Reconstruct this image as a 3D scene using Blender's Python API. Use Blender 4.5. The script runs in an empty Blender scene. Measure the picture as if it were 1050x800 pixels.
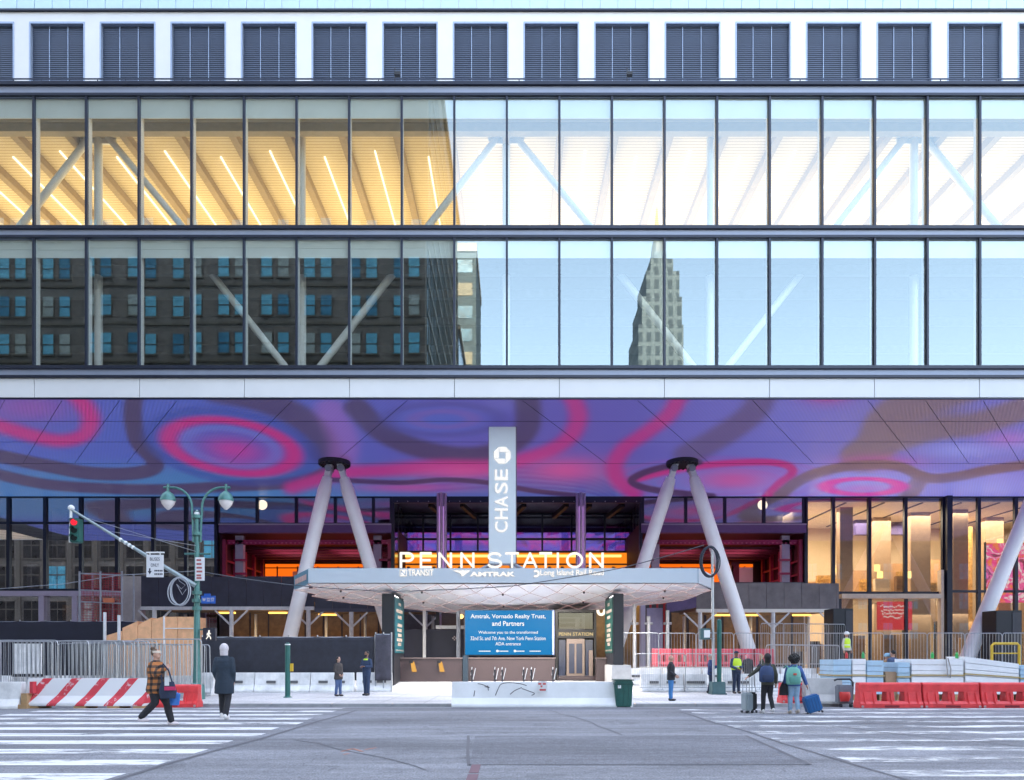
import bpy, bmesh, math, random
import numpy as np
from mathutils import Vector, Matrix
R = math.radians
random.seed(7)
C = bpy.context.scene.collection
SC = bpy.context.scene

# ---------------------------------------------------------------- camera, sky, sun, exposure
CAM_Z, FOC, PX0, HY = 1.5, 700.0, 527.0, 675.0
cam = bpy.data.cameras.new('camera'); camo = bpy.data.objects.new('camera', cam); C.objects.link(camo)
camo.location = (0, 0, CAM_Z); camo.rotation_euler = (R(90), 0, 0)
cam.sensor_width = 36; cam.sensor_fit = 'HORIZONTAL'; cam.lens = 24.0
cam.shift_x = -2.0/1050; cam.shift_y = 275.0/1050
cam.clip_start = 0.1; cam.clip_end = 3000
SC.camera = camo

EXPO = 3.12
world = bpy.data.worlds.new("World"); SC.world = world; world.use_nodes = True
wn = world.node_tree; wn.nodes.clear()
sky = wn.nodes.new('ShaderNodeTexSky'); sky.sky_type = 'NISHITA'; sky.sun_disc = False
SUN_EL, SUN_ROT = 42, 0
sky.sun_elevation = R(SUN_EL); sky.sun_rotation = R(SUN_ROT)
sky.air_density = 1.0; sky.dust_density = 2.5; sky.ozone_density = 0.6
bgn = wn.nodes.new('ShaderNodeBackground'); bgn.inputs['Strength'].default_value = 0.15
wo = wn.nodes.new('ShaderNodeOutputWorld')
tnt = wn.nodes.new('ShaderNodeMix'); tnt.data_type = 'RGBA'; tnt.blend_type = 'MULTIPLY'; tnt.inputs['Factor'].default_value = 1
tnt.inputs['B'].default_value = (1.44, 1.20, .98, 1)          # white balance tint: warms and brightens the sky light
wn.links.new(sky.outputs[0], tnt.inputs['A']); wn.links.new(tnt.outputs['Result'], bgn.inputs['Color']); wn.links.new(bgn.outputs[0], wo.inputs['Surface'])
sl = bpy.data.lights.new('sun', 'SUN'); sl.energy = 3.0; sl.angle = R(0.5); sl.color = (1, .93, .82)
so = bpy.data.objects.new('sun', sl); C.objects.link(so)
so.rotation_euler = Vector((0, -math.cos(R(SUN_EL)), -math.sin(R(SUN_EL)))).to_track_quat('-Z', 'Y').to_euler()
vs = SC.view_settings
vs.view_transform = 'Standard'; vs.look = 'None'; vs.gamma = 1.0; vs.exposure = EXPO; vs.use_curve_mapping = False
SC.render.engine = 'CYCLES'
cy = SC.cycles
cy.use_denoising = True
cy.max_bounces = 7; cy.diffuse_bounces = 3; cy.glossy_bounces = 4; cy.transmission_bounces = 4; cy.transparent_max_bounces = 24
cy.sample_clamp_indirect = 4.0; cy.caustics_reflective = False; cy.caustics_refractive = False
EK = 1.0/2**EXPO                                   # emission strength that displays at its own colour

# ---------------------------------------------------------------- helpers
def X(px, Y): return (px-PX0)*Y/FOC
def Z(py, Y): return CAM_Z+(HY-py)*Y/FOC
def at(px, py, Y): return Vector((X(px, Y), Y, Z(py, Y)))
def gy(py): return CAM_Z*FOC/(py-HY)               # distance of a foot on the ground

def lin(c):
    return tuple(((v/255)/12.92 if v/255 <= .04045 else ((v/255+.055)/1.055)**2.4) for v in c)

MATS = {}
def mat(name, col, rough=.6, metal=0., var=.12, scale=3., bump=0., spec=.5, rgb=False, fine=0):
    if name in MATS: return MATS[name]
    if rgb: col = lin(col)
    m = bpy.data.materials.new(name); m.use_nodes = True; MATS[name] = m
    n = m.node_tree; b = n.nodes['Principled BSDF']
    b.inputs['Roughness'].default_value = rough; b.inputs['Metallic'].default_value = metal
    b.inputs['Specular IOR Level'].default_value = spec
    b.inputs['Base Color'].default_value = (*col, 1)
    if var:
        tc = n.nodes.new('ShaderNodeTexCoord'); nz = n.nodes.new('ShaderNodeTexNoise')
        nz.inputs['Scale'].default_value = scale; nz.inputs['Detail'].default_value = 6; nz.inputs['Roughness'].default_value = .65
        n.links.new(tc.outputs['Object'], nz.inputs['Vector'])
        rp = n.nodes.new('ShaderNodeValToRGB')
        rp.color_ramp.elements[0].position = .3; rp.color_ramp.elements[1].position = .7
        rp.color_ramp.elements[0].color = (*[max(0, v*(1-var)) for v in col], 1)
        rp.color_ramp.elements[1].color = (*[min(1, v*(1+var*.7)) for v in col], 1)
        n.links.new(nz.outputs['Fac'], rp.inputs['Fac']); n.links.new(rp.outputs['Color'], b.inputs['Base Color'])
        rr = n.nodes.new('ShaderNodeMapRange'); rr.inputs['To Min'].default_value = max(0.02, rough-.1); rr.inputs['To Max'].default_value = min(1, rough+.1)
        n.links.new(nz.outputs['Fac'], rr.inputs['Value']); n.links.new(rr.outputs[0], b.inputs['Roughness'])
        if bump:
            n2 = n.nodes.new('ShaderNodeTexNoise'); n2.inputs['Scale'].default_value = fine or scale*12; n2.inputs['Detail'].default_value = 4
            n.links.new(tc.outputs['Object'], n2.inputs['Vector'])
            bp = n.nodes.new('ShaderNodeBump'); bp.inputs['Strength'].default_value = bump; bp.inputs['Distance'].default_value = .02
            n.links.new(n2.outputs['Fac'], bp.inputs['Height']); n.links.new(bp.outputs[0], b.inputs['Normal'])
    return m

def emit(name, col, k=1.0, rgb=True):
    if name in MATS: return MATS[name]
    if rgb: col = lin(col)
    m = bpy.data.materials.new(name); m.use_nodes = True; MATS[name] = m
    b = m.node_tree.nodes['Principled BSDF']
    b.inputs['Base Color'].default_value = (*[v*.04 for v in col], 1); b.inputs['Roughness'].default_value = .5; b.inputs['Specular IOR Level'].default_value = .15
    b.inputs['Emission Color'].default_value = (*col, 1); b.inputs['Emission Strength'].default_value = k*EK
    return m

def glass(name, fac, tint=(1, 1, 1), gloss=(1, 1, 1), rough=0.0, fres=.15):
    if name in MATS: return MATS[name]
    m = bpy.data.materials.new(name); m.use_nodes = True; MATS[name] = m
    n = m.node_tree; n.nodes.clear()
    t = n.nodes.new('ShaderNodeBsdfTransparent'); t.inputs[0].default_value = (*tint, 1)
    g = n.nodes.new('ShaderNodeBsdfGlossy'); g.inputs['Color'].default_value = (*gloss, 1); g.inputs['Roughness'].default_value = rough
    lw = n.nodes.new('ShaderNodeLayerWeight'); lw.inputs['Blend'].default_value = .35
    ma = n.nodes.new('ShaderNodeMath'); ma.operation = 'MULTIPLY_ADD'; ma.inputs[1].default_value = fres; ma.inputs[2].default_value = fac
    n.links.new(lw.outputs['Fresnel'], ma.inputs[0])
    mx = n.nodes.new('ShaderNodeMixShader'); o = n.nodes.new('ShaderNodeOutputMaterial')
    n.links.new(ma.outputs[0], mx.inputs[0]); n.links.new(t.outputs[0], mx.inputs[1]); n.links.new(g.outputs[0], mx.inputs[2])
    n.links.new(mx.outputs[0], o.inputs['Surface'])
    return m

def origin(o):
    p = Vector((0, 0, 0))
    while o is not None:
        p += o.location; o = o.parent
    return p

class MB:
    def __init__(s): s.v = []; s.f = []; s.mi = []
    def face(s, pts, m=0):
        i = len(s.v); s.v += [Vector(p) for p in pts]; s.f.append(list(range(i, i+len(pts)))); s.mi.append(m); return s
    def hexa(s, p, m=0):            # 8 points: bottom loop ccw from above, then top loop
        i = len(s.v); s.v += [Vector(q) for q in p]
        for q in ((3, 2, 1, 0), (4, 5, 6, 7), (0, 1, 5, 4), (1, 2, 6, 5), (2, 3, 7, 6), (3, 0, 4, 7)):
            s.f.append([i+k for k in q]); s.mi.append(m)
        return s
    def box(s, x0, x1, y0, y1, z0, z1, m=0):
        if x0 > x1: x0, x1 = x1, x0
        if y0 > y1: y0, y1 = y1, y0
        if z0 > z1: z0, z1 = z1, z0
        return s.hexa([(x0, y0, z0), (x1, y0, z0), (x1, y1, z0), (x0, y1, z0), (x0, y0, z1), (x1, y0, z1), (x1, y1, z1), (x0, y1, z1)], m)
    def bar(s, p, q, w, h=None, up=(0, 0, 1), m=0):
        h = h or w; p = Vector(p); q = Vector(q); d = (q-p).normalized(); u = Vector(up)
        if abs(d.dot(u)) > .98: u = Vector((0, 1, 0))
        a = d.cross(u).normalized()*w/2; b = a.cross(d).normalized()*h/2
        return s.hexa([p-a-b, p+a-b, q+a-b, q-a-b, p-a+b, p+a+b, q+a+b, q-a+b], m)
    def tube(s, pts, r, n=8, m=0, cap=True, closed=False):
        pts = [Vector(p) for p in pts]; N = len(pts)
        rs = r if isinstance(r, (list, tuple)) else [r]*N
        i0 = len(s.v); a = None
        for k in range(N):
            if closed: d = pts[(k+1) % N]-pts[k-1]
            else: d = pts[min(k+1, N-1)]-pts[max(k-1, 0)]
            d = d.normalized() if d.length > 1e-9 else Vector((0, 0, 1))
            if a is None:
                u = Vector((0, 0, 1)) if abs(d.z) < .9 else Vector((0, 1, 0))
                a = d.cross(u).normalized()
            else:
                a = (a-d*a.dot(d)); a = a.normalized() if a.length > 1e-6 else d.orthogonal().normalized()
            b = d.cross(a)
            for j in range(n):
                t = 2*math.pi*j/n; s.v.append(pts[k]+(a*math.cos(t)+b*math.sin(t))*rs[k])
        for k in range(N if closed else N-1):
            k2 = (k+1) % N
            for j in range(n):
                j2 = (j+1) % n
                s.f.append([i0+k*n+j, i0+k*n+j2, i0+k2*n+j2, i0+k2*n+j]); s.mi.append(m)
        if cap and not closed:
            s.f.append([i0+j for j in range(n)][::-1]); s.mi.append(m)
            s.f.append([i0+(N-1)*n+j for j in range(n)]); s.mi.append(m)
        return s
    def loft(s, rings, n=16, m=0):   # rings of (centre, rx, ry) horizontal ellipses
        i0 = len(s.v)
        for c, rx, ry in rings:
            for j in range(n):
                t = 2*math.pi*j/n; s.v.append(Vector((c[0]+rx*math.cos(t), c[1]+ry*math.sin(t), c[2])))
        for k in range(len(rings)-1):
            for j in range(n):
                j2 = (j+1) % n
                s.f.append([i0+k*n+j, i0+k*n+j2, i0+(k+1)*n+j2, i0+(k+1)*n+j]); s.mi.append(m)
        s.f.append([i0+j for j in range(n)][::-1]); s.mi.append(m)
        s.f.append([i0+(len(rings)-1)*n+j for j in range(n)]); s.mi.append(m)
        return s
    def ball(s, c, rx, ry=None, rz=None, n=12, m=0):
        ry = ry or rx; rz = rz or rx; K = max(6, n//2+2)
        return s.loft([((c[0], c[1], c[2]-rz*math.cos(math.pi*(k+.25)/(K+.5))), rx*math.sin(math.pi*(k+.25)/(K+.5)), ry*math.sin(math.pi*(k+.25)/(K+.5))) for k in range(K+1)], n, m)
    def prism(s, prof, x0, x1, axis='x', m=0):   # closed (y,z) profile run along x  (or (x,z) along y, (x,y) along z)
        f = {'x': lambda a, b, t: (t, a, b), 'y': lambda a, b, t: (a, t, b), 'z': lambda a, b, t: (a, b, t)}[axis]
        i = len(s.v); n = len(prof)
        s.v += [Vector(f(a, b, x0)) for a, b in prof]+[Vector(f(a, b, x1)) for a, b in prof]
        for k in range(n):
            k2 = (k+1) % n; s.f.append([i+k, i+k2, i+n+k2, i+n+k]); s.mi.append(m)
        s.f.append([i+k for k in range(n)][::-1]); s.mi.append(m)
        s.f.append([i+n+k for k in range(n)]); s.mi.append(m)
        return s
    def build(s, name, mats, parent=None, bevel=0, smooth=False, loc=None, weld=False):
        me = bpy.data.meshes.new(name)
        off = origin(parent) if parent is not None else Vector(loc or (0, 0, 0))
        me.from_pydata([tuple(v-off) for v in s.v], [], s.f)
        if not isinstance(mats, (list, tuple)): mats = [mats]
        for m in mats: me.materials.append(m)
        if len(mats) > 1: me.polygons.foreach_set('material_index', s.mi)
        bm = bmesh.new(); bm.from_mesh(me); bmesh.ops.recalc_face_normals(bm, faces=bm.faces)
        if weld: bmesh.ops.remove_doubles(bm, verts=bm.verts, dist=1e-4); bmesh.ops.recalc_face_normals(bm, faces=bm.faces)
        if bevel: 
            bmesh.ops.remove_doubles(bm, verts=bm.verts, dist=1e-5)
            es = [e for e in bm.edges if len(e.link_faces) == 2 and e.calc_face_angle(0) > .5]
            bmesh.ops.bevel(bm, geom=es, offset=bevel, segments=2, affect='EDGES', clamp_overlap=True)
        bm.to_mesh(me); bm.free()
        if smooth:
            me.polygons.foreach_set('use_smooth', [True]*len(me.polygons))
            if hasattr(me, 'set_sharp_from_angle'): me.set_sharp_from_angle(angle=R(40))
        o = bpy.data.objects.new(name, me); C.objects.link(o)
        if parent is not None: o.parent = parent
        elif loc: o.location = loc
        return o

def tag(o, label=None, cat=None, group=None, kind=None):
    if label: o['label'] = label
    if cat: o['category'] = cat
    if group: o['group'] = group
    if kind: o['kind'] = kind
    return o
def thing(name, label, cat, loc=(0, 0, 0), group=None):
    o = bpy.data.objects.new(name, None); C.objects.link(o); o.location = loc; o.empty_display_size = .2
    return tag(o, label, cat, group)
def kids(o): return [c for c in C.objects if c.parent is o]
def dup(o, loc=None, rz=None, label=None, group=None, parent=None):
    r = o.copy(); C.objects.link(r); r.parent = parent
    for ch in kids(o): dup(ch, parent=r)
    if loc is not None: r.location = loc
    if rz is not None: r.rotation_euler = (0, 0, rz)
    if label: r['label'] = label
    if group: r['group'] = group
    return r

def text(name, body, centre, w, h, m, parent=None, xd=(1, 0, 0), up=(0, 0, 1), depth=.02, spacing=1.0, bold=0., align='C'):
    cu = bpy.data.curves.new(name, 'FONT'); cu.body = body; cu.size = 1; cu.space_character = spacing; cu.offset = bold
    cu.resolution_u = 4
    o = bpy.data.objects.new(name, cu); C.objects.link(o)
    dg = bpy.context.evaluated_depsgraph_get()
    me = bpy.data.meshes.new_from_object(o.evaluated_get(dg)); bpy.data.objects.remove(o)
    n = len(me.vertices); co = np.zeros(n*3); me.vertices.foreach_get('co', co); co = co.reshape(-1, 3)
    lo, hi = co.min(0), co.max(0)
    if w is None: w = (hi[0]-lo[0])*h/(hi[1]-lo[1])
    u = (co[:, 0]-lo[0])/(hi[0]-lo[0])*w; v = ((co[:, 1]-lo[1])/(hi[1]-lo[1])-.5)*h
    u -= {'C': w/2, 'L': 0, 'R': w}[align]
    xd = np.array(xd, float); up = np.array(up, float); nrm = np.cross(xd, up)
    off = np.array(origin(parent)) if parent is not None else np.zeros(3)
    P = np.array(centre, float)-off+u[:, None]*xd+v[:, None]*up
    bm = bmesh.new(); bm.from_mesh(me)
    for vv, p in zip(bm.verts, P): vv.co = p
    fs = bm.faces[:]
    ex = bmesh.ops.extrude_face_region(bm, geom=fs)
    for g in ex['geom']:
        if isinstance(g, bmesh.types.BMVert): g.co += Vector(nrm*depth)
    bmesh.ops.recalc_face_normals(bm, faces=bm.faces)
    me2 = bpy.data.meshes.new(name); bm.to_mesh(me2); bm.free(); bpy.data.meshes.remove(me)
    me2.materials.append(m)
    o = bpy.data.objects.new(name, me2); C.objects.link(o); o.parent = parent
    return o

# ---------------------------------------------------------------- materials
white_panel = mat('white_panel', (.70, .70, .71), .45, var=.04, scale=.6)
navy_metal = mat('navy_metal', (.045, .055, .085), .35, .5, var=.1, scale=1)
band_metal = mat('band_metal', (.30, .34, .45), .4, .1, var=.06, scale=1)
dark_mull = mat('dark_mullion', (.02, .025, .045), .4, .3)
pale_steel = mat('pale_steel', (.80, .80, .79), .4, var=.05)
cream_steel = mat('cream_steel', (.72, .68, .62), .45, var=.06)
black_m = mat('black_paint', (.018, .019, .025), .5)
concrete = mat('concrete', (.50, .49, .48), .85, var=.16, scale=2.2, bump=.3)
white_conc = mat('white_painted_concrete', (.76, .75, .74), .75, var=.24, scale=2.1, bump=.3)
galv = mat('galvanised_steel', (.48, .50, .53), .38, .75, var=.15, scale=8)
green_paint = mat('green_paint', (.015, .11, .095), .4, var=.15, scale=5)
teal_metal = mat('teal_metal', (.075, .20, .185), .42, .2, var=.2, scale=6)
steel_grey = mat('grey_paint', (.33, .35, .40), .45)
glass_up = glass('coated_glass', .215, (.84, .87, .84), (.86, 1, 1))
glass_store = glass('store_glass', .12, (.9, .9, .88), fres=.3)
frosted = mat('frosted_glass_strip', (.78, .84, .83), .25, var=.04, scale=.8)
warm_lamp = emit('warm_lamp', (255, 205, 120), 3.0)
# ================================================================ GROUND
def ground_mat(name, base, kind):
    m = bpy.data.materials.new(name); m.use_nodes = True; n = m.node_tree; b = n.nodes['Principled BSDF']
    L = n.links.new
    tc = n.nodes.new('ShaderNodeTexCoord')
    def noise(sc, det=6, vec=None, stretch=None):
        z = n.nodes.new('ShaderNodeTexNoise'); z.inputs['Scale'].default_value = sc; z.inputs['Detail'].default_value = det
        src = tc.outputs['Object']
        if stretch:
            mp = n.nodes.new('ShaderNodeMapping'); mp.inputs['Scale'].default_value = stretch; L(src, mp.inputs['Vector']); src = mp.outputs[0]
        L(src, z.inputs['Vector']); return z.outputs['Fac']
    def ramp(f, p0, c0, p1, c1):
        r = n.nodes.new('ShaderNodeValToRGB'); r.color_ramp.elements[0].position = p0; r.color_ramp.elements[1].position = p1
        r.color_ramp.elements[0].color = (*c0, 1); r.color_ramp.elements[1].color = (*c1, 1); L(f, r.inputs['Fac']); return r.outputs['Color']
    def mul(a, b2, fac=1.0, mode='MULTIPLY'):
        x = n.nodes.new('ShaderNodeMix'); x.data_type = 'RGBA'; x.blend_type = mode; x.inputs['Factor'].default_value = fac
        L(a, x.inputs['A']); L(b2, x.inputs['B']); return x.outputs['Result']
    g = lambda v: (v, v, v)
    c = ramp(noise(.35, 4, stretch=(.5, 1.4, 1)), .35, tuple(v*.82 for v in base), .68, tuple(v*1.16 for v in base))
    c = mul(c, ramp(noise(38, 4), .32, g(.58), .68, g(1.38)))
    c = mul(c, ramp(noise(9, 6), .35, g(.86), .65, g(1.12)))
    c = mul(c, ramp(noise(2.2, 8, stretch=(.25, 1.5, 1)), .42, g(.86), .6, g(1.05)))
    if kind == 'asphalt':
        vo = n.nodes.new('ShaderNodeTexVoronoi'); vo.feature = 'DISTANCE_TO_EDGE'; vo.inputs['Scale'].default_value = .23
        wob = n.nodes.new('ShaderNodeTexNoise'); wob.inputs['Scale'].default_value = .9; wob.inputs['Detail'].default_value = 5
        L(tc.outputs['Object'], wob.inputs['Vector'])
        ad = n.nodes.new('ShaderNodeMix'); ad.data_type = 'RGBA'; ad.blend_type = 'LINEAR_LIGHT'; ad.inputs['Factor'].default_value = .8
        L(tc.outputs['Object'], ad.inputs['A']); L(wob.outputs['Color'], ad.inputs['B']); L(ad.outputs['Result'], vo.inputs['Vector'])
        c = mul(c, ramp(vo.outputs['Distance'], .0005, g(.62), .004, g(1)))
        c = mul(c, ramp(noise(.9, 5), .60, g(1), .74, g(.68)))
        c = mul(c, ramp(noise(.55, 3, stretch=(.06, 1.3, 1)), .40, g(.80), .58, g(1.10)))
    if kind == 'slab':
        br = n.nodes.new('ShaderNodeTexBrick'); br.offset = 0; br.inputs['Scale'].default_value = 1
        br.inputs['Brick Width'].default_value = 1.5; br.inputs['Row Height'].default_value = 1.5; br.inputs['Mortar Size'].default_value = .012
        br.inputs['Color1'].default_value = (1, 1, 1, 1); br.inputs['Color2'].default_value = (.9, .9, .9, 1); br.inputs['Mortar'].default_value = (.45, .45, .45, 1)
        L(tc.outputs['Object'], br.inputs['Vector']); c = mul(c, br.outputs['Color'])
        c = mul(c, ramp(noise(.8, 8), .6, g(1), .75, g(.78)))
    L(c, b.inputs['Base Color']); b.inputs['Roughness'].default_value = .8
    bp = n.nodes.new('ShaderNodeBump'); bp.inputs['Strength'].default_value = .35; bp.inputs['Distance'].default_value = .01
    L(noise(90, 2), bp.inputs['Height']); L(bp.outputs[0], b.inputs['Normal'])
    return m
asphalt = ground_mat('asphalt', (.235, .243, .268), 'asphalt')
asphalt_patch = ground_mat('asphalt_patch', (.18, .187, .21), 'plain')
slab = ground_mat('pavement_slabs', (.68, .66, .65), 'slab')
KY = 22.4
def gz(y):
    if y < 20.5: return 0.0
    if y < KY: return -.1*(y-20.5)/(KY-20.5)
    if y < 31: return 0.0
    if y < 34.5: return .3*(y-31)/3.5
    return .3
b = MB()
for y0, y1 in ((-400, -9), (-9, 20.5), (20.5, KY+.06)): b.face([(-400, y0, gz(y0)), (400, y0, gz(y0)), (400, y1, gz(y1) if y1 < KY else -.1), (-400, y1, gz(y1) if y1 < KY else -.1)])
tag(b.build('road', asphalt), kind='structure')
b = MB(); ys = (KY+.2, 31, 34.5, 62)
for y0, y1 in zip(ys, ys[1:]): b.face([(-400, y0, gz(y0)), (400, y0, gz(y0)), (400, y1, gz(y1)), (-400, y1, gz(y1))])
tag(b.build('pavement', slab), kind='structure')
b = MB(); x = -60
while x < 60: b.box(x, x+1.99, KY, KY+.2, -.16, .003); x += 2
tag(b.build('kerb', mat('kerb_stone', (.34, .34, .35), .8, var=.2, bump=.3), bevel=.015), kind='structure')
b = MB(); b.face([(-400, 62, .3), (400, 62, .3), (400, 400, .3), (-400, 400, .3)]); tag(b.build('ground', concrete), kind='structure')

# painted bars, worn: a procedural alpha lets the asphalt through
def paint_mat():
    m = bpy.data.materials.new('road_paint'); m.use_nodes = True; n = m.node_tree; L = n.links.new; b = n.nodes['Principled BSDF']
    b.inputs['Base Color'].default_value = (.74, .75, .76, 1); b.inputs['Roughness'].default_value = .7
    tc = n.nodes.new('ShaderNodeTexCoord'); nz = n.nodes.new('ShaderNodeTexNoise'); nz.inputs['Scale'].default_value = 1.1; nz.inputs['Detail'].default_value = 10; nz.inputs['Roughness'].default_value = .75
    mp = n.nodes.new('ShaderNodeMapping'); mp.inputs['Scale'].default_value = (.5, 1.6, 1); L(tc.outputs['Object'], mp.inputs['Vector']); L(mp.outputs[0], nz.inputs['Vector'])
    at_ = n.nodes.new('ShaderNodeAttribute'); at_.attribute_name = 'wear'
    ad = n.nodes.new('ShaderNodeMath'); ad.operation = 'ADD'; L(nz.outputs['Fac'], ad.inputs[0]); L(at_.outputs['Fac'], ad.inputs[1])
    rp = n.nodes.new('ShaderNodeValToRGB'); rp.color_ramp.elements[0].position = .55; rp.color_ramp.elements[1].position = .66
    rp.color_ramp.elements[0].color = (1, 1, 1, 1); rp.color_ramp.elements[1].color = (.08, .08, .08, 1); L(ad.outputs[0], rp.inputs['Fac'])
    L(rp.outputs['Color'], b.inputs['Alpha']); return m
PAINT = paint_mat()
def bars(name, rows, wear):
    b = MB()
    for x0, x1, y0, y1, *sk in rows:
        N = 10
        for i in range(N):
            xa, xb = x0+(x1-x0)*i/N, x0+(x1-x0)*(i+1)/N
            b.face([(xa, y0, gz(y0)+.004), (xb, y0, gz(y0)+.004), (xb, y1, gz(y1)+.004), (xa, y1, gz(y1)+.004)])
    o = b.build(name, PAINT); a = o.data.attributes.new('wear', 'FLOAT', 'FACE')
    a.data.foreach_set('value', [wear]*len(o.data.polygons)); return tag(o, kind='structure')
rows = []
y = 6.0
while y < 20.4: rows.append((-13.6+random.uniform(-.1, .1), -5.0+random.uniform(-.12, .1), y, y+.52)); y += 1.18
bars('crosswalk_marking', rows, .05)
rows = []
y = 6.2
while y < 20.4: rows.append((4.8+random.uniform(-.1, .2), 13.2, y, y+.5)); y += 1.22
bars('crosswalk_marking', rows, .12)
bars('stop_line', [(13.4, 24, 20.0, 20.25)], .0)
b = MB(); b.face([(X(482, 9.6), 9.6, .003), (X(830, 9.6), 9.6, .003), (X(765, 13.2), 13.2, .003), (X(487, 13.2), 13.2, .003)])
tag(b.build('road_patch', asphalt_patch), kind='structure')
b = MB()                                              # tar sealed joints
def seam(pts, w):
    for p, q in zip(pts, pts[1:]):
        p = Vector((p[0], p[1], 0)); q = Vector((q[0], q[1], 0)); d = (q-p).normalized(); s = Vector((-d.y, d.x, 0))*w/2
        b.face([p-s+Vector((0, 0, .0055)), q-s+Vector((0, 0, .0055)), q+s+Vector((0, 0, .0055)), p+s+Vector((0, 0, .0055))])
def wig(x0, y0, x1, y1, n=9, a=.07): return [(x0+(x1-x0)*i/n+random.uniform(-a, a), y0+(y1-y0)*i/n+random.uniform(-a, a)) for i in range(n+1)]
seam(wig(-4.5, 19.6, -5.0, 6, 12, .05), .09); seam(wig(4.6, 19, 4.9, 7, 12, .06), .06)
seam(wig(X(480, 13.2), 13.2, X(480, 9.5), 9.5, 4, .01), .05); seam(wig(X(482, 9.6), 9.6, X(830, 9.6), 9.6, 6, .02), .06); seam(wig(X(830, 9.6), 9.6, X(765, 13.2), 13.2, 4, .01), .07)
seam(wig(-14, 13.6, -5.5, 13.2), .04); seam(wig(-3.4, 17, 1.2, 16.2), .03); seam(wig(1.0, 19.8, 2.2, 13.4, 8, .1), .03); seam(wig(6, 17.2, 9, 10.6, 8, .1), .035); seam(wig(-3.9, 12.4, -1.1, 9.2, 8, .1), .03)
seam(wig(-20, 20.6, 22, 20.5, 30, .04), .05)
tag(b.build('tar_seam', mat('tar', (.12, .124, .14), .7)), kind='structure')
b = MB()
for p in ((350, 771, 362, 768), (362, 768, 372, 771), (374, 769, 386, 767), (352, 774, 358, 773)):
    q0, q1 = (X(p[0], gy(p[1])), gy(p[1])), (X(p[2], gy(p[3])), gy(p[3])); seam([q0, q1], .05)
o = b.build('utility_mark', mat('mark_orange', (.42, .20, .15), .8)); tag(o, kind='structure')
b = MB(); b.box(X(479, 8.6), X(490, 8.6), 8.3, 8.8, .004, .006); b.box(X(481, 9), X(491, 9), 8.9, 9.6, .0043, .0063); o = b.build('utility_mark', mat('mark_maroon', (.19, .12, .14), .85)); tag(o, kind='structure')

# ================================================================ OFFICE BUILDING with the glass storeys over the street
F = 31.8                                             # facade plane
def Zf(p): return Z(p, F)
BW = 48.0
building = thing('office_building', 'office tower with two glazed storeys cantilevered over the street', 'building', (0, F, 0))
def P(b, name, m, parent=None, **k): return b.build(name, m, parent or building, **k)
# bands of the facade
for p0, p1, m in ((86, 100.5, band_metal), (233, 245.5, band_metal), (376, 388.5, band_metal)):
    b = MB(); b.box(-BW, BW, F-.04, F+.5, Zf(p1), Zf(p0))
    o = P(b, 'spandrel_band', m)
    b = MB()
    b.box(-BW, BW, F-.16, F-.043, Zf(p0+3.2), Zf(p0)); b.box(-BW, BW, F-.16, F-.043, Zf(p1), Zf(p1-2.6))
    b.build('edge_trim', dark_mull, o)
b = MB(); k = 0
for k in range(-20, 21):
    x = X(36+53.75*2*k, F); b.box(x+.012, x+53.75*2*F/FOC-.012, F-.06, F+.6, Zf(408), Zf(388.6))
P(b, 'fascia', white_panel, bevel=.01)
b = MB(); b.box(-BW, BW, F-.03, F+.5, Zf(408)-.06, Zf(408)-.004); P(b, 'fascia_trim', dark_mull)
# glass and mullions
xs = [X(36+53.75*k, F) for k in range(-18, 38)]
wpan = xs[1]-xs[0]
for z0, z1, top in ((Zf(233), Zf(100.5), Zf(120.5)), (Zf(376), Zf(245.5), Zf(264))):
    b = MB(); b.box(-wpan/2+.03, wpan/2-.03, -.012, .012, z0-z0+.01, z1-z0-.01)
    for i, f in enumerate(b.f): b.mi[i] = 0 if i == 2 else 1
    g0 = b.build('glass_panel', [glass_up, glass('clear_glass', .02, fres=0)], building)
    b = MB(); b.box(-.05, .05, -.13, .0, 0, z1-z0); b.box(-.035, .035, .002, .30, 0, z1-z0, 1)
    m0 = b.build('mullion', [dark_mull, pale_steel], building)
    b = MB(); b.box(-wpan/2+.045, wpan/2-.045, .05, .07, top-z0, z1-z0-.01)
    f0 = b.build('frosted_strip', frosted, building)
    # protos made at world coordinates relative to building: shift
    for o in (g0, m0, f0):
        for v in o.data.vertices: v.co += Vector((0, F, 0))
    first = True
    for x in xs:
        if abs(x+wpan/2) < BW-1:
            for o, xx in ((g0, x+wpan/2), (m0, x), (f0, x+wpan/2)):
                c = o if first else dup(o, parent=building)
                c.location = (xx, 0, z0)
                if o is g0: c.rotation_euler = (random.uniform(-.0012, .0012), 0, random.uniform(-.0022, .0022))
            first = False
# interior of the glazed storeys
deck = bpy.data.materials.new('warm_deck_ceiling'); deck.use_nodes = True
n = deck.node_tree; bb = n.nodes['Principled BSDF']; tc = n.nodes.new('ShaderNodeTexCoord'); wv = n.nodes.new('ShaderNodeTexWave'); wv.bands_direction = 'Y'
wv.inputs['Scale'].default_value = 1.6; wv.inputs['Distortion'].default_value = .0
rp = n.nodes.new('ShaderNodeValToRGB'); rp.color_ramp.elements[0].color = (.50, .40, .24, 1); rp.color_ramp.elements[1].color = (.72, .60, .38, 1); rp.color_ramp.elements[0].position = .15; rp.color_ramp.elements[1].position = .45
n.links.new(tc.outputs['Object'], wv.inputs['Vector']); n.links.new(wv.outputs['Fac'], rp.inputs['Fac']); n.links.new(rp.outputs['Color'], bb.inputs['Base Color']); bb.inputs['Roughness'].default_value = .6
ZC = 27.05
b = MB(); b.box(-BW, BW, F+.55, 46.5, ZC, ZC+.2); ceil = P(b, 'ceiling', deck)
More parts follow.
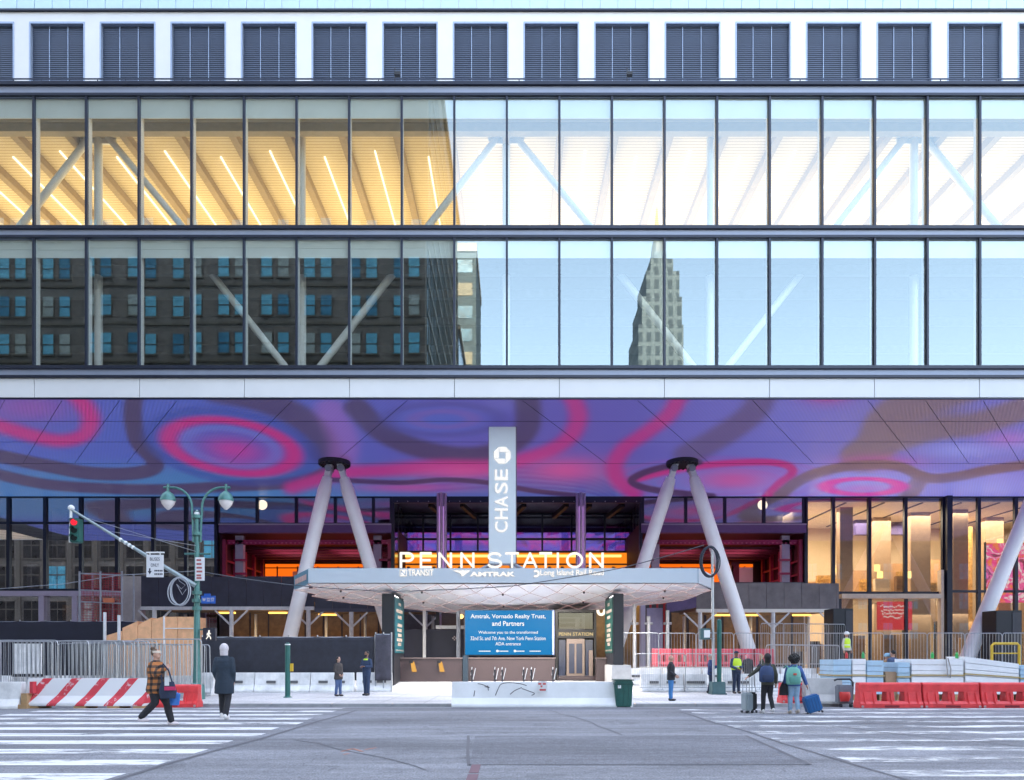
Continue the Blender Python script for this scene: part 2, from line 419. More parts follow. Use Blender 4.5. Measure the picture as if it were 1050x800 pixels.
b = MB(); b.box(-BW, BW, F+.75, F+1.1, ZC-.42, ZC-.01); P(b, 'edge_beam', mat('bronze_beam', (.30, .25, .17), .5))
sp = 2.64
lampm = emit('strip_lamp', (255, 232, 190), 3.2)
k = 0
for k in range(-17, 18):
    xc = X(492, 34.07)+k*sp
    b = MB(); b.box(xc-.035, xc+.035, 34.3+(k % 2)*.4, 45.5, ZC-.12, ZC-.03); b.build('strip_light', lampm, ceil)
    b = MB(); b.box(xc+sp/2-.17, xc+sp/2+.17, F+1.12, 46, ZC-.4, ZC-.004); b.build('ceiling_beam', mat('beam_tan', (.36, .27, .16), .6), ceil)
b = MB(); b.box(-BW, BW, F+.52, 46.6, Zf(233)-.35, Zf(233)-.002); P(b, 'floor', mat('pale_floor', (.5, .42, .32), .5))
b = MB(); b.box(-BW, BW, F+.52, 46.6, Zf(388)+.02, Zf(388)+.3); P(b, 'floor', mat('dark_carpet', (.06, .06, .06), .9))
b = MB(); b.box(-BW, BW, 46.4, 46.59, Zf(388), Zf(233)-.4); P(b, 'back_wall', mat('dark_interior_wall', (.10, .10, .10), .8))
b = MB(); b.box(-BW, BW, 46.6, 46.8, Zf(388), ZC+.2); P(b, 'back_wall', mat('interior_wall', (.30, .27, .24), .6))
b = MB(); b.box(-BW, BW, F+.62, 46.5, 20.75, 20.9); lc = P(b, 'ceiling', mat('grey_ceiling', (.14, .15, .15), .7))
b = MB()
for yy in (33.4, 35.6, 38.5, 42): b.box(-BW, BW, yy, yy+.25, 20.3, 20.745)
b.build('ceiling_beam', mat('grey_beam', (.22, .23, .23), .7), lc)
for k in range(-9, 10):
    b = MB(); xc = X(60+155*k, 35); b.ball((xc, 35.4, 16.1), .07); b.build('spot_lamp', emit('spot_lamp', (255, 240, 200), 5), lc)
# trusses behind the glass
TY = 33.6
cs = X(728, TY)-X(310, TY)
for k in range(-3, 4):
    def TB(pts, r, name='truss_diagonal'):
        b = MB(); b.tube([at(px+418*k, py, TY) for px, py in pts], r, 10); P(b, name, pale_steel, smooth=True)
    TB([(92, 141), (18, 236)], .17); TB([(111, 141), (190, 236)], .17); TB([(101, 132), (101, 236)], .19, 'truss_post'); TB([(310, 132), (310, 236)], .17, 'truss_post')
    TB([(207, 268), (294, 378)], .18); TB([(413, 268), (327, 378)], .18); TB([(101, 262), (101, 378)], .19, 'truss_post'); TB([(310, 262), (310, 378)], .19, 'truss_post')
    b = MB(); b.prism([(x, z) for x, z in [(X(a+418*k, TY), Z(c, TY)) for a, c in ((80, 135), (122, 135), (118, 148), (84, 148))]], TY-.05, TY+.05, 'y')
    P(b, 'gusset_plate', pale_steel)
# warm uplighters standing on the upper floor
for k in range(-5, 6):
    l = bpy.data.lights.new('floor_uplight', 'AREA'); l.shape = 'RECTANGLE'; l.size = 7; l.size_y = 6; l.energy = 720*EK; l.color = (1, .77, .42)
    o = bpy.data.objects.new('floor_uplight', l); C.objects.link(o); o.parent = building; o.location = (k*8.6, 39-F, 22.0); o.rotation_euler = (R(180), 0, 0)
# roof edge, railing, tower wall set back above
b = MB(); b.box(-BW, BW, F+.05, 45, Zf(86)-.25, Zf(86)-.01); P(b, 'roof', mat('roof_membrane', (.4, .4, .41), .8))
RY = F+1.0; zr = Zf(86)
b = MB(); b.box(-BW, BW, RY-.02, RY+.02, zr+1.05, zr+1.10); b.box(-BW, BW, RY-.015, RY+.015, zr+.75, zr+.78)
x = -47
while x < 47: b.box(x-.02, x+.02, RY-.019, RY+.019, zr, zr+1.049); x += 1.35
P(b, 'railing', navy_metal)
TYW = 45.0
zb, zw0, zw1, zt = Zf(86)-.3, Z(84, TYW)-.6, Z(22.5, TYW), Z(12.5, TYW)
pitch = 72.4*TYW/FOC; x0 = X(30, TYW); ww = 57*TYW/FOC
b = MB(); b.box(-230, 230, TYW, TYW+14, zw1, 140); b.box(-230, 230, TYW+.02, TYW+14, zb, zw0)  # real wall, extended far past the view so the street stays shaded
P(b, 'tower_wall', white_panel)
for s in (-1, 1):
    b = MB(); b.box(s*50.5, s*230, TYW+.5, TYW+13, -.2, zb-.003); b.box(s*73, s*230, TYW+.5, TYW+13, zw0+.003, zw1-.003); P(b, 'sun_block_wall', mat('sun_block_grey', (.20, .19, .18), .8))  # unseen walls added to stop sun leaking past the tower
b = MB(); b.box(-BW-8, BW+8, TYW-.14, TYW-.003, zt, zt+.12); P(b, 'tower_ledge', dark_mull)
lou = mat('louvre_blue_grey', (.06, .078, .125), .4, .1, var=.14, scale=.7)
k0 = -9
for k in range(k0, 24):
    b = MB(); b.box(x0+k*pitch+ww, x0+(k+1)*pitch, TYW, TYW+.8, zw0, zw1); P(b, 'pier', white_panel)
b = MB(); b.box(0, ww, .32, .45, 0, zw1-zw0); b.box(-.001, .09, -.02, .3, 0, zw1-zw0, 1); b.box(ww-.09, ww, -.02, .3, 0, zw1-zw0, 1); b.box(0.09, ww-.09, -.02, .3, zw1-zw0-.12, zw1-zw0, 1)
w0 = b.build('window', [lou, mat('window_frame', (.30, .36, .48), .4, .4)], building)
b = MB(); z = 0.05
while z < zw1-zw0-.16: b.hexa([(.1, .2, z), (ww-.1, .2, z), (ww-.1, .31, z+.05), (.1, .31, z+.05), (.1, .2, z+.085), (ww-.1, .2, z+.085), (ww-.1, .31, z+.125), (.1, .31, z+.125)]); z += .13
for q in (1, 2): b.box(ww*q/3-.02, ww*q/3+.02, .15, .199, 0, zw1-zw0-.13, 1)
l0 = b.build('louvre', [lou, mat('window_frame', 0)], w0)
off = Vector((0, F, 0))
for o in (w0, l0):
    for v in o.data.vertices: v.co += off
for k in range(k0+1, 24):
    c = w0 if k == k0+1 else dup(w0, parent=building)
    c.location = (x0+k*pitch, TYW-F, zw0)
b = MB(); k = 0
x = -56.0
while x < 56: b.box(x+.02, x+18.1*TYW/FOC-.02, TYW-.06, TYW-.002, zt+.13, zt+5.5); x += 18.1*TYW/FOC
P(b, 'spandrel_glass', mat('pale_spandrel', (.50, .66, .74), .2, var=.04))
for px in (405, 643):
    b = MB(); p = at(px, 79, RY); b.tube([(p.x, RY, zr+.9), (p.x, RY, zr+1.6)], .025); b.box(p.x-.02, p.x+.25, RY-.1, RY+.1, zr+1.22, zr+1.36)
    P(b, 'roof_camera', black_m)

b = MB(); b.box(-BW-2, BW+2, 62.2, 62.6, .3, Zf(408)); P(b, 'rear_wall', dark_mull)
# ---------------------------------------------------------------- LED soffit
ZS = Zf(408)-.08; W = 50.9
def fld_dist(px, py, pts, ax=1.0, ay=1.0):
    d = np.full(px.shape, 1e9)
    for (x0, y0), (x1, y1) in zip(pts, pts[1:]):
        vx, vy = (x1-x0), (y1-y0); L2 = vx*vx+vy*vy
        t = np.clip(((px-x0)*vx+(py-y0)*vy)/L2, 0, 1)
        d = np.minimum(d, np.hypot((px-x0-t*vx)*ax, (py-y0-t*vy)*ay))
    return d
def spline(pts, n=8):
    p = [pts[0]]+list(pts)+[pts[-1]]; out = []
    for i in range(1, len(p)-2):
        for k in range(n):
            t = k/n; a, b_, c, d = [np.array(q, float) for q in p[i-1:i+3]]
            out.append(tuple(.5*((2*b_)+(-a+c)*t+(2*a-5*b_+4*c-d)*t*t+(-a+3*b_-3*c+d)*t**3)))
    out.append(tuple(map(float, pts[-1]))); return out
nx, ny = 620, 150
gx = np.linspace(-44, 44, nx); gyv = np.linspace(F+.02, W, ny)
GX, GY = np.meshgrid(gx, gyv)
hs = ZS-CAM_Z
px = PX0+GX*FOC/GY; py = HY-hs*FOC/GY
col = np.zeros(px.shape+(3,))
def S(c): return np.array(c, float)
tL = np.clip((px-300)/160, 0, 1)[..., None]; tR = np.clip((px-640)/160, 0, 1)[..., None]; tb = np.clip((py-468)/20, 0, 1)[..., None]
base = S((72, 88, 186))*(1-tL)+S((88, 82, 178))*tL
base = base*(1-tR)+S((106, 104, 200))*tR
low = (S((62, 112, 180))*(1-tL)+S((84, 96, 178))*tL)*(1-tR)+S((128, 124, 226))*tR
col = base*(1-tb)+low*tb
def blend(c, d, w, soft, a=1.0):
    global col
    k = np.clip(1-(d-w)/soft, 0, 1); k = (k*k*(3-2*k)*a)[..., None]
    col = col*(1-k)+S(c)*k
def blob(c, x, y, rx, ry, a=.8, rot=0):
    global col
    cx, sx = math.cos(R(rot)), math.sin(R(rot)); u = (px-x)*cx+(py-y)*sx; v = -(px-x)*sx+(py-y)*cx
    k = (np.exp(-((u/rx)**2+(v/ry)**2))*a)[..., None]; col = col*(1-k)+S(c)*k
def ring(c, x, y, rx, ry, w, soft, a=1., rot=0):
    cx, sx = math.cos(R(rot)), math.sin(R(rot)); u = (px-x)*cx+(py-y)*sx; v = -(px-x)*sx+(py-y)*cx
    d = np.abs(np.sqrt((u/rx)**2+(v/ry)**2)-1)*min(rx, ry)*1.6
    blend(c, d, w, soft, a)
def curve(c, pts, w, soft, a=1., ay=1.3): blend(c, fld_dist(px, py, spline(pts), .9, ay), w, soft, a)
MAG, DRK, BRN, PNK, LAV = (180, 42, 130), (70, 58, 102), (116, 92, 118), (206, 70, 150), (142, 150, 245)
blob((150, 70, 160), 30, 418, 50, 16, .7)
curve(MAG, [(72, 400), (86, 415), (93, 430), (86, 446), (62, 452), (34, 447), (10, 440), (-30, 428)], 2, 13)
curve(DRK, [(140, 400), (136, 420), (138, 440), (144, 456), (157, 470), (156, 481), (130, 486), (90, 485), (50, 478), (10, 470), (-60, 455)], 6, 5)
curve(DRK, [(-60, 472), (0, 487), (50, 497), (110, 501), (170, 502), (230, 499), (290, 496), (325, 488), (352, 472)], 4.5, 5)
curve(DRK, [(225, 402), (265, 410), (300, 424), (325, 444), (335, 466)], 9, 12, .85)
ring((96, 112, 205), 237, 458, 48, 18, 1.5, 6, .6, 9); ring((54, 70, 160), 237, 458, 84, 35, 2, 8, .6, 9); ring(MAG, 237, 458, 65, 26, 1.2, 10, 1, 9)
blob((185, 50, 150), 240, 461, 34, 13, .9, 8); blob((170, 60, 160), 240, 474, 26, 7, .4)
curve((150, 90, 180), [(338, 420), (352, 450), (350, 478)], 6, 16, .6)
curve(DRK, [(366, 418), (392, 443), (430, 460), (478, 468), (516, 460), (540, 438), (540, 402)], 7, 10, .9)
blob((62, 98, 200), 455, 432, 50, 14, .5)
ring((72, 70, 150), 455, 430, 58, 16, 1, 6, .5); ring((120, 84, 170), 455, 430, 30, 8, 1, 5, .5)
for q in range(5): curve((66, 60, 150), [(430, 484+q*5), (520, 479+q*5), (600, 488+q*4), (630, 500+q*4)], .5, 2, .5)
for q in range(4): ring((150, 70, 170), 740, 494, 62+q*16, 13+q*4, .6, 3, .35)
curve(MAG, [(583, 400), (593, 425), (586, 446), (566, 461), (540, 470), (505, 478), (450, 478), (400, 482), (350, 486), (300, 500)], 2, 13, .9)
blob(PNK, 580, 482, 46, 14, .9); blob(PNK, 470, 484, 50, 9, .8); blob((190, 60, 150), 420, 500, 60, 5, .7)
curve((72, 50, 100), [(340, 492), (410, 495), (455, 492), (500, 495), (545, 503), (590, 508)], 1.6, 3)
curve(MAG, [(700, 400), (686, 425), (662, 444), (640, 460), (630, 478), (634, 492), (650, 506)], 2, 12, .9)
curve(MAG, [(650, 492), (690, 482), (735, 476), (785, 474), (808, 478), (812, 486), (798, 497), (786, 510)], 2, 5)
blob(PNK, 752, 492, 40, 11, .8)
curve((74, 48, 96), [(716, 474), (686, 478), (660, 485), (648, 493), (660, 500), (690, 505), (730, 509)], 2.4, 3.4)
curve((92, 74, 120), [(785, 400), (770, 425), (738, 448), (706, 466)], 7, 13, .75)
blob(MAG, 848, 404, 24, 10, .8)
BR = (118, 98, 122)
curve(BR, [(990, 396), (940, 412), (912, 432), (900, 455), (885, 468)], 15, 12, .95)
curve(BR, [(925, 450), (960, 440), (1005, 434), (1060, 416), (1130, 400)], 9, 12, .95)
blob(BR, 950, 425, 46, 14, .8)
blob(LAV, 985, 462, 42, 9, .8); blob(LAV, 1045, 455, 30, 10, .6)
blob((190, 70, 170), 900, 474, 40, 7, .75); blob((190, 90, 190), 1035, 450, 26, 8, .5)
curve((112, 84, 104), [(800, 508), (818, 494), (842, 484), (880, 477), (920, 478), (950, 490), (980, 489), (1015, 482), (1060, 476), (1130, 470)], 3.8, 5, .95)
curve((112, 84, 104), [(945, 490), (938, 500), (930, 510)], 5, 6, .9)
blob(LAV, 885, 498, 58, 12, .8); ring((214, 60, 180), 885, 499, 38, 8, 1.3, 3.5); blob((206, 80, 190), 885, 501, 24, 4, .5)
blob(LAV, 1010, 500, 45, 10, .8)
gm = col.mean(-1, keepdims=True); col = np.clip(gm+(col-gm)*.9, 0, 255)*1.0/255
col = np.where(col <= .04045, col/12.92, ((col+.055)/1.055)**2.4)
me = bpy.data.meshes.new('led_soffit')
vv = np.stack([GX, GY-F, np.full(GX.shape, ZS)], -1).reshape(-1, 3)
idx = np.arange(nx*ny).reshape(ny, nx)
fc = np.stack([idx[:-1, :-1], idx[1:, :-1], idx[1:, 1:], idx[:-1, 1:]], -1).reshape(-1, 4)
me.vertices.add(len(vv)); me.vertices.foreach_set('co', vv.ravel().astype(np.float32))
me.loops.add(fc.size); me.loops.foreach_set('vertex_index', fc.ravel().astype(np.int32))
me.polygons.add(len(fc)); me.polygons.foreach_set('loop_start', np.arange(0, fc.size, 4, dtype=np.int32))
me.update(); me.validate()
ca = me.color_attributes.new('led_picture', 'FLOAT_COLOR', 'POINT')
ca.data.foreach_set('color', np.concatenate([col.reshape(-1, 3), np.ones((nx*ny, 1))], 1).ravel().astype(np.float32))
led = bpy.data.materials.new('led_screen'); led.use_nodes = True; n = led.node_tree; L = n.links.new; bs = n.nodes['Principled BSDF']
bs.inputs['Base Color'].default_value = (.022, .022, .026, 1); bs.inputs['Roughness'].default_value = .5
a_ = n.nodes.new('ShaderNodeVertexColor'); a_.layer_name = 'led_picture'
tc = n.nodes.new('ShaderNodeTexCoord'); sx = n.nodes.new('ShaderNodeSeparateXYZ'); L(tc.outputs['Object'], sx.inputs[0])
def sine(o, per):
    m1 = n.nodes.new('ShaderNodeMath'); m1.operation = 'MULTIPLY'; m1.inputs[1].default_value = 2*math.pi/per; L(o, m1.inputs[0])
    m2 = n.nodes.new('ShaderNodeMath'); m2.operation = 'SINE'; L(m1.outputs[0], m2.inputs[0]); return m2.outputs[0]
mm = n.nodes.new('ShaderNodeMath'); mm.operation = 'MULTIPLY'; L(sine(sx.outputs[0], .19), mm.inputs[0]); L(sine(sx.outputs[1], .30), mm.inputs[1])
ma = n.nodes.new('ShaderNodeMath'); ma.operation = 'MULTIPLY_ADD'; ma.inputs[1].default_value = .3*EK; ma.inputs[2].default_value = .84*EK; L(mm.outputs[0], ma.inputs[0])
L(a_.outputs['Color'], bs.inputs['Emission Color']); L(ma.outputs[0], bs.inputs['Emission Strength'])
me.materials.append(led)
so_ = bpy.data.objects.new('soffit_screen', me); C.objects.link(so_); so_.parent = building
b = MB(); b.box(-BW, BW, F+.02, W+12, ZS+.05, Zf(388)); P(b, 'soffit_slab', dark_mull)
b = MB()
for k in range(-22, 23):
    xa = 2.69*k+.4; sgn = 1 if xa > 0 else -1
    if k % 2 == 0 or abs(xa) > 14: b.bar((xa, F+.1, ZS-.012), (xa+sgn*9.5*(.55+abs(xa)*.02), F+10.4, ZS-.012), .02, .012)
for yy in (F+2.9, F+6.2, F+10.4): b.box(-44, 44, yy, yy+.018, ZS-.02, ZS-.008)
b.build('panel_joints', mat('joint_dark', (.01, .01, .02), .7), so_)
# ================================================================ LEANING SUPPORT COLUMNS
col_paint = mat('column_paint', (.88, .86, .86), .4, var=.05, scale=1.2)
def vcol(label, cap_px, legs, capon=True):
    VY = 41.7; c = at(cap_px, 472, VY)
    t = thing('support_column', label, 'column', (c.x, VY, .3), 'leaning pairs of white columns under the soffit')
    b = MB(); b.loft([((c.x, VY, ZS-.26), .96, .96), ((c.x, VY, ZS-.03), .96, .96)], 28)
    for k in range(20):
        a = 2*math.pi*k/20; b.ball((c.x+.84*math.cos(a), VY+.84*math.sin(a), ZS-.28), .07, n=6)
    b.build('cap_plate', black_m, t)
    for (px0, px1, py1, yf) in legs:
        p = at(px0, 482, VY); q = at(px1, py1, yf); d = (q-p)
        e = p+d*((.9-p.z)/d.z)
        b = MB(); d.normalize()
        b.tube([p+d*.5, p+d*1.3, e-d*.6, e-d*.2], [.30, .405, .42, .34], 20); b.build('leg', col_paint, t, smooth=True)
        b = MB(); b.bar(p-d*.45, p+d*.6, .34, .5, up=(0, 1, 0)); g = b.build('clevis', pale_steel, t, bevel=.03)
        b = MB(); m = p-d*.05; b.tube([(m.x, m.y-.34, m.z), (m.x, m.y+.34, m.z)], .2, 14); b.build('pin', steel_grey, t, smooth=True)
        b = MB(); b.loft([((e.x, e.y, .3), .8, .8), ((e.x, e.y, .7), .75, .75), ((e.x, e.y, 1.0), .55, .55)], 18); b.build('footing', steel_grey, t)
    return t
vcol('white inverted V column behind the left half of the canopy', 343, [(337.5, 297, 655, 40.6), (350.5, 393, 628, 43)])
vcol('white inverted V column beside the coil of black cable', 699.5, [(690.5, 640, 640, 43), (709, 767, 664, 40.6)])
vcol('white leaning column at the right end by the pink shop screen', 1078, [(1071, 1000, 655, 40.6), (1086, 1140, 655, 43)])

# ================================================================ GROUND FLOOR: glazed storefronts under the soffit
def XW(p): return X(p, W)
def ZW(p): return Z(p, W)
plum = mat('plum_steel', (.16, .10, .24), .45, var=.1)
lilac = mat('lilac_steel', (.42, .37, .48), .5, var=.06)
def storefront(name, label, x0, x1, mulls, zb, transoms, gl=None, y=None, ztop=None, mw=.24, grid=None):
    y = y or W; ztop = ztop or ZS-.02
    t = thing(name, label, 'storefront', ((x0+x1)/2, y, .3))
    xs_ = [x0]+list(mulls)+[x1]; zs_ = [zb]+list(transoms)+[ztop]
    for xa, xb in zip(xs_, xs_[1:]):
        for za, zc in zip(zs_, zs_[1:]):
            b = MB(); b.box(xa+.06, xb-.06, y-.012, y+.012, za+.04, zc-.04)
            for i in range(6): b.mi[i] = 0 if i == 2 else 1
            b.build('glass_pane', [gl or glass_store, MATS['clear_glass']], t)
    for xm in xs_:
        b = MB(); b.box(xm-mw/2, xm+mw/2, y-.14, y+.1, zb, ztop); b.build('mullion', dark_mull, t)
    for z in zs_:
        b = MB(); b.box(x0, x1, y-.08, y+.08, z-.09, z+.09); b.build('transom', dark_mull, t)
    return t
glass_dark = glass('dark_store_glass', .62, (.55, .55, .6), fres=.3)
# left: tall panes down to a lilac beam, dark shop below
t = storefront('left_storefront'.replace('left_', 'glass_'), 'dark tall glass storefront behind the traffic light and red netted scaffold', XW(-60), XW(222), [XW(v) for v in (-28, 9.5, 47, 83.5, 120.5, 157.5, 191)], ZW(605), [ZW(536.5)], glass_dark)
b = MB(); b.box(XW(-60), XW(222), W-.35, W+.1, ZW(611.5), ZW(605)-.1); b.build('beam', lilac, t)
for p in (-30, 45, 79): 
    b = MB(); b.box(XW(p)-.2, XW(p)+.2, W-.3, W+.1, .3, ZW(611.5)-.003); b.build('column', lilac, t)
b = MB(); b.box(XW(-60), XW(222), W+.05, W+.09, .3, ZW(611.7)); b.build('lower_glazing', glass_dark, t)
# room behind it
def room(label, x0, x1, y0, y1, z0, z1, wall, floor_m, ceil_m, name='shop_interior'):
    t = thing(name, label, 'interior', ((x0+x1)/2, y0, .3))
    b = MB(); b.box(x0, x1, y1, y1+.2, z0, z1); b.build('back_wall', wall, t)
    for xa in (x0-.1, x1):
        b = MB(); b.box(xa, xa+.1, y0, y1, z0, z1); b.build('side_wall', wall, t)
    b = MB(); b.box(x0, x1, y0, y1, z0-.15, z0); b.build('floor', floor_m, t)
    b = MB(); b.box(x0, x1, y0, y1, z1, z1+.1); b.build('ceiling', ceil_m, t)
    return t
brown_wall = mat('brown_interior', (.15, .115, .10), .7, var=.35, scale=.5)
grey_int = mat('dark_interior', (.10, .10, .12), .7, var=.3, scale=.6)
def arealight(o, name, loc, sx_, sy_, e, col_=(1, .72, .38), rot=(0, 0, 0)):
    l = bpy.data.lights.new(name, 'AREA'); l.shape = 'RECTANGLE'; l.size = sx_; l.size_y = sy_; l.energy = e*3*EK; l.color = col_
    q = bpy.data.objects.new(name, l); C.objects.link(q); q.parent = o; q.location = Vector(loc)-origin(o); q.rotation_euler = rot; return q
t = room('brown unfinished shop room seen through the dark left glazing', XW(-60), XW(222), W+.6, W+9, ZW(605)-.2, ZS-.1, brown_wall, grey_int, grey_int)
for p in (26, 66, 100, 178): 
    b = MB(); b.box(XW(p)-.4, XW(p)+.4, W+3.5, W+4.2, ZW(605), ZS-.1); b.build('pillar', mat('pale_plaster', (.45, .40, .38), .7), t)
for i, (p, h) in enumerate(((12, 2.2), (31, 1.1), (36, 1.3), (41, 1.0), (72, 4.6), (140, 3.2))):
    b = MB(); b.box(XW(p)-.3, XW(p)+.35, W+2, W+2.7, ZW(605), ZW(605)+h); b.build('shelf_unit', [white_panel, mat('yellow_box', (.6, .4, .08)), brown_wall][i % 3], t)
arealight(t, 'room_light', (XW(60), W+4, ZS-.6), 14, 4, 9, (1, .86, .72))
t = room('dim shop floor with a plywood wall under the lilac beam', XW(-60), XW(222), W+.5, W+8, .3, ZW(612), grey_int, grey_int, grey_int)
b = MB(); b.box(XW(53), XW(79), W+1.2, W+1.4, 3.0, ZW(619)); b.build('plywood_sheet', mat('plywood', (.62, .36, .15), .7, var=.2, scale=2), t)
b = MB(); b.ball((XW(18), W+2.5, Z(627, W)), .13); b.build('lamp', warm_lamp, t)
arealight(t, 'room_light', (XW(66), W+.7, ZW(612)-.3), 3, 1, 5)

# clerestory strips above the two red steel bays
for x0, x1, mu, lb in ((222, 403, (264, 304, 344, 383), 'blue tinted clerestory glass above the left red steel bay'), (657, 826, (661, 703, 743, 783), 'violet clerestory glass above the right red steel bay')):
    t = storefront('clerestory', lb, XW(x0)+.13, XW(x1)-.13, [XW(v) for v in mu if x0+5 < v < x1-5], ZW(537.5), [], glass('clerestory_glass', .42, (.55, .55, .65), fres=.4), mw=.2)
    b = MB(); b.box(XW(x0)+.13, XW(x1)-.13, W+4, W+4.2, ZW(538), ZS-.1); b.build('back_wall', grey_int, t)
for px_ in (266, 785):
    pl = thing('ceiling_lamp', 'bright round lamp behind the clerestory glass %s' % ('over the left red steel bay' if px_ < 500 else 'over the right red steel bay'), 'lamp', (XW(px_), W+.6, Z(516, W)))
    b = MB(); b.ball((XW(px_), W+.6, Z(516, W)), .38, .1, .38); b.build('bulb', emit('bright_lamp', (255, 236, 190), 4), pl)
    b = MB(); b.tube([(XW(px_), W+.75, Z(516, W)), (XW(px_), W+.75, ZS-.1)], .03); b.build('stem', black_m, pl)

# red primed steel bays
red_steel = mat('red_primed_steel', (.30, .018, .075), .45, var=.25, scale=2)
dark_red = mat('dark_red_steel', (.10, .012, .04), .5, var=.3, scale=2)
orange_l = emit('orange_light_band', (255, 110, 20), 1.1)
def bay(label, pa, pb, ob, lobj):
    D = 9.0; x0, x1 = XW(pa), XW(pb); z0, z1 = ZW(597), ZW(537.8)
    t = thing('steel_bay', label, 'steel frame', ((x0+x1)/2, W, .3))
    b = MB(); b.box(x0, x1, W-.3, W+.2, ZW(547), ZW(538)); b.build('header_beam', plum, t)
    b = MB(); b.box(x0, x1, W-.34, W-.303, ZW(539.2), ZW(537.8)); b.build('header_flange', lilac, t)
    b = MB(); b.box(x0, x1, W+.5, W+.9, ZW(557), ZW(552.5)); b.build('girder', mat('magenta_steel', (.42, .02, .12), .4, var=.3, scale=3), t)
    b = MB()
    k = 0
    while x0+.4+k*.33 < x1: b.box(x0+.4+k*.33, x0+.52+k*.33, W+.44, W+.498, ZW(556.3), ZW(555.2)); k += 1
    b.build('rivet_row', mat('pink_primer', (.6, .12, .25), .5), t)
    for i in range(6):
        y = W+1.8+i*1.35; b = MB(); b.box(x0, x1, y, y+.25, ZW(559), ZW(556)-.05); b.build('rafter', dark_red, t)
    for xx, s in ((x0, 1), (x1, -1)):
        for i in range(5):
            y = W+.1+i*1.9; b = MB(); b.box(xx+s*.1, xx+s*.35, y, y+.3, z0, ZW(553)); b.build('post', red_steel, t)
        for z in (ZW(574), ZW(588)):
            b = MB(); b.box(xx+s*.15, xx+s*.27, W+.35, W+8, z-.07, z+.07); b.build('rail', red_steel, t)
        b = MB(); b.box(xx+s*.9, xx+s*1.5, W+.5, W+.9, z0, ZW(548)); b.build('column', lilac, t)
    for xx in (x0+1.0, x1-1.0):
        for z in (ZW(574), ZW(588)):
            b = MB(); b.box(min(xx, xx+(.9 if xx < 0 else -.9)), max(xx, xx+(.9 if xx < 0 else -.9)), W+.1, W+.25, z-.08, z+.08); b.build('brace', red_steel, t)
    b = MB(); b.box(x0, x1, W+D, W+D+.2, z0-.5, z1); b.build('back_wall', mat('navy_wall', (.02, .02, .05), .6), t)
    for xa in (x0-.12, x1+.003):
        b = MB(); b.box(xa, xa+.117, W+.21, W+D, z0-.5, z1); b.build('side_wall', mat('maroon_wall', (.07, .012, .03), .7), t)
    b = MB(); b.box(x0, x1, W-.1, W+D, z1-.42, z1-.3); b.build('roof_deck', mat('brown_deck', (.16, .09, .07), .6), t)
    b = MB(); b.box(x0, x1, W, W+D, z0-.2, z0); b.build('floor', grey_int, t)
    yb = W+D-.3
    b = MB(); b.box(X(ob[0], yb), X(ob[1], yb), yb, yb+.1, Z(600, yb), Z(578.5, yb)); b.build('light_band', orange_l, t)
    b = MB(); b.box(X(ob[0], yb), X(ob[1], yb), yb-.08, yb-.003, Z(583, yb), Z(582, yb))
    for q in range(5): xx = X(ob[0]+(ob[1]-ob[0])*(q+.6)/5, yb); b.box(xx-.05, xx+.05, yb-.08, yb-.003, Z(592, yb), Z(581, yb))
    b.build('light_band_frame', dark_red, t)
    for i, (pa_, pz, w_) in enumerate(lobj):
        b = MB(); b.box(X(pa_, W+7), X(pa_+w_, W+7), W+7, W+7.5, z0, Z(pz, W+7)); b.build('stacked_crate', [mat('tan_crate', (.5, .3, .15)), dark_red, white_panel][i % 3], t)
    for k in range(2): arealight(t, 'bay_light', (x0+(x1-x0)*(.3+.4*k), W+3.5, z1-1.0), 3, 3, 55, (1, .3, .4))
    return t
bay('red primed steel bay with an orange light band left of the entrance', 226, 402, (272, 376), [(300, 586, 6), (345, 584, 8)])
bay('red primed steel bay with crates right of the entrance', 657, 825, (664, 772), [(742, 580, 10), (750, 576, 8), (758, 582, 14)])

# central recessed hall
HYW = 57.0
t = storefront('entrance_glazing', 'recessed dark glass wall over the station name between the red bays', X(414, HYW), X(648, HYW), [X(v, HYW) for v in (434, 462, 490, 526, 556, 586, 620)], Z(583, HYW), [Z(566, HYW), Z(553, HYW), Z(531, HYW)], glass('hall_glass', .42, (.6, .6, .65), fres=.4), y=HYW, mw=.14)
b = MB(); b.box(X(414, HYW), X(648, HYW), HYW+5, HYW+5.2, Z(583, HYW), ZS-.1); b.build('back_wall', grey_int, t)
b = MB(); b.box(X(416, HYW), X(646, HYW), HYW-.55, HYW-.2, Z(584, HYW), Z(568, HYW)); b.build('light_box', emit('amber_light_box', (255, 140, 30), 1.0), t)
b = MB(); b.box(X(416, HYW), X(636, HYW), HYW-.62, HYW-.56, Z(572.5, HYW), Z(570, HYW)); b.build('lamp_tube', emit('amber_tube', (255, 225, 120), 1.8), t)
b = MB(); b.box(X(414, HYW), X(648, HYW), HYW-.65, HYW-.57, Z(580.5, HYW), Z(579, HYW))
for k in range(18): xx = X(420+k*13, HYW); b.box(xx-.12, xx+.12, HYW-.64, HYW-.57, Z(585, HYW), Z(582, HYW))
b.build('light_box_frame', dark_red, t)
for xx, s in ((XW(403), 1), (XW(657), -1)):
    b = MB(); xe = X(414 if s > 0 else 648, HYW); b.hexa([(xx, W, 5), (xx+s*.1, W, 5), (xe+s*.1, HYW, 5), (xe, HYW, 5), (xx, W, ZS-.05), (xx+s*.1, W, ZS-.05), (xe+s*.1, HYW, ZS-.05), (xe, HYW, ZS-.05)]); b.build('side_glazing', glass('side_dark', .3, (.3, .3, .4), fres=.4), t)
    for q in (.0, .33, .66, 1):
        b = MB(); xq = xx+(xe-xx)*q; yq = W+(HYW-W)*q; b.box(xq-.12, xq+.12, yq-.12, yq+.12, 5, ZS-.05); b.build('mullion', dark_mull, t)
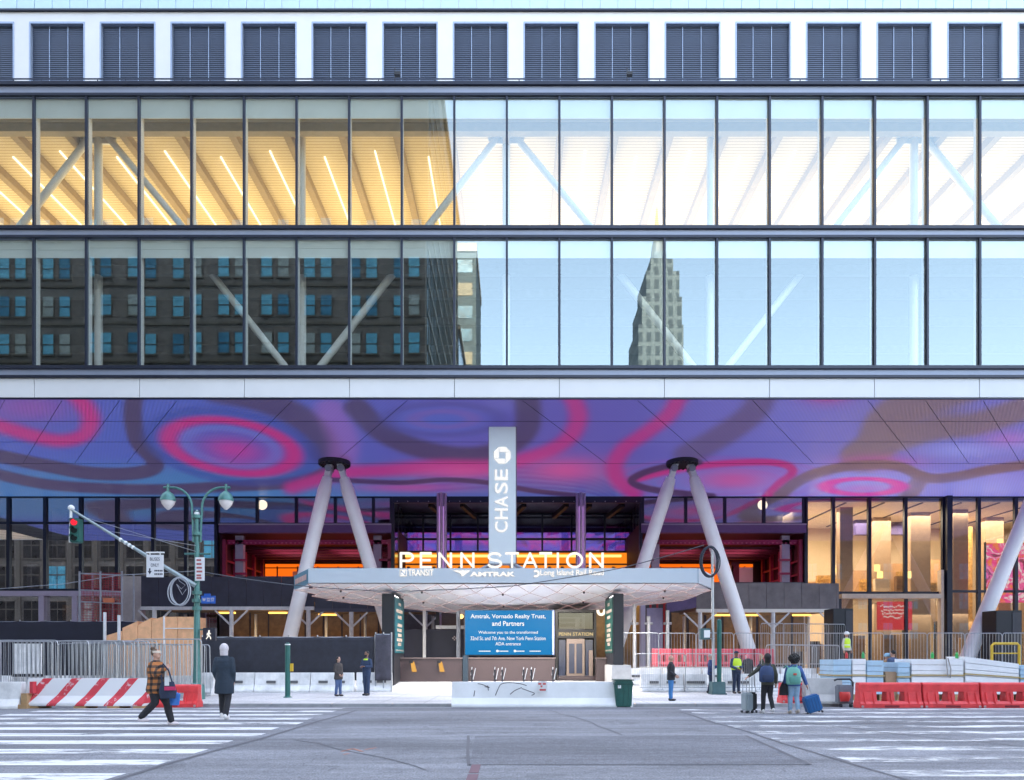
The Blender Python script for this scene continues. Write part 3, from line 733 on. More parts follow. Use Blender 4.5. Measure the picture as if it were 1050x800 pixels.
b = MB(); b.box(XW(403), XW(657), W-.2, W+.2, ZS-.5, ZS-.03); b.build('edge_beam', dark_mull, t)
for p in (440, 473, 538, 582, 606, 640):
    b = MB(); s = -1 if p < 527 else 1; b.bar((X(p, W)+0, W+.5, ZS-.5), (X(p, W)+s*-.9, W+2.5, ZS-1.0), .3, .3); b.build('roof_strut', black_m, t)
for k in range(24):
    xx = XW(408)+(XW(652)-XW(408))*k/23; b = MB(); b.ball((xx, W-.25, ZS-.42), .05, n=6); b.build('spot_lamp', mat('lamp_dark', (.25, .25, .3), .3), t)
lila_l = emit('lilac_tube', (205, 150, 240), .9)
for p, lb in ((453, 'pale pink clustered pillar behind the first N of the station name'), (595.5, 'pale pink clustered pillar behind the last letters of the station name')):
    yq = 49.5; t = thing('clustered_pillar', lb, 'pillar', (X(p, yq), yq, .3), 'pink clustered pillars of the entrance')
    for dx, dy in ((-.24, 0), (0, -.2), (.24, 0)):
        b = MB(); b.tube([(X(p, yq)+dx, yq+dy, .3), (X(p, yq)+dx, yq+dy, ZS-.1)], .13, 12); b.build('shaft', mat('pillar_lilac', (.50, .40, .55), .35, .2), t, smooth=True)
    for dx in (-.12, .12):
        b = MB(); b.tube([(X(p, yq)+dx, yq-.22, 8), (X(p, yq)+dx, yq-.22, Z(520, yq))], .04, 8); b.build('light_tube', lila_l, t)
    b = MB(); b.loft([((X(p, yq), yq, .3), .6, .5), ((X(p, yq), yq, .7), .55, .45)]); b.build('base', lilac, t)

m = bpy.data.materials.new('violet_reflection'); m.use_nodes = True; n = m.node_tree; bs = n.nodes['Principled BSDF']; tc = n.nodes.new('ShaderNodeTexCoord')  # emissive pattern standing in for violet soffit reflections in the hall glass
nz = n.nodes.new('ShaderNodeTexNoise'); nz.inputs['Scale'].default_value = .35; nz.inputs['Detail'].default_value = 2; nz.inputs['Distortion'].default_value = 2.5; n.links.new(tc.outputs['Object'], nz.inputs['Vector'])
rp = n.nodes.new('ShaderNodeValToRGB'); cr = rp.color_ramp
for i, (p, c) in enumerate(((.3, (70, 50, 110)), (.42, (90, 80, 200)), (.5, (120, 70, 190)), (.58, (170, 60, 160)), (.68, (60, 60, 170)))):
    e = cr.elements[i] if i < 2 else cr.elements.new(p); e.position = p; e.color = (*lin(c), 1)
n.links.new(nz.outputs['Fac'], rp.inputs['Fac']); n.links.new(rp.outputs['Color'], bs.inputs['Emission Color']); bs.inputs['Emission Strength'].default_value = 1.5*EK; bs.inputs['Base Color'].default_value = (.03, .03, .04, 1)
t = thing('reflection_panel', 'long glowing violet panel added for soffit reflections in the recessed entrance hall', 'screen', (XW(530), HYW+.6, Z(566, HYW)))
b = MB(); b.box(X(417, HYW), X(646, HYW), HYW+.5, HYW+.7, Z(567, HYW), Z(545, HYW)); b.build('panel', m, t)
# right: warm shop
cream = mat('cream_wall', (.62, .50, .35), .6, var=.08, scale=.5)
t = storefront('glass_storefront', 'tall glass storefront of the warm lit shop left of the thick dark post', XW(826), XW(967), [XW(v) for v in (854, 891, 928)], ZW(608), [])
b = MB(); b.box(XW(861), XW(962), W-.35, W+.1, ZW(614), ZW(608)-.1); b.build('beam', mat('cream_beam', (.68, .58, .45), .5), t)
b = MB(); b.box(XW(962), XW(967)-.15, W-.35, W+.1, .3, ZW(585)); b.build('cream_post', MATS['cream_beam'], t)
b = MB(); b.box(XW(967), XW(972.5), W-.5, W+.3, .3, ZS-.03); b.build('corner_post', dark_mull, t)
for xa, xb in ((861, 892), (892, 929), (929, 961)):
    b = MB(); b.box(XW(xa)+.05, XW(xb)-.05, W-.012, W+.012, .5, ZW(614.3)); b.build('glass_pane', glass_store, t)
for xa in (861, 892, 929):
    b = MB(); b.box(XW(xa)-.1, XW(xa)+.1, W-.1, W+.1, .3, ZW(614.2)); b.build('mullion', dark_mull, t)
t = storefront('glass_storefront', 'tall glass storefront with the pink screen right of the thick dark post', XW(972.5), XW(1150), [XW(v) for v in (1003, 1041, 1078, 1115)], .5, [ZW(606.5)])
t = room('warm cream shop room with slotted ceiling and shelves of goods', XW(828), XW(1150), W+.4, W+11, .35, ZS-.3, cream, mat('shop_floor', (.5, .4, .28), .4), mat('cream_ceiling', (.75, .68, .56), .6))
for i in range(9):
    x = XW(830)+i*2.9; b = MB(); b.box(x, x+.16, W+.6, W+10, ZS-.36, ZS-.303); b.build('ceiling_slot', black_m, t)
for p, dy, w_ in ((868, 2.2, 1.0), (905, 6, 1.4), (944, 4, 1.6), (985, 3, 1.2), (1020, 6, 1.5), (1060, 3, 1.2), (1100, 6, 2)):
    yy = W+dy; b = MB(); b.box(X(p, yy)-w_/2, X(p, yy)+w_/2, yy, yy+.6, .35, ZS-.31); b.build('pillar', mat('shop_pillar', (.38, .27, .18), .6), t)
for i, (p, dy, pz0, pz1, w_) in enumerate(((860, 5, 606, 590, 2.0), (880, 6, 606, 585, 1.6), (900, 4, 607, 600, 1.3), (915, 7, 606, 578, 2.2), (938, 6, 606, 586, 2.6), (952, 8, 606, 574, 2), (990, 7, 690, 540, 1.2), (1030, 4, 690, 600, 1), (890, 7, 548, 530, 2), (925, 8, 548, 528, 2))):
    yy = W+dy; b = MB(); b.box(X(p, yy)-w_/2, X(p, yy)+w_/2, yy, yy+.5, Z(pz0, yy), Z(pz1, yy)); b.build('shelf_unit', [mat('gold_shelf', (.62, .38, .12), .5, var=.5, scale=6), mat('tan_crate', 0), mat('blue_panel', (.10, .08, .24), .6)][2 if i > 7 else i % 2], t)
b = MB(); b.box(XW(828), XW(965), W+.5, W+8, ZW(612), ZW(608)); b.build('mezzanine_floor', cream, t)
for p, pz in ((858, 588), (867, 587), (899, 586), (902, 593), (931, 593), (866, 622), (983, 560), (1025, 560)):
    yy = W+4; b = MB(); b.box(X(p, yy)-.22, X(p, yy)+.22, yy-.1, yy, Z(pz, yy), Z(pz-7, yy)); b.build('wall_lamp', emit('shop_lamp', (255, 214, 130), 2.2), t)
for x_, z_, e in ((XW(860), ZS-.6, 300), (XW(930), ZS-.6, 300), (XW(1010), ZS-.6, 300), (XW(1080), ZS-.6, 260), (XW(900), ZW(613), 170), (XW(1000), 5, 110)):
    arealight(t, 'shop_light', (x_, W+5, z_), 6, 5, e*1.35, (1, .83, .60))
rs_ = random.Random(21)
for k in range(46):
    p = rs_.uniform(833, 1000) if k % 3 else rs_.uniform(980, 1060); dy = rs_.uniform(2.5, 9.5); yy = W+dy; lo = rs_.choice((606, 606, 690)) if p < 962 else 690
    hgt = rs_.uniform(5, 16) if lo == 606 else rs_.uniform(20, 55); w_ = rs_.uniform(.25, 1.2)
    zl = Z(lo, yy) if lo == 606 else .36
    b = MB(); b.box(X(p, yy)-w_/2, X(p, yy)+w_/2, yy, yy+.4, zl, zl+hgt*yy/FOC); 
    for q in range(1, 4): b.box(X(p, yy)-w_/2-.02, X(p, yy)+w_/2+.02, yy-.08, yy, zl+hgt*yy/FOC*q/4-.03, zl+hgt*yy/FOC*q/4+.03)
    b.build('display_rack', [MATS['gold_shelf'], mat('walnut', (.14, .075, .04), .6, var=.3), mat('rack_black', (.03, .028, .03), .5), MATS['tan_crate'], mat('linen', (.6, .52, .42), .8)][k % 5], t)
b = MB(); yy = W+.35; b.box(X(899, yy), X(935, yy), yy-.04, yy, Z(646, yy), Z(617, yy))
ps = thing('red_poster', 'red poster with white handwriting in the lower shop window', 'poster', (X(917, yy), yy, Z(646, yy)))
b.build('panel', emit('poster_glow_red', (226, 48, 62), .9), ps)  # poster and writing given their own glow to show through the glass
b = MB(); random.seed(3)
for r in range(4):
    x = 902+r*1.2
    while x < 930-r*2:
        w_ = random.uniform(.8, 2.2); zc = 622+r*3.6+random.uniform(-.7, .7)
        b.bar((X(x, yy), yy-.05, Z(zc, yy)), (X(x+w_, yy), yy-.05, Z(zc+random.uniform(-1.6, 1.6), yy)), .012, .1); x += w_+random.uniform(.1, .7)
b.build('handwriting', emit('poster_glow_white', (255, 225, 220), .8), ps)
yy = W+1.2
ps = thing('shop_screen', 'bright pink and orange picture screen inside the right shop', 'screen', (X(1035, yy), yy, 3))
m = bpy.data.materials.new('pink_screen'); m.use_nodes = True; n = m.node_tree; bs = n.nodes['Principled BSDF']; tc = n.nodes.new('ShaderNodeTexCoord')
nz = n.nodes.new('ShaderNodeTexNoise'); nz.inputs['Scale'].default_value = .7; nz.inputs['Detail'].default_value = 3; nz.inputs['Distortion'].default_value = 1.5; n.links.new(tc.outputs['Object'], nz.inputs['Vector'])
rp = n.nodes.new('ShaderNodeValToRGB'); cr = rp.color_ramp; cr.interpolation = 'CONSTANT'
for i, (p, c) in enumerate(((0, (.8, .03, .12)), (.36, (.95, .22, .05)), (.43, (.9, .06, .28)), (.51, (.92, .75, .72)), (.54, (.9, .10, .34)), (.63, (.25, .02, .06)))) :
    e = cr.elements[i] if i < 2 else cr.elements.new(p); e.position = p; e.color = (*c, 1)
n.links.new(nz.outputs['Fac'], rp.inputs['Fac']); n.links.new(rp.outputs['Color'], bs.inputs['Emission Color']); bs.inputs['Emission Strength'].default_value = .9*EK; bs.inputs['Base Color'].default_value = (.05, .02, .03, 1)
b = MB(); b.box(X(1011, yy), X(1068, yy), yy, yy+.1, Z(618, yy), Z(557, yy)); b.build('display', m, ps)
b = MB(); b.box(X(1010, yy), X(1011, yy), yy-.03, yy+.13, Z(690, yy), Z(556, yy)); b.box(X(1068, yy), X(1069, yy), yy-.03, yy+.13, Z(690, yy), Z(556, yy)); b.build('stand', black_m, ps)

# ground floor wall behind the sheds
t = thing('plywood_wall', 'warm lit plywood and dark panel wall behind the left shed', 'wall', (XW(310), W+.4, .3))
b = MB(); b.box(XW(222)+.1, XW(470), W+.5, W+.7, .3, ZW(598)); b.build('dark_panel', mat('charcoal_panel', (.06, .055, .06), .7, var=.3), t)
b = MB()
for k in range(9): xa = XW(236+k*19); b.box(xa, xa+1.25, W+.42, W+.495, 2.4, ZW(621)+(k % 3)*.3)
b.build('plywood_sheet', mat('plywood_warm', (.26, .15, .06), .7, var=.35, scale=2), t)
t = thing('plywood_wall', 'brown plywood wall behind the right shed posts', 'wall', (XW(760), W+.4, .3))
b = MB(); b.box(XW(657), XW(826), W+.5, W+.7, .3, ZW(598)); b.build('dark_panel', MATS['charcoal_panel'], t)
b = MB()
for k in range(8): xa = XW(690+k*18); b.box(xa, xa+1.1, W+.42, W+.495, 1.0+(k % 2), ZW(628)+(k % 3)*.2)
b.build('plywood_sheet', MATS['plywood_warm'], t)
# ================================================================ CANOPY
CF, CS = 32.0, 35.0
cz0, cz1 = 5.03, 5.72
xl, xr = X(316, CF), X(715, CF); xl2, xr2 = X(301.5, CS), X(730, CS)
YB = 41.0
t = thing('station_canopy', 'white faceted canopy with rail names on its fascia over the station entrance', 'canopy', (-.5, CF, .3))
canopy = t
b = MB(); b.box(xl, xr, CF, CF+.1, cz0, cz1); b.build('fascia', mat('canopy_grey', (.47, .52, .57), .45, var=.04, scale=.4), t, bevel=.01)
b = MB()
for xa, xb in ((xl, xl2), (xr, xr2)):
    d = Vector((xb-xa, CS-CF, 0)).normalized(); nn = Vector((-d.y, d.x, 0))*.05*(1 if xa < 0 else -1)
    p = [Vector((xa, CF+.102, 0)), Vector((xb, CS, 0))]
    if xa < 0:
        q = [p[0]-nn*0, p[1]-nn*0, p[1]-nn*2, p[0]-nn*2]
        b = MB(); b.hexa([Vector((v.x, v.y, cz0)) for v in q]+[Vector((v.x, v.y, cz1)) for v in q]); b.build('side_panel', mat('side_teal', (.14, .30, .40), .5), t)
        b = MB()
        for k in range(7):
            a = p[0]+(p[1]-p[0])*(.12+.11*k); c = p[0]+(p[1]-p[0])*(.19+.11*k)
            b.bar(a-d.cross(Vector((0, 0, 1)))*0+Vector((-.03, -.03, cz0+.33)), c+Vector((-.03, -.03, cz0+.33)), .02, .26)
        b.build('side_lettering', mat('pale_pink_letters', (.75, .5, .45), .5), t)
    else:
        q = [p[0], p[1], p[1]+nn*2, p[0]+nn*2]
        b = MB(); b.hexa([Vector((v.x, v.y, cz0)) for v in q]+[Vector((v.x, v.y, cz1)) for v in q]); b.build('side_panel', MATS['canopy_grey'], t)
# roof and faceted underside
b = MB(); b.prism([(xl, CF+.11), (xr, CF+.11), (xr2-.06, CS), (xr2-.06, YB), (xl2+.06, YB), (xl2+.06, CS)], cz1-.12, cz1-.02, 'z'); b.build('roof', mat('canopy_roof', (.6, .6, .6), .7), t)
fac = mat('canopy_soffit', (.86, .86, .88), .35, var=.03, scale=.5)
def und(x, y):                       # underside height: a shallow hull, deepest at the back centre
    u = abs(x+.5)/(10.7); v = (y-CF)/(YB-CF)
    return cz0-.02-1.05*max(0, 1-u)**.9*v**.8-.06*v
NXX, NYY = 15, 6; grid = []
for j in range(NYY+1):
    v = j/NYY; y = CF+.1+(YB-CF-.1)*v
    lim = (xl+(xl2-xl)*min(1, (y-CF)/(CS-CF)), xr+(xr2-xr)*min(1, (y-CF)/(CS-CF)))
    rowp = []
    for i in range(NXX+1):
        ii = i+(.5 if j % 2 else 0); x = lim[0]+(lim[1]-lim[0])*min(1, max(0, ii/NXX))
        z = und(x, y)+(0 if j in (0,) else random.Random(i*31+j).uniform(-.02, .02)-(.05 if (j % 2) else -.01)*(0 if i in (0, NXX) else 1))
        rowp.append(Vector((x, y, min(z, cz0+.0))))
    grid.append(rowp)
b = MB(); e = MB()
for j in range(NYY):
    for i in range(NXX):
        a, c, d_, g = grid[j][i], grid[j][i+1], grid[j+1][i], grid[j+1][i+1]
        tr = ((a, c, d_), (c, g, d_)) if j % 2 == 0 else ((a, c, g), (a, g, d_))
        for q in tr: b.face(q); 
        es = ((c, d_), (a, d_)) if j % 2 == 0 else ((a, g), (a, d_))
        for p0, p1 in es:
            if (p1-p0).length > .05: e.bar(p0-Vector((0, 0, .006)), p1-Vector((0, 0, .006)), .024, .012)
und_o = b.build('faceted_underside', fac, t)
e.build('facet_joints', emit('joint_pink', (235, 188, 184), .8), und_o)
for j in (1, 3):
    for i in range(1, NXX, 3): p = grid[j][i]; b = MB(); b.ball((p.x, p.y, p.z-.06), .06, n=8); b.build('spot_lamp', black_m, und_o)
for px_ in (470, 596):
    yq = 38.5; b = MB(); b.tube([(X(px_, yq), yq, .3), (X(px_, yq), yq, cz0-.9)], .12, 12); b.build('post', steel_grey, t)

for px_ in (-7, -2.5, 2, 6): arealight(t, 'canopy_fill_light', (px_, 33.8, 4.55), 2.5, 1.2, 165, (1, .95, .92))  # unseen fill lamps added to brighten pavement and canopy underside
# station name in standing strokes
Y0 = CF+.35
letw = emit('letter_white', (255, 246, 235), 1.15)
def stroke_letter(ch, pa, pb, y, py0, py1, w, m, parent, name='letter'):
    x0, x1, z0, z1 = X(pa, y)+w/2, X(pb, y)-w/2, Z(py1, y)+w/2, Z(py0, y)-w/2
    A = lambda u, v: Vector((x0+(x1-x0)*u, y, z0+(z1-z0)*v))
    arc = lambda cu, cv, ru, rv, a0, a1, n=10: [A(cu+ru*math.cos(R(a0+(a1-a0)*k/n)), cv+rv*math.sin(R(a0+(a1-a0)*k/n))) for k in range(n+1)]
    S_ = {'P': [[A(0, 0), A(0, 1), A(.55, 1)]+arc(.6, .73, .4, .27, 90, -90)+[A(0, .46)]],
         'E': [[A(1, 1), A(0, 1), A(0, 0), A(1, 0)], [A(0, .5), A(.9, .5)]],
         'N': [[A(0, 0), A(0, 1), A(1, 0), A(1, 1)]],
         'S': [arc(.5, .75, .46, .25, 20, 270)+arc(.5, .25, .5, .25, 90, -160)],
         'T': [[A(0, 1), A(1, 1)], [A(.5, 1), A(.5, 0)]],
         'A': [[A(0, 0), A(.5, 1), A(1, 0)], [A(.2, .33), A(.8, .33)]],
         'I': [[A(.5, 0), A(.5, 1)]],
         'O': [arc(.5, .5, .5, .5, 0, 360, 24)]}[ch]
    b = MB()
    for pl in S_:
        for p, q in zip(pl, pl[1:]):
            d = (q-p)
            if d.length < 1e-4: continue
            d.normalize(); b.bar(p-d*w*.3, q+d*w*.3, w, .1, up=(0, 1, 0))
    return b.build(name, m, parent)
for ch, a, c in (('P', 410, 424.5), ('E', 430.5, 443), ('N', 449.5, 463.5), ('N', 472, 486.5), ('S', 499.5, 515), ('T', 517.5, 532.5), ('A', 536, 551), ('T', 552.5, 566.5), ('I', 570.5, 573.5), ('O', 580.5, 598), ('N', 604, 619)):
    # up=(0,1,0): width measured across the stroke in the picture plane
    stroke_letter(ch, a, c, Y0, 566.3, 582.8, .105, letw, t)
yl = CF-.02
lw_ = emit('fascia_lettering', (255, 248, 240), 1.15)
text('rail_name', 'TRANSIT', (X(431.5, yl), yl, Z(587.2, yl)), X(444.5, yl)-X(418.5, yl), .30, lw_, t, bold=.006)
b = MB(); b.box(X(410, yl), X(417, yl), yl-.02, yl, Z(591, yl), Z(584.3, yl)); lg = b.build('rail_emblem', lw_, t)
b = MB(); a0, a1 = X(411.2, yl), X(415.8, yl); z0, z1 = Z(590.2, yl), Z(585.2, yl)
for p, q in (((a0, z0), (a0, z1)), ((a0, z1), (a1, z0)), ((a1, z0), (a1, z1))): b.bar((p[0], yl-.028, p[1]), (q[0], yl-.028, q[1]), .05, .012, up=(0, 1, 0))
b.build('emblem_stroke', MATS['canopy_grey'], lg)
text('rail_name', 'AMTRAK', (X(505, yl), yl, Z(588.8, yl)), X(528, yl)-X(482, yl), .21, lw_, t, bold=.03)
b = MB()
for (xa, za), (xb, zb), (xc, zc), (xd, zd) in (((464, 585), (471, 585), (476, 587.5), (471, 587.5)), ((472.5, 585), (477, 585), (475.5, 589.5), (471.5, 588.5)), ((478, 585), (482.5, 585), (474.5, 591), (472.5, 590))):
    b.prism([(X(xa, yl), Z(za, yl)), (X(xb, yl), Z(zb, yl)), (X(xc, yl), Z(zc, yl)), (X(xd, yl), Z(zd, yl))], yl-.02, yl, 'y')
b.build('rail_emblem', lw_, t)
text('rail_name', 'Long Island Rail Road', (X(586.5, yl), yl, Z(588, yl)), X(619, yl)-X(554, yl), .33, lw_, t, bold=.006)
b = MB(); cxx, czz = X(549.5, yl), Z(588.3, yl)
pts = [(cxx+.13*math.cos(R(a)), yl-.01, czz+.13*math.sin(R(a))) for a in range(-130, 131, 20)]
for p, q in zip(pts, pts[1:]): b.bar(p, q, .09, .02, up=(0, 1, 0))
b.build('rail_emblem', lw_, t)

# blade sign on top
BY = 34.0
t = thing('blade_sign', 'tall grey blade sign reading CHASE standing on the canopy', 'sign', (X(515, BY), BY, cz1))
b = MB(); b.box(X(501.3, BY), X(528.8, BY), BY, BY+.7, Z(578, BY), Z(437.5, BY)); b.build('panel', mat('sign_grey', (.55, .60, .64), .4, var=.05, scale=.5), t, bevel=.015)
b = MB(); b.box(X(528.8, BY)+.003, X(528.8, BY)+.05, BY+.02, BY+.68, Z(578, BY), Z(437.5, BY)); b.box(X(501.3, BY)-.02, X(501.3, BY)-.003, BY+.02, BY+.68, Z(578, BY), Z(437.5, BY)); b.build('edge_strip', mat('dark_edge', (.08, .05, .09), .5), t)
b = MB()
for s in (-1, 1):
    for yq in (BY+.1, BY+.6): b.tube([(X(515, BY)+s*.2, yq, Z(574, BY)), (X(515, BY)+s*1.0, yq, cz1-.1)], .06, 8); b.tube([(X(515, BY)+s*.5, yq, Z(577, BY)), (X(515, BY)+s*1.7, yq, cz1-.1)], .06, 8)
b.build('strut', steel_grey, t, smooth=True)
wl = emit('sign_white', (255, 255, 255), .95)
for ch, pc in (('C', 540.5), ('H', 527), ('A', 514.5), ('S', 500.5), ('E', 487)):
    text('letter', ch, (X(514, BY), BY-.002, Z(pc, BY)), 11.2*BY/FOC, 13.4*BY/FOC, wl, t, xd=(0, 0, 1), up=(-1, 0, 0), bold=.018, depth=.03)
b = MB(); cx_, cz_, s_ = X(515, BY), Z(467, BY), 8.6*BY/FOC
for k in range(4):
    pts = [(-.34, 1), (.42, 1), (1, .42), (1, .40), (-.34, .40)]
    for _ in range(k): pts = [(y, -x) for x, y in pts]
    b.prism([(cx_+x*s_, cz_+y*s_) for x, y in pts], BY-.03, BY-.002, 'y')
b.build('emblem', wl, t)

# pylons with train signs
def pylon(label, xa, xb, inner, m_sign, name='sign_pylon'):
    PY = 33.0; z0 = gz(PY); z1 = 4.62
    t = thing(name, label, 'sign', ((xa+xb)/2, PY, z0), 'signposted pylons under the canopy')
    b = MB(); b.box(xa, xb, PY, PY+2.9, z0+(0 if inner == 'r' else 1.0), z1); b.build('body', black_m, t, bevel=.02)
    xi = xb+.004 if inner == 'r' else xa-.004; s = 1 if inner == 'r' else -1
    b = MB(); b.box(xi, xi+s*.03, PY+.12, PY+2.8, 1.75, z1-.15); b.build('sign_face', m_sign, t)
    b = MB(); rnd = random.Random(5)
    for k, (z, w_) in enumerate(((4.2, .6), (3.85, 1.9), (3.55, 1.1), (3.15, 1.1), (2.9, 1.4), (2.65, 1.0), (2.42, 1.6), (2.2, .9))):
        y = PY+1.4-w_/2
        while y < PY+1.4+w_/2: l = rnd.uniform(.12, .22); b.box(xi+s*.031, xi+s*.036, y, y+l, z-.08, z+.08); y += l+.05
    k = 0
    for k in range(8): b.box(xi+s*.031, xi+s*.036, PY+.3+k*.3, PY+.42+k*.3, 1.85, 1.93)
    b.build('sign_lettering', mat('sign_cream', (.5, .38, .3), .5), t)
    if inner == 'l':
        b = MB(); b.box(xa-.1, xb+.35, PY-.1, PY+2.9, z0-.1, z0+.997); b.build('base', concrete, t, bevel=.02)
    return t
pylon('black pylon with a teal train sign at the left end of the entrance', X(391.5, 33), X(404, 33), 'r', mat('teal_sign', (.012, .10, .12), .5))
pylon('black pylon with a green train sign beside the green litter bin', X(629, 33), X(639.5, 33), 'l', mat('green_sign', (.01, .07, .055), .5))

# video board
SY = 36.4
t = thing('video_board', 'blue video board welcoming travellers under the canopy', 'screen', (X(521, SY), SY, .3))
b = MB(); b.box(X(476, SY), X(567.5, SY), SY+.01, SY+.25, Z(672.5, SY), Z(625, SY)); b.build('casing', black_m, t)
b = MB(); b.box(X(477, SY), X(566, SY), SY-.02, SY+.008, Z(671.5, SY), Z(626, SY)); b.build('screen', emit('screen_blue', (0, 122, 184), 1.0), t)
b = MB(); b.box(X(566.2, SY), X(568.3, SY), SY-.05, SY+.26, Z(671.5, SY), Z(626, SY)); b.build('side_trim', mat('lilac_trim', (.35, .40, .65), .4), t)
for px_ in (490, 553):
    b = MB(); b.box(X(px_, SY)-.06, X(px_, SY)+.06, SY+.05, SY+.2, .3, Z(672.4, SY)); b.build('post', black_m, t)
sw = emit('screen_text', (255, 250, 250), 1.0); sy = SY-.025
for tx, pc, pw, ph, bd in (('Amtrak, Vornado Realty Trust,', 632.6, 77, 5.6, .014), ('and Partners', 639.4, 33, 5.0, .014), ('Welcome you to the transformed', 648.9, 61, 4.0, .004), ('32nd St. and 7th Ave. New York Penn Station', 654.6, 77, 3.9, .004), ('ADA entrance', 660.2, 26, 3.4, .004)):
    text('message_line', tx, (X(521, sy), sy, Z(pc, sy)), pw*sy/FOC, ph*sy/FOC, sw, t, depth=.006, bold=bd)
b = MB(); b2 = MB()
for xa, w_ in ((491, 12), (509, 12), (527.5, 9), (543, 10.5)):
    x = xa
    while x < xa+w_: l = random.uniform(.7, 1.6); b.box(X(x, sy), X(x+l, sy), sy-.006, sy, Z(668.3, sy), Z(667.3, sy)); x += l+.25
for xa in (510, 528): b2.tube([(X(xa, sy), sy-.007, Z(667.6, sy)), (X(xa, sy), sy, Z(667.6, sy))], .07, 10)
b.build('partner_line', sw, t); b2.build('partner_emblem', sw, t)

# elevator house
EY = 37.0
bronze = mat('dark_bronze', (.05, .045, .042), .4, .4)
t = thing('elevator_house', 'dark bronze elevator house lettered PENN STATION under the canopy', 'elevator', (X(591, EY), EY, .3))
ex0, ex1 = X(569.5, EY), X(611.5, EY)
E = lambda a, c, p0, p1, y0, y1, n_, m: (lambda b: (b.box(X(a, EY), X(c, EY), y0, y1, max(.3, Z(p1, EY)), Z(p0, EY)), b.build(n_, m, t))[1])(MB())
E(569.5, 572, 625, 698, EY, EY+2.4, 'corner_post', bronze); E(609, 611.5, 625, 698, EY, EY+2.4, 'corner_post', bronze)
E(572, 609, 625, 628, EY, EY+2.4, 'roof_beam', bronze); E(572, 609, 645.5, 654.5, EY-.03, EY+.2, 'sign_beam', bronze)
E(573, 608, 628.5, 645, EY+.1, EY+.12, 'upper_glass', glass('bronze_glass', .03, (.5, .5, .5), fres=.05))
E(574, 600, 632, 633.3, EY+.8, EY+1, 'rail', pale_steel); E(574, 600, 637, 638.5, EY+.8, EY+1, 'rail', pale_steel); E(574, 600, 642, 645, EY+.8, EY+1, 'rail', white_panel); E(591, 596, 632, 645, EY+.7, EY+.79, 'motor_box', pale_steel); E(598, 601, 630, 645, EY+.6, EY+.7, 'hoist', white_panel)
d = E(581, 599.5, 655, 693, EY+.02, EY+.12, 'door_frame', mat('bronze_frame', (.34, .25, .20), .4, .3))
for a, c in ((583.5, 589), (591, 597)):
    b = MB(); b.box(X(a, EY), X(c, EY), EY-.005, EY+.015, Z(690.5, EY), Z(660, EY)); b.build('door_glass', mat('door_glass', (.05, .06, .10), .1), d)
E(573, 580, 656, 694, EY+.1, EY+.13, 'side_glass', mat('door_glass', 0)); E(600.5, 608, 656, 694, EY+.1, EY+.13, 'side_glass', MATS['door_glass'])
E(603.5, 607.5, 667, 693, EY-.2, EY-.05, 'call_panel', mat('bronze_frame', 0)); E(571, 611, 693, 697, EY-.6, EY+2.4, 'sill', mat('granite', (.085, .058, .06), .3, var=.25, scale=30))
text('sign_lettering', 'PENN STATION', (X(590.5, EY), EY-.034, Z(650.3, EY)), X(608, EY)-X(573, EY), .19, emit('gold_letter', (255, 226, 165), .9), t, bold=.012, depth=.012)
b = MB(); b.box(ex0, ex1, EY+2.4, EY+2.5, .3, Z(628, EY)); b.build('back_wall', bronze, t)

# granite parapets
gran = MATS['granite']
def gwall(label, a, c, py0, Y_, h2=None):
    t = thing('granite_parapet', label, 'wall', (X((a+c)/2, Y_), Y_, .3), 'polished granite parapets of the entrance')
    b = MB(); b.box(X(a, Y_), X(c, Y_), Y_, Y_+.35, .28, Z(py0, Y_)); b.build('wall', gran, t, bevel=.01)
    b = MB(); b.box(X(a, Y_)-.03, X(c, Y_)+.03, Y_-.04, Y_+.39, Z(py0, Y_)+.003, Z(py0, Y_)+.06); b.build('coping', mat('granite_coping', (.20, .15, .14), .3), t)
    return t
t1 = gwall('granite parapet with two brass step lights beside the teal pylon', 404.5, 474, 675.5, 34.8)
gwall('granite parapet below the blue video board', 480, 569, 675.5, 35.6)
gwall('granite parapet beneath the green pylon', 611.5, 632, 675.5, 35.4)
b = MB(); b.box(X(474.5, 34.7), X(479.5, 34.7), 34.7, 35.3, .28, Z(672, 34.7)); o = b.build('stair_newel', mat('navy_post', (.03, .05, .07), .5)); tag(o, 'dark blue post between the two granite parapets', 'post')
for px_ in (425, 453.5):
    b = MB(); y = 34.78; b.hexa([(X(px_-2.5, y), y-.03, Z(689, y)), (X(px_+2.5, y), y-.03, Z(689, y)), (X(px_+2.5, y), y, Z(689, y)), (X(px_-2.5, y), y, Z(689, y)), (X(px_-4, y), y-.03, Z(678.5, y)), (X(px_-.3, y), y-.03, Z(678.5, y)), (X(px_-.3, y), y, Z(678.5, y)), (X(px_-4, y), y, Z(678.5, y))])
    b.build('step_light', emit('brass_light', (240, 180, 90), .9), t1)
    b = MB(); b.box(X(px_-5, y), X(px_-1.5, y), y-.14, y-.005, Z(680, y), Z(677.5, y)); b.build('light_hood', black_m, t1)
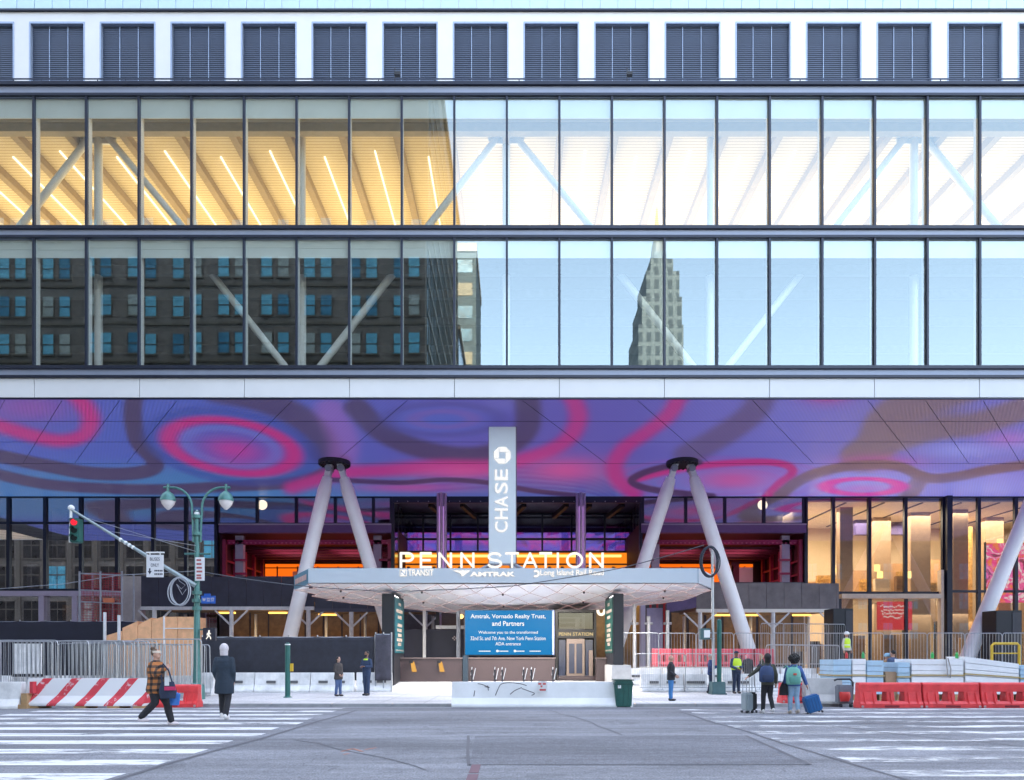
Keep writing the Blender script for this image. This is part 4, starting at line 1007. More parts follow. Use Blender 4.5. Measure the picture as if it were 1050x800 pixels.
# dark blue panel behind, with small office window
HYB = 42.0
t = thing('dark_hoarding', 'dark blue hoarding with a small window left of the video board', 'hoarding', (X(440, HYB), HYB, .3))
b = MB(); b.box(X(404, HYB), X(478, HYB), HYB, HYB+.2, .3, Z(645.5, HYB)); b.build('board', mat('navy_board', (.022, .024, .05), .5), t)
b = MB(); b.box(X(447, HYB), X(478, HYB), HYB-.1, HYB+.2, Z(645, HYB), Z(641.5, HYB)); b.build('sill', pale_steel, t)
b = MB(); b.box(X(447, HYB), X(450, HYB), HYB, HYB+.2, Z(645, HYB), Z(622, HYB)); b.box(X(450, HYB), X(478, HYB), HYB, HYB+.2, Z(626.5, HYB), Z(622, HYB)); b.build('window_frame', black_m, t)
b = MB(); b.box(X(450, HYB), X(478, HYB), HYB+1.6, HYB+1.8, Z(645, HYB), Z(624, HYB)); b.build('inner_wall', brown_wall, t)
b = MB(); b.ball((X(472, HYB), HYB+.7, Z(631.5, HYB)), .15); b.build('lamp', warm_lamp, t)
b = MB(); s_ = at(466, 654.5, HYB-.03)
for a in range(4): b.box(s_.x+.09*math.cos(a*math.pi/2)-.045, s_.x+.09*math.cos(a*math.pi/2)+.045, HYB-.02, HYB-.002, s_.z+.09*math.sin(a*math.pi/2)-.045, s_.z+.09*math.sin(a*math.pi/2)+.045)
b.build('emblem', mat('pale_emblem', (.6, .5, .5), .5), t)
b = MB(); b.box(X(433.5, 41), X(436.5, 41), 41, 41.2, .3, Z(617, 41)); o = b.build('scaffold_pole', pale_steel); tag(o, 'pale steel pole in front of the dark blue hoarding', 'pole')
# ================================================================ BUILDINGS ACROSS THE AVENUE (seen mirrored in the glass)
brick = bpy.data.materials.new('dark_brick'); brick.use_nodes = True; n = brick.node_tree; bs = n.nodes['Principled BSDF']; L = n.links.new
tc = n.nodes.new('ShaderNodeTexCoord'); mp = n.nodes.new('ShaderNodeMapping'); mp.inputs['Rotation'].default_value = (R(90), 0, 0); L(tc.outputs['Object'], mp.inputs['Vector'])
br = n.nodes.new('ShaderNodeTexBrick'); br.inputs['Scale'].default_value = 1; br.inputs['Brick Width'].default_value = .5; br.inputs['Row Height'].default_value = .25; br.inputs['Mortar Size'].default_value = .015
br.inputs['Color1'].default_value = (.20, .188, .178, 1); br.inputs['Color2'].default_value = (.145, .137, .13, 1); br.inputs['Mortar'].default_value = (.16, .155, .15, 1)
L(mp.outputs[0], br.inputs['Vector']); L(br.outputs['Color'], bs.inputs['Base Color']); bs.inputs['Roughness'].default_value = .85
sky_pane = mat('sky_blue_pane', (.14, .52, .80), .15, .1, var=.5, scale=.12)  # sky reflection painted into the pane colour
stone = mat('pale_limestone', (.30, .27, .23), .8, var=.15, scale=.2)
beige = mat('beige_masonry', (.24, .19, .13), .8, var=.2, scale=.2)
def block(name, label, x0, x1, y0, y1, h, wall, front_y, cols, rows, win, z_start=4, frame=None, label2=None, skip=()):
    """a block with a real window on every opening of the side that faces the avenue (front_y)"""
    t = thing(name, label, 'building', ((x0+x1)/2, (y0+y1)/2, 0))
    b = MB(); b.box(x0, x1, y0, y1, 0, h); b.build('wall', wall, t)
    b = MB(); b.box(x0-.3, x1+.3, y0-.3, y1+.3, h+.002, h+.8); b.build('cornice', frame or stone, t)
    px_, pz = (x1-x0)/cols, (h-z_start-2)/rows; ww_, wh = win
    b = MB(); b.box(-ww_/2, ww_/2, 0, .06, 0, wh); p0 = b.build('window', sky_pane, t)
    b = MB(); b.box(-ww_/2-.12, ww_/2+.12, 0, .16, -.18, 0); b.box(-.05, .05, .061, .1, 0, wh); b.box(-ww_/2, ww_/2, .061, .1, wh*.48, wh*.54); s0 = b.build('sill', frame or stone, p0)
    for o in (p0, s0):
        for v in o.data.vertices: v.co += origin(t)
    cells = [(i, j) for j in range(rows) for i in range(cols) if (i, j) not in skip]
    cells = sorted(cells, key=lambda c: (c[1] < 0))[:100]
    first = True
    for i, j in cells:
        c = p0 if first else dup(p0, parent=t); first = False
        c.location = (x0+px_*(i+.5)-origin(t).x, front_y+.003-origin(t).y, z_start+pz*j+.8)
    return t
# dark brick block on the left corner; its windows stand in pairs
SX = -9.6; BYF = -12.0
t = thing('brick_building', 'tall dark brick building with paired blue windows mirrored in the left glass', 'building', (-35, -36, 0))
b = MB(); b.box(-170, SX, -55, BYF, 0, 74); b.build('wall', brick, t)
b = MB(); b.box(-170, SX+.4, -55, BYF+.5, 74.002, 75.2); b.build('cornice', stone, t)
b = MB(); b.box(-.62, .62, 0, .05, 0, 2.25); p0 = b.build('window', sky_pane, t)
b = MB(); b.box(-.75, .75, 0, .14, -.2, 0); b.box(-.62, .62, .051, .1, 1.05, 1.15); b.box(-.68, -.6, .0, .1, 0, 2.25); b.box(.6, .68, 0, .1, 0, 2.25); s0 = b.build('sill', mat('bronze_trim', (.10, .09, .07), .5), p0)
for o in (p0, s0):
    for v in o.data.vertices: v.co += origin(t)
wmats = [sky_pane, mat('window_cyan', (.16, .56, .80), .15, .1, var=.4, scale=.9), mat('window_deep', (.05, .26, .44), .12, .2, var=.5, scale=.8), mat('window_blind', (.38, .46, .46), .5, var=.4, scale=1.5), mat('window_cyan', 0)]  # cyan and deep panes carry the same painted sky blue
first = True
rows_z = [31+4.2*k for k in range(5)]                                       # the storeys that the glass mirrors
k = 0
for z in rows_z:
    for i in range(10):
        xx = (418-PX0-45.3*i)*75.6/700
        for dx in (-.92, .92):
            if k < 100:
                c = p0 if first else dup(p0, parent=t); first = False; k += 1
                c.location = (xx+dx+35, BYF+.003+36, z)
                for sl_ in c.material_slots: sl_.link = 'OBJECT'
                c.material_slots[0].material = wmats[(k*7+k//3) % 5]
b = MB()
b.box(SX+.002, SX+.1, -54, BYF-1, 14, 70)
for k in range(15): b.box(SX+.101, SX+.2, -54, BYF-1, 14+k*3.7, 14.5+k*3.7, 1)
for k in range(28): b.box(SX+.101, SX+.18, BYF-2-k*1.5, BYF-2.15-k*1.5, 14, 70, 1)
b.build('side_curtain_wall', [mat('side_blue_glass', (.04, .12, .18), .2, .1, var=.6, scale=.35), mat('bronze_trim', (.10, .09, .07), .5)], t)
rw_ = random.Random(9)
for z, hh in ((7.4, 3.6), (13.0, 3.8), (18.2, 3.4)):
    for i in range(10):
        xx = -89+i*4.3; b = MB(); b.box(xx-1.35, xx+1.35, BYF+.003, BYF+.06, z, z+hh); wq = b.build('tall_window', wmats[rw_.randrange(4)] if rw_.random() < .12 else mat('dark_pane', (.025, .024, .028), .3, var=.6, scale=.7), t)
        b = MB(); b.box(xx-1.5, xx+1.5, BYF+.061, BYF+.2, z-.25, z-.02); b.box(xx-.05, xx+.05, BYF+.061, BYF+.1, z, z+hh); b.box(xx-1.35, xx+1.35, BYF+.061, BYF+.1, z+hh*.6, z+hh*.65); b.build('frame', mat('pale_trim', (.13, .12, .11), .6), wq)
b = MB()
for i in range(11): b.box(-91.4+i*4.3, -90.8+i*4.3, BYF+.002, BYF+.3, 0, 24)
b.build('pilasters', mat('pale_trim', 0), t)
b = MB()
for z in rows_z: b.box(-170, SX, BYF+.002, BYF+.12, z-1.0, z-.75)
b.build('string_course', mat('bronze_trim', 0), t)
# glass slab and others further along the side street
t = block('glass_tower', 'blue glass tower along the side street mirrored beside the brick building', -30, -9.9, -92, -62, 62, mat('blue_curtain_wall', (.06, .14, .22), .15, .3, var=.5, scale=.3), -61.9, 5, 8, (2.6, 4.5))
t = thing('street_tower', 'slim pale gold lit tower at the end of the side street', 'building', (-13, -110, 0))
b = MB(); b.box(-19, -8.7, -125, -100, 0, 99); b.build('wall', mat('teal_stone', (.035, .062, .075), .7, var=.5, scale=.5), t)
for k in range(17):
    b = MB(); b.box(-18.5, -9.6, -99.99, -99.9, 6+k*5.5, 9+k*5.5); b.build('window_band', MATS['side_blue_glass'] if k % 3 else mat('pale_gold_band', (.20, .17, .11), .6, var=.5), t)
b = MB(); b.box(-19.2, -8.5, -125.2, -99.7, 99.002, 101); b.build('parapet', stone, t)
# beige low block on the right
block('beige_building', 'low beige masonry block mirrored in the right shop windows', 14, 150, -34, -13, 21, beige, -13, 32, 3, (1.5, 2.6))
# stepped art deco skyscraper far behind
DY = -300.0; MD = 2*F-DY
def mx(p): return (p-PX0)*MD/FOC
def mz(p): return CAM_Z+(HY-p)*MD/FOC
t = thing('art_deco_skyscraper', 'stepped art deco skyscraper mirrored in the lower band of glass', 'building', (mx(677), DY, 0))
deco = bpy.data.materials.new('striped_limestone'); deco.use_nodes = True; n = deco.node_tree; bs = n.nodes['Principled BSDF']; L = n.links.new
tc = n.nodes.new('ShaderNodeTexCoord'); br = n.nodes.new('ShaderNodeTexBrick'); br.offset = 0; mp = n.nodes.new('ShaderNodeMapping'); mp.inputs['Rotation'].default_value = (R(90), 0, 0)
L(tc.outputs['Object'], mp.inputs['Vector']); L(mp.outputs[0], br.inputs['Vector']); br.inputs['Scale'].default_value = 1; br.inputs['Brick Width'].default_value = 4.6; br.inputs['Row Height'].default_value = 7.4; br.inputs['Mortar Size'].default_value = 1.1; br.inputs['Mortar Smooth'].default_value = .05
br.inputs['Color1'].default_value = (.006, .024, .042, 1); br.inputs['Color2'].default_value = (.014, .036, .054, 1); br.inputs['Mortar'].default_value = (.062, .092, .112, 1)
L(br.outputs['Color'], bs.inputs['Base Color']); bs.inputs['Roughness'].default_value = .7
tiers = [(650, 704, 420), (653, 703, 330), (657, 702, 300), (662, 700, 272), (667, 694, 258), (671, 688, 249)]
zb_ = 0; dy = 0
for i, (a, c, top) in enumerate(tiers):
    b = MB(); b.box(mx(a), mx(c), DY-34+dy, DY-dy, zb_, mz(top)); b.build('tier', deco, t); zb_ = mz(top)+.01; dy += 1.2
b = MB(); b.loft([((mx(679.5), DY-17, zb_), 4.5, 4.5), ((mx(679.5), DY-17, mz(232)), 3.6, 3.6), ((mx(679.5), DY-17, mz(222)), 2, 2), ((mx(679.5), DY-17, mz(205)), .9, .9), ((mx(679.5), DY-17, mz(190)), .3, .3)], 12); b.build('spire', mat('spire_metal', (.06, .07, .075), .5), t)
# ================================================================ SIDEWALK SHEDS
shed_white = mat('shed_white', (.62, .62, .63), .6, var=.15, scale=4)
def shed(label, px0, px1, pt, pb, Y_, panel, posts, beam, step=18.0, lamps=(), depth=4.5):
    x0, x1 = X(px0, Y_), X(px1, Y_); z0, z1 = Z(pb, Y_), Z(pt, Y_); t = thing('sidewalk_shed', label, 'shed', ((x0+x1)/2, Y_, .3))
    b = MB(); x = x0; w = step*Y_/FOC
    while x < x1-.05: xe = min(x1, x+w); b.box(x+.012, xe-.012, Y_, Y_+.06, z0, z1+random.uniform(-.03, .03)); x = xe
    b.build('parapet', panel, t)
    b = MB(); b.box(x0, x1, Y_-.05, Y_+.16, z0-.22, z0-.003); b.build('beam', beam, t)
    b = MB(); b.box(x0, x1, Y_+.17, Y_+depth, z0-.1, z0+.1); b.build('deck', mat('plank_deck', (.25, .17, .10), .8, var=.3), t)
    for p in posts:
        for yy in (Y_+.05, Y_+depth-.3):
            b = MB(); x = X(p, Y_); b.tube([(x, yy, .3), (x, yy, z0-.22)], .14 if yy < Y_+1 else .10, 8); b.build('post', shed_white, t, smooth=True)
        for s in (-1, 1):
            b = MB(); b.bar((x, Y_+.06, z0-1.25), (x+s*1.05, Y_+.06, z0-.24), .1, .1, up=(0, 1, 0)); b.build('brace', shed_white, t)
    for p in lamps:
        b = MB(); yy = Y_+2.2; b.box(X(p, yy)-.62, X(p, yy)+.62, yy-.06, yy+.06, z0-.32, z0-.2); b.build('tube_lamp', emit('shed_lamp', (255, 190, 90), 3), t)
        arealight(t, 'shed_light', (X(p, yy), yy, z0-.4), 1.2, .4, 26, (1, .66, .3))
    return t
shed('dark navy sidewalk shed behind the street lamp and left column', 144.5, 322, 591, 622, 44, mat('navy_plywood', (.035, .037, .06), .6, var=.3, scale=1.5), (158, 237, 316), shed_white, lamps=(232, 285))
shed('navy sidewalk shed beneath the left half of the canopy', 323, 470, 600, 624, 44, MATS['navy_plywood'], (360, 436), mat('navy_beam', (.06, .06, .09), .5), lamps=(336,))
shed('grey panelled sidewalk shed at the right with white braced posts', 714, 860.5, 598, 624.5, 44, mat('weathered_grey_board', (.17, .15, .155), .75, var=.3, scale=1.2), (718, 793, 858), cream_steel, lamps=(770, 822, 740))
b = MB(); yq = 43.6; b.hexa([(X(684, yq), yq, Z(628, yq)), (X(714, yq), yq, Z(623, yq)), (X(714, yq), yq+.08, Z(623, yq)), (X(684, yq), yq+.08, Z(628, yq)), (X(683, yq), yq, Z(603, yq)), (X(714, yq), yq, Z(599, yq)), (X(714, yq), yq+.08, Z(599, yq)), (X(683, yq), yq+.08, Z(603, yq))])
tag(b.build('purple_tarpaulin', mat('purple_tarp', (.09, .055, .15), .6, var=.3, scale=1.5)), 'dark purple tarpaulin hung at the left end of the grey shed', 'tarpaulin')

# ================================================================ BARRIERS
JP = [(-.30, 0), (-.30, .08), (-.17, .30), (-.10, .82), (.10, .82), (.17, .30), (.30, .08), (.30, 0)]
def jersey(label, x0, x1, Y_, h=.82, m=None, slots=True, group=None, z=None, rz=0, name='concrete_barrier'):
    L_ = x1-x0; t = thing(name, label, 'barrier', ((x0+x1)/2, Y_, gz(Y_) if z is None else z), group)
    o0 = origin(t)
    b = MB(); b.prism([(o0.y+y, o0.z+zz*h/.82) for y, zz in JP], x0, x1); b.build('body', m or white_conc, t, bevel=.015)
    if slots:
        for q in (.3, .7):
            b = MB(); xc = x0+L_*q; b.box(xc-.2, xc+.2, o0.y-.215, o0.y-.14, o0.z+.32*h/.82+.06, o0.z+.32*h/.82+.17); b.build('lifting_slot', mat('slot_dark', (.12, .12, .125), .8), t)
    if rz: t.rotation_euler = (0, 0, rz)
    return t
# long white barrier in the middle
lb = jersey('long white barrier with scribbles and a small notice in the middle of the kerb', X(464, 22.1), X(647, 22.1), 22.0, .80, mat('white_barrier', (.80, .80, .80), .65, var=.1, scale=1.2), slots=False, z=-.06)
b = MB(); rnd = random.Random(4)
def scrib(pts):
    pts = [at(p, q, 21.8) for p, q in pts]
    for p, q in zip(pts, pts[1:]): b.bar((p.x, 21.72+(0.0), p.z), (q.x, 21.72, q.z), .025, .012, up=(0, 1, 0))
for sc in ([(490, 701), (495, 702), (502, 705), (497, 704)], [(500, 703), (501, 708)], [(508, 713), (511, 706), (514, 701.5), (522, 700), (533, 701), (540, 703)], [(523, 712), (528, 708), (535, 705)], [(535, 706), (542, 708.5), (548, 711), (545, 713)], [(486, 714), (487, 708)]): scrib(spline(sc, 4))
o = b.build('scribble', mat('graffiti_grey', (.16, .14, .15), .8), lb)
b = MB(); p = at(556.5, 704.5, 21.7); b.box(p.x-.15, p.x+.15, 21.70, 21.72, p.z-.16, p.z+.18); nt = b.build('notice', mat('paper_white', (.8, .8, .8), .6), lb)
b = MB()
for dx, dz, w_ in ((-.09, .1, .1), (.05, .1, .1), (-.04, .02, .06), (.0, -.09, .2)): b.box(p.x+dx-w_/2, p.x+dx+w_/2, 21.694, 21.699, p.z+dz-.03, p.z+dz+.03)
b.build('notice_print', mat('notice_red', (.6, .12, .12), .6), nt)
# striped barrier at the left
SYB = 20.7
def striped():
    m = bpy.data.materials.new('red_white_stripes'); m.use_nodes = True; n = m.node_tree; bs = n.nodes['Principled BSDF']; L = n.links.new
    tc = n.nodes.new('ShaderNodeTexCoord'); sx = n.nodes.new('ShaderNodeSeparateXYZ'); L(tc.outputs['Object'], sx.inputs[0])
    a = n.nodes.new('ShaderNodeMath'); a.operation = 'MULTIPLY_ADD'; a.inputs[1].default_value = -.78; L(sx.outputs[2], a.inputs[0]); L(sx.outputs[0], a.inputs[2])
    f = n.nodes.new('ShaderNodeMath'); f.operation = 'MULTIPLY_ADD'; f.inputs[1].default_value = 1/.86; f.inputs[2].default_value = 10.3; L(a.outputs[0], f.inputs[0])
    fr = n.nodes.new('ShaderNodeMath'); fr.operation = 'FRACT'; L(f.outputs[0], fr.inputs[0])
    g = n.nodes.new('ShaderNodeMath'); g.operation = 'LESS_THAN'; g.inputs[1].default_value = .33; L(fr.outputs[0], g.inputs[0])
    nz = n.nodes.new('ShaderNodeTexNoise'); nz.inputs['Scale'].default_value = 3.5; nz.inputs['Detail'].default_value = 9; nz.inputs['Roughness'].default_value = .7; L(tc.outputs['Object'], nz.inputs['Vector'])
    rp = n.nodes.new('ShaderNodeValToRGB'); rp.color_ramp.elements[0].position = .56; rp.color_ramp.elements[1].position = .62; rp.color_ramp.elements[0].color = (1, 1, 1, 1); rp.color_ramp.elements[1].color = (.25, .25, .25, 1); L(nz.outputs['Fac'], rp.inputs['Fac'])
    mu = n.nodes.new('ShaderNodeMath'); mu.operation = 'MULTIPLY'; L(g.outputs[0], mu.inputs[0]); L(rp.outputs['Color'], mu.inputs[1])
    mx_ = n.nodes.new('ShaderNodeMix'); mx_.data_type = 'RGBA'; L(mu.outputs[0], mx_.inputs['Factor']); mx_.inputs['A'].default_value = (.72, .71, .72, 1); mx_.inputs['B'].default_value = (.60, .05, .07, 1)
    L(mx_.outputs['Result'], bs.inputs['Base Color']); bs.inputs['Roughness'].default_value = .7; return m
t = thing('striped_barrier', 'white concrete barrier with slanted worn red stripes at the left', 'barrier', (X(92, SYB), SYB, .07))
b = MB(); b.prism([(SYB+y*1.1, .07+z) for y, z in JP], X(31, SYB), X(153, SYB)); b.build('body', striped(), t, bevel=.015)
for p in (40, 88, 122, 148):
    b = MB(); b.box(X(p, SYB)-.18, X(p, SYB)+.18, SYB-.3, SYB+.3, -.03, .069); b.build('timber_block', mat('timber', (.45, .28, .14), .8, var=.3), t)
jersey('plain white barrier cut by the left edge of the photo', X(-90, 20.4), X(22, 20.4), 20.5, .80, z=-.01)
# rust stained barrier end piece
o = thing('pallet_block', 'tan wooden block and scrap beside the striped barrier', 'timber', (X(25, 20.3), 20.3, 0))
b = MB(); b.box(X(20, 20.4), X(31, 20.4), 20.25, 20.6, .0, .12); b.box(X(24, 20.4), X(30, 20.4), 20.3, 20.55, .122, .45); b.build('block', MATS['timber'], o)
b = MB(); b.box(X(31.5, 20.4), X(35, 20.4), 20.35, 20.5, .45, .80); b.build('tag_plate', mat('tag_red', (.6, .05, .07)), o)
# red water filled plastic barriers
redp = mat('red_plastic', (.78, .06, .065), .42, var=.22, scale=3, bump=.1)
def waterb(label, x0, x1, Y_, z, h=.78, group='red plastic water barriers', m=None):
    t = thing('plastic_barrier', label, 'barrier', ((x0+x1)/2, Y_, z), group); L_ = x1-x0
    b = MB(); k = h/.78
    pr = lambda p: [(Y_+y, z+zz*k) for y, zz in p]
    b.prism(pr([(-.23, 0), (-.23, .14), (-.19, .22), (.19, .22), (.23, .14), (.23, 0)]), x0, x1)
    b.prism(pr([(-.13, .50), (-.12, .74), (-.08, .78), (.08, .78), (.12, .74), (.13, .50)]), x0+.01, x1-.01)
    for c, w_ in ((.0, .28), (.385, .1), (.615, .1), (1.0, .28)):
        xc = x0+L_*c; a, e = (xc-L_*w_/2, xc+L_*w_/2)
        if c == 0: a, e = x0+.012, x0+L_*.28
        if c == 1: a, e = x1-L_*.28, x1-.012
        if 0 < c < 1: a, e = (x0+L_*.44, x0+L_*.56) if c < .5 else (None, None)
        if a is None: continue
        b.prism(pr([(-.185, .20), (-.125, .52), (.125, .52), (.185, .20)]), a, e)
    for q in (.08, .22, .5, .78, .92): b.prism(pr([(-.222, .13), (-.186, .22), (-.13, .50), (-.155, .50), (-.25, .13)]), x0+L_*q-.02, x0+L_*q+.02)
    b.build('body', m or redp, t, bevel=.012)
    b = MB(); xc = (x0+x1)/2; b.box(xc-.22, xc+.22, Y_-.236, Y_-.231, z+.04*k, z+.1*k); b.build('stamp', mat('stamp_dark', (.25, .02, .03)), t)
    for xx in (x0+.06, x1-.06):
        b = MB(); b.tube([(xx, Y_-.25, z+.06), (xx, Y_-.2, z+.06)], .04, 8); b.build('drain_plug', mat('plug', (.5, .3, .3)), t)
    return t
YR = 20.8
for a, c, lb in ((878.5, 942.5, 'red plastic barrier nearest the wheeled cart, first of the row at right'), (943.5, 1001.5, 'middle red plastic barrier of the row at right'), (1002.5, 1062, 'red plastic barrier cut by the right edge of the photo')):
    waterb(lb, X(a, YR), X(c, YR), YR, -.02)
waterb('red plastic barrier with a small opening behind the woman in plaid', X(152, 21.6), X(205, 21.6), 21.6, -.05, .72)
waterb('red plastic barrier half hidden behind the woman with the mint backpack', X(799, 22.9), X(828, 22.9), 22.9, 0, .68)
for k in range(6):
    waterb('pale red plastic barrier standing deep behind the right fence', X(668+k*21, 36), X(688+k*21, 36), 36, 1.05, .95, 'red barriers deep behind the fence', mat('faded_red', (.62, .10, .13), .5))
b = MB(); b.box(X(655, 36), X(812, 36), 35.6, 36.5, .28, 1.045); o = b.build('loading_platform', concrete); tag(o, 'low concrete platform carrying the deep red barriers', 'platform')
jersey('grey concrete barrier between the mint backpack woman and the wheeled cart', X(824, 22.6), X(862, 22.6), 22.6, .84, concrete, False)
# white barriers under the left hoarding and the right fence
for i, (a, c) in enumerate(((208, 262), (262.5, 319), (319.5, 363), (363.5, 400))):
    jersey('white concrete barrier under the black fabric fence, '+['left end by the lamp post', 'behind the green bollard', 'behind the woman in the dark jacket', 'beside the teal pylon'][i], X(a, 30.4), X(c, 30.4), 30.4 if i < 3 else 30.9, .86, group='white barriers under the fabric fence', rz=0 if i < 3 else R(8))
for i, (a, c, lb) in enumerate(((657, 700, 'white concrete barrier behind the man in the black jacket'), (701, 724, 'short white concrete barrier left of the control pole'), (740, 772, 'white concrete barrier behind the yellow vested officer'), (773, 846, 'white concrete barrier behind the two travellers with luggage'))):
    jersey(lb, X(a, 30.6), X(c, 30.6), 30.6, .8)
for i in range(6):
    jersey('white concrete barrier in the second row behind the right fences', X(640+i*40, 33.4), X(678+i*40, 33.4), 33.4, .8, group='second row of white barriers at right')
for i in range(4):
    jersey('white concrete barrier behind the crowd barricades at left', X(-10+i*58, 27.5), X(46+i*58, 27.5), 27.5, .8, slots=False, group='white barriers behind the crowd barricades')

# black fabric fence on posts
fab = mat('black_fabric', (.028, .029, .042), .75, var=.35, scale=2.5)
def fabric_fence(label, a, c, Y_, z0, z1, m, wob=.05, posts=6):
    x0, x1 = X(a, Y_), X(c, Y_); t = thing('fabric_fence', label, 'fence', ((x0+x1)/2, Y_, gz(Y_)))
    N = max(12, int((x1-x0)/.22)); M = 12; rnd = random.Random(int(a)); g = []
    ph = [rnd.uniform(0, 6) for _ in range(N+1)]
    for j in range(M+1):
        v = j/M; g.append([Vector((x0+(x1-x0)*i/N, Y_+wob*.7*math.sin(i*.31+v*1.3+2*math.sin(i*.11))+wob*.5*math.sin(i*.13-v*4.2), z0+(z1-z0)*v-(.05*math.sin(math.pi*((i/N*posts) % 1)) if j == M else 0))) for i in range(N+1)])
    b = MB()
    for j in range(M):
        for i in range(N):
            b.face([g[j][i], g[j][i+1], g[j+1][i+1], g[j+1][i]])
    o = b.build('fabric', m, t, smooth=True, weld=True)
    md = o.modifiers.new('thick', 'SOLIDIFY'); md.thickness = .012
    for k in range(posts+1):
        b = MB(); x = x0+(x1-x0)*k/posts; b.tube([(x, Y_+.12, gz(Y_)), (x, Y_+.12, z1+.08)], .03, 6); b.build('post', galv, t)
    b = MB(); b.tube([(x0, Y_+.12, z1-.02), (x1, Y_+.12, z1-.02)], .022, 6); b.build('top_rail', galv, t)
    return t
fabric_fence('black fabric fence above the white barriers left of the teal pylon', 206, 384, 30.9, .5, Z(653, 30.9), fab)
fabric_fence('loose slate fabric fence end beside the teal pylon', 384.5, 401, 30.6, .5, Z(650, 30.6), mat('slate_fabric', (.07, .065, .085), .75, var=.4, scale=3), .07, 2)
fabric_fence('long black fabric hoarding far behind the barricades at left', -60, 150, 38, .3, Z(637, 38), mat('navy_fabric', (.015, .016, .03), .8, var=.3, scale=1), .03, 8)

# ================================================================ CROWD BARRICADES AND FENCE PANELS
def barricade_proto(name, w, h, nb, r=.021, rr=.12, fz=.0):
    t = thing(name, None, 'barricade'); m = galv
    def rc(): 
        pts = [(-w/2, 0, fz+.12)]
        for cx_, a0 in ((-w/2+rr, 180), (w/2-rr, 90)):
            for k in range(5): a = R(a0-90*k/4); pts.append((cx_+rr*math.cos(a), 0, fz+h-rr+rr*math.sin(a)))
        pts.append((w/2, 0, fz+.12)); return pts
    b = MB(); b.tube(rc()+[(w/2, 0, fz+.12)], r, 6); b.bar((-w/2, 0, fz+.14), (w/2, 0, fz+.14), r*1.8); b.build('frame', m, t)
    b = MB()
    for k in range(1, nb): x = -w/2+w*k/nb; b.tube([(x, 0, fz+.14), (x, 0, fz+h-.01)], r*.5, 5)
    b.build('infill_bars', m, t)
    for s in (-1, 1):
        b = MB(); b.bar((s*w*.42, -.3, fz+.02), (s*w*.42, .3, fz+.02), .05, .02); b.bar((s*w*.42, 0, fz+.02), (s*w*.42, 0, fz+.14), .04, .04); b.build('foot', m, t)
    return t
proto = barricade_proto('steel_barricade', 2.3, 2.15, 15)
rnd = random.Random(11); first = True
def put(p, px, Y_, label, group, rz=0, tilt=0, z=None, sc=1):
    o = dup(p, loc=(X(px, Y_), Y_, gz(Y_) if z is None else z), label=label, group=group)
    o.rotation_euler = (tilt, 0, rz); o.scale = (sc, 1, sc); return o
k = 0
for px in (20, 26, 62, 88, 90, 96, 105, 112, 118, 124, 131, 140, 150, 158, 168, 180, 186):
    put(proto, px+rnd.uniform(-2, 2), 23.6+.2*k+rnd.uniform(0, .05), 'tall galvanised crowd barricade packed in the cluster behind the striped barrier', 'crowd barricades packed at left', rnd.uniform(-.06, .06), rnd.uniform(-.05, .05), 0, rnd.uniform(.93, 1.0)); k += 1
bpy.data.objects.remove(proto, do_unlink=False) if False else None
proto.location = (X(172, 23.3), 23.3, 0); proto['label'] = 'tall galvanised crowd barricade in front of the lamp post behind the woman in plaid'; proto['group'] = 'crowd barricades packed at left'
put(proto, -34, 25.0, 'tall galvanised crowd barricade cut by the left edge', 'crowd barricades packed at left', .1, 0, 0)
b = MB(); b.box(X(15, 27), X(43, 27), 26.95, 26.99, Z(691, 27), Z(660, 27)); t = thing('white_board', 'white weathered notice board hung behind the left barricades', 'board', (X(29, 27), 27, 0)); b.build('panel', white_conc, t)
b = MB(); b.box(X(13, 27), X(45, 27), 26.94, 27.0, Z(694, 27), Z(691.3, 27)); b.build('bottom_rail', black_m, t)
b = MB()
for s in (16, 42): b.tube([(X(s, 27), 27.03, 0), (X(s, 27), 27.03, Z(660, 27))], .03, 6)
b.build('leg', galv, t)
fp = barricade_proto('steel_fence_panel', 2.6, 1.95, 12, .022, .16)
fp['category'] = 'fence panel'; first = True
def putf(px, Y_, label, z, sc=1, rz=0):
    global first
    if first:
        first = False; fp.location = (X(px, Y_), Y_, z); fp['label'] = label; fp['group'] = 'steel fence panels at right'; fp.scale = (sc, 1, 1); fp.rotation_euler = (0, 0, rz); return
    o = put(fp, px, Y_, label, 'steel fence panels at right', rz, 0, z); o.scale = (sc, 1, 1)
lab = ['steel fence panel behind the man in the black jacket', 'steel fence panel left of the control pole', 'steel fence panel behind the yellow vested officer', 'steel fence panel at the foot of the right white column', 'steel fence panel above the two travellers', 'steel fence panel left of the hard hat worker', 'steel fence panel behind the hard hat worker', 'steel fence panel in front of the lower shop window', 'steel fence panel right of the lower shop window', 'steel fence panel in front of the thick dark post', 'steel fence panel at the foot of the rightmost column', 'steel fence panel in front of the black cabinet at right']
for i in range(12): putf(656+i*38.5+(6 if i > 6 else 0), 33.9+(i % 2)*.22, lab[i], .8, 38.0*33.9/FOC/2.6)
for i, px in enumerate((664, 690, 716, 742, 768)):
    put(fp, px, 29.9, 'steel fence panel in the lower front row behind the standing people', 'front row of fence panels at right', 0, 0, .1).scale = (.42, 1, .82)
for i, px in enumerate((800, 822, 846)):
    put(fp, px, 26.0+i*.3, ['leaning steel panel above the traveller with the navy backpack', 'leaning steel panel above the traveller with the mint backpack', 'leaning steel panel beside the strapped white boards'][i], 'leaning steel panels', .1*i-.1, .04, .25).scale = (.42, 1, .9)
for i, (px, py_) in enumerate(((792, 634), (815, 634), (838, 634), (855, 636))):
    put(fp, px, 38+i*.3, 'tall steel panel standing deep under the right shed', 'deep steel panels under the shed', 0, 0, 1.0).scale = (.5, 1, 1.25)
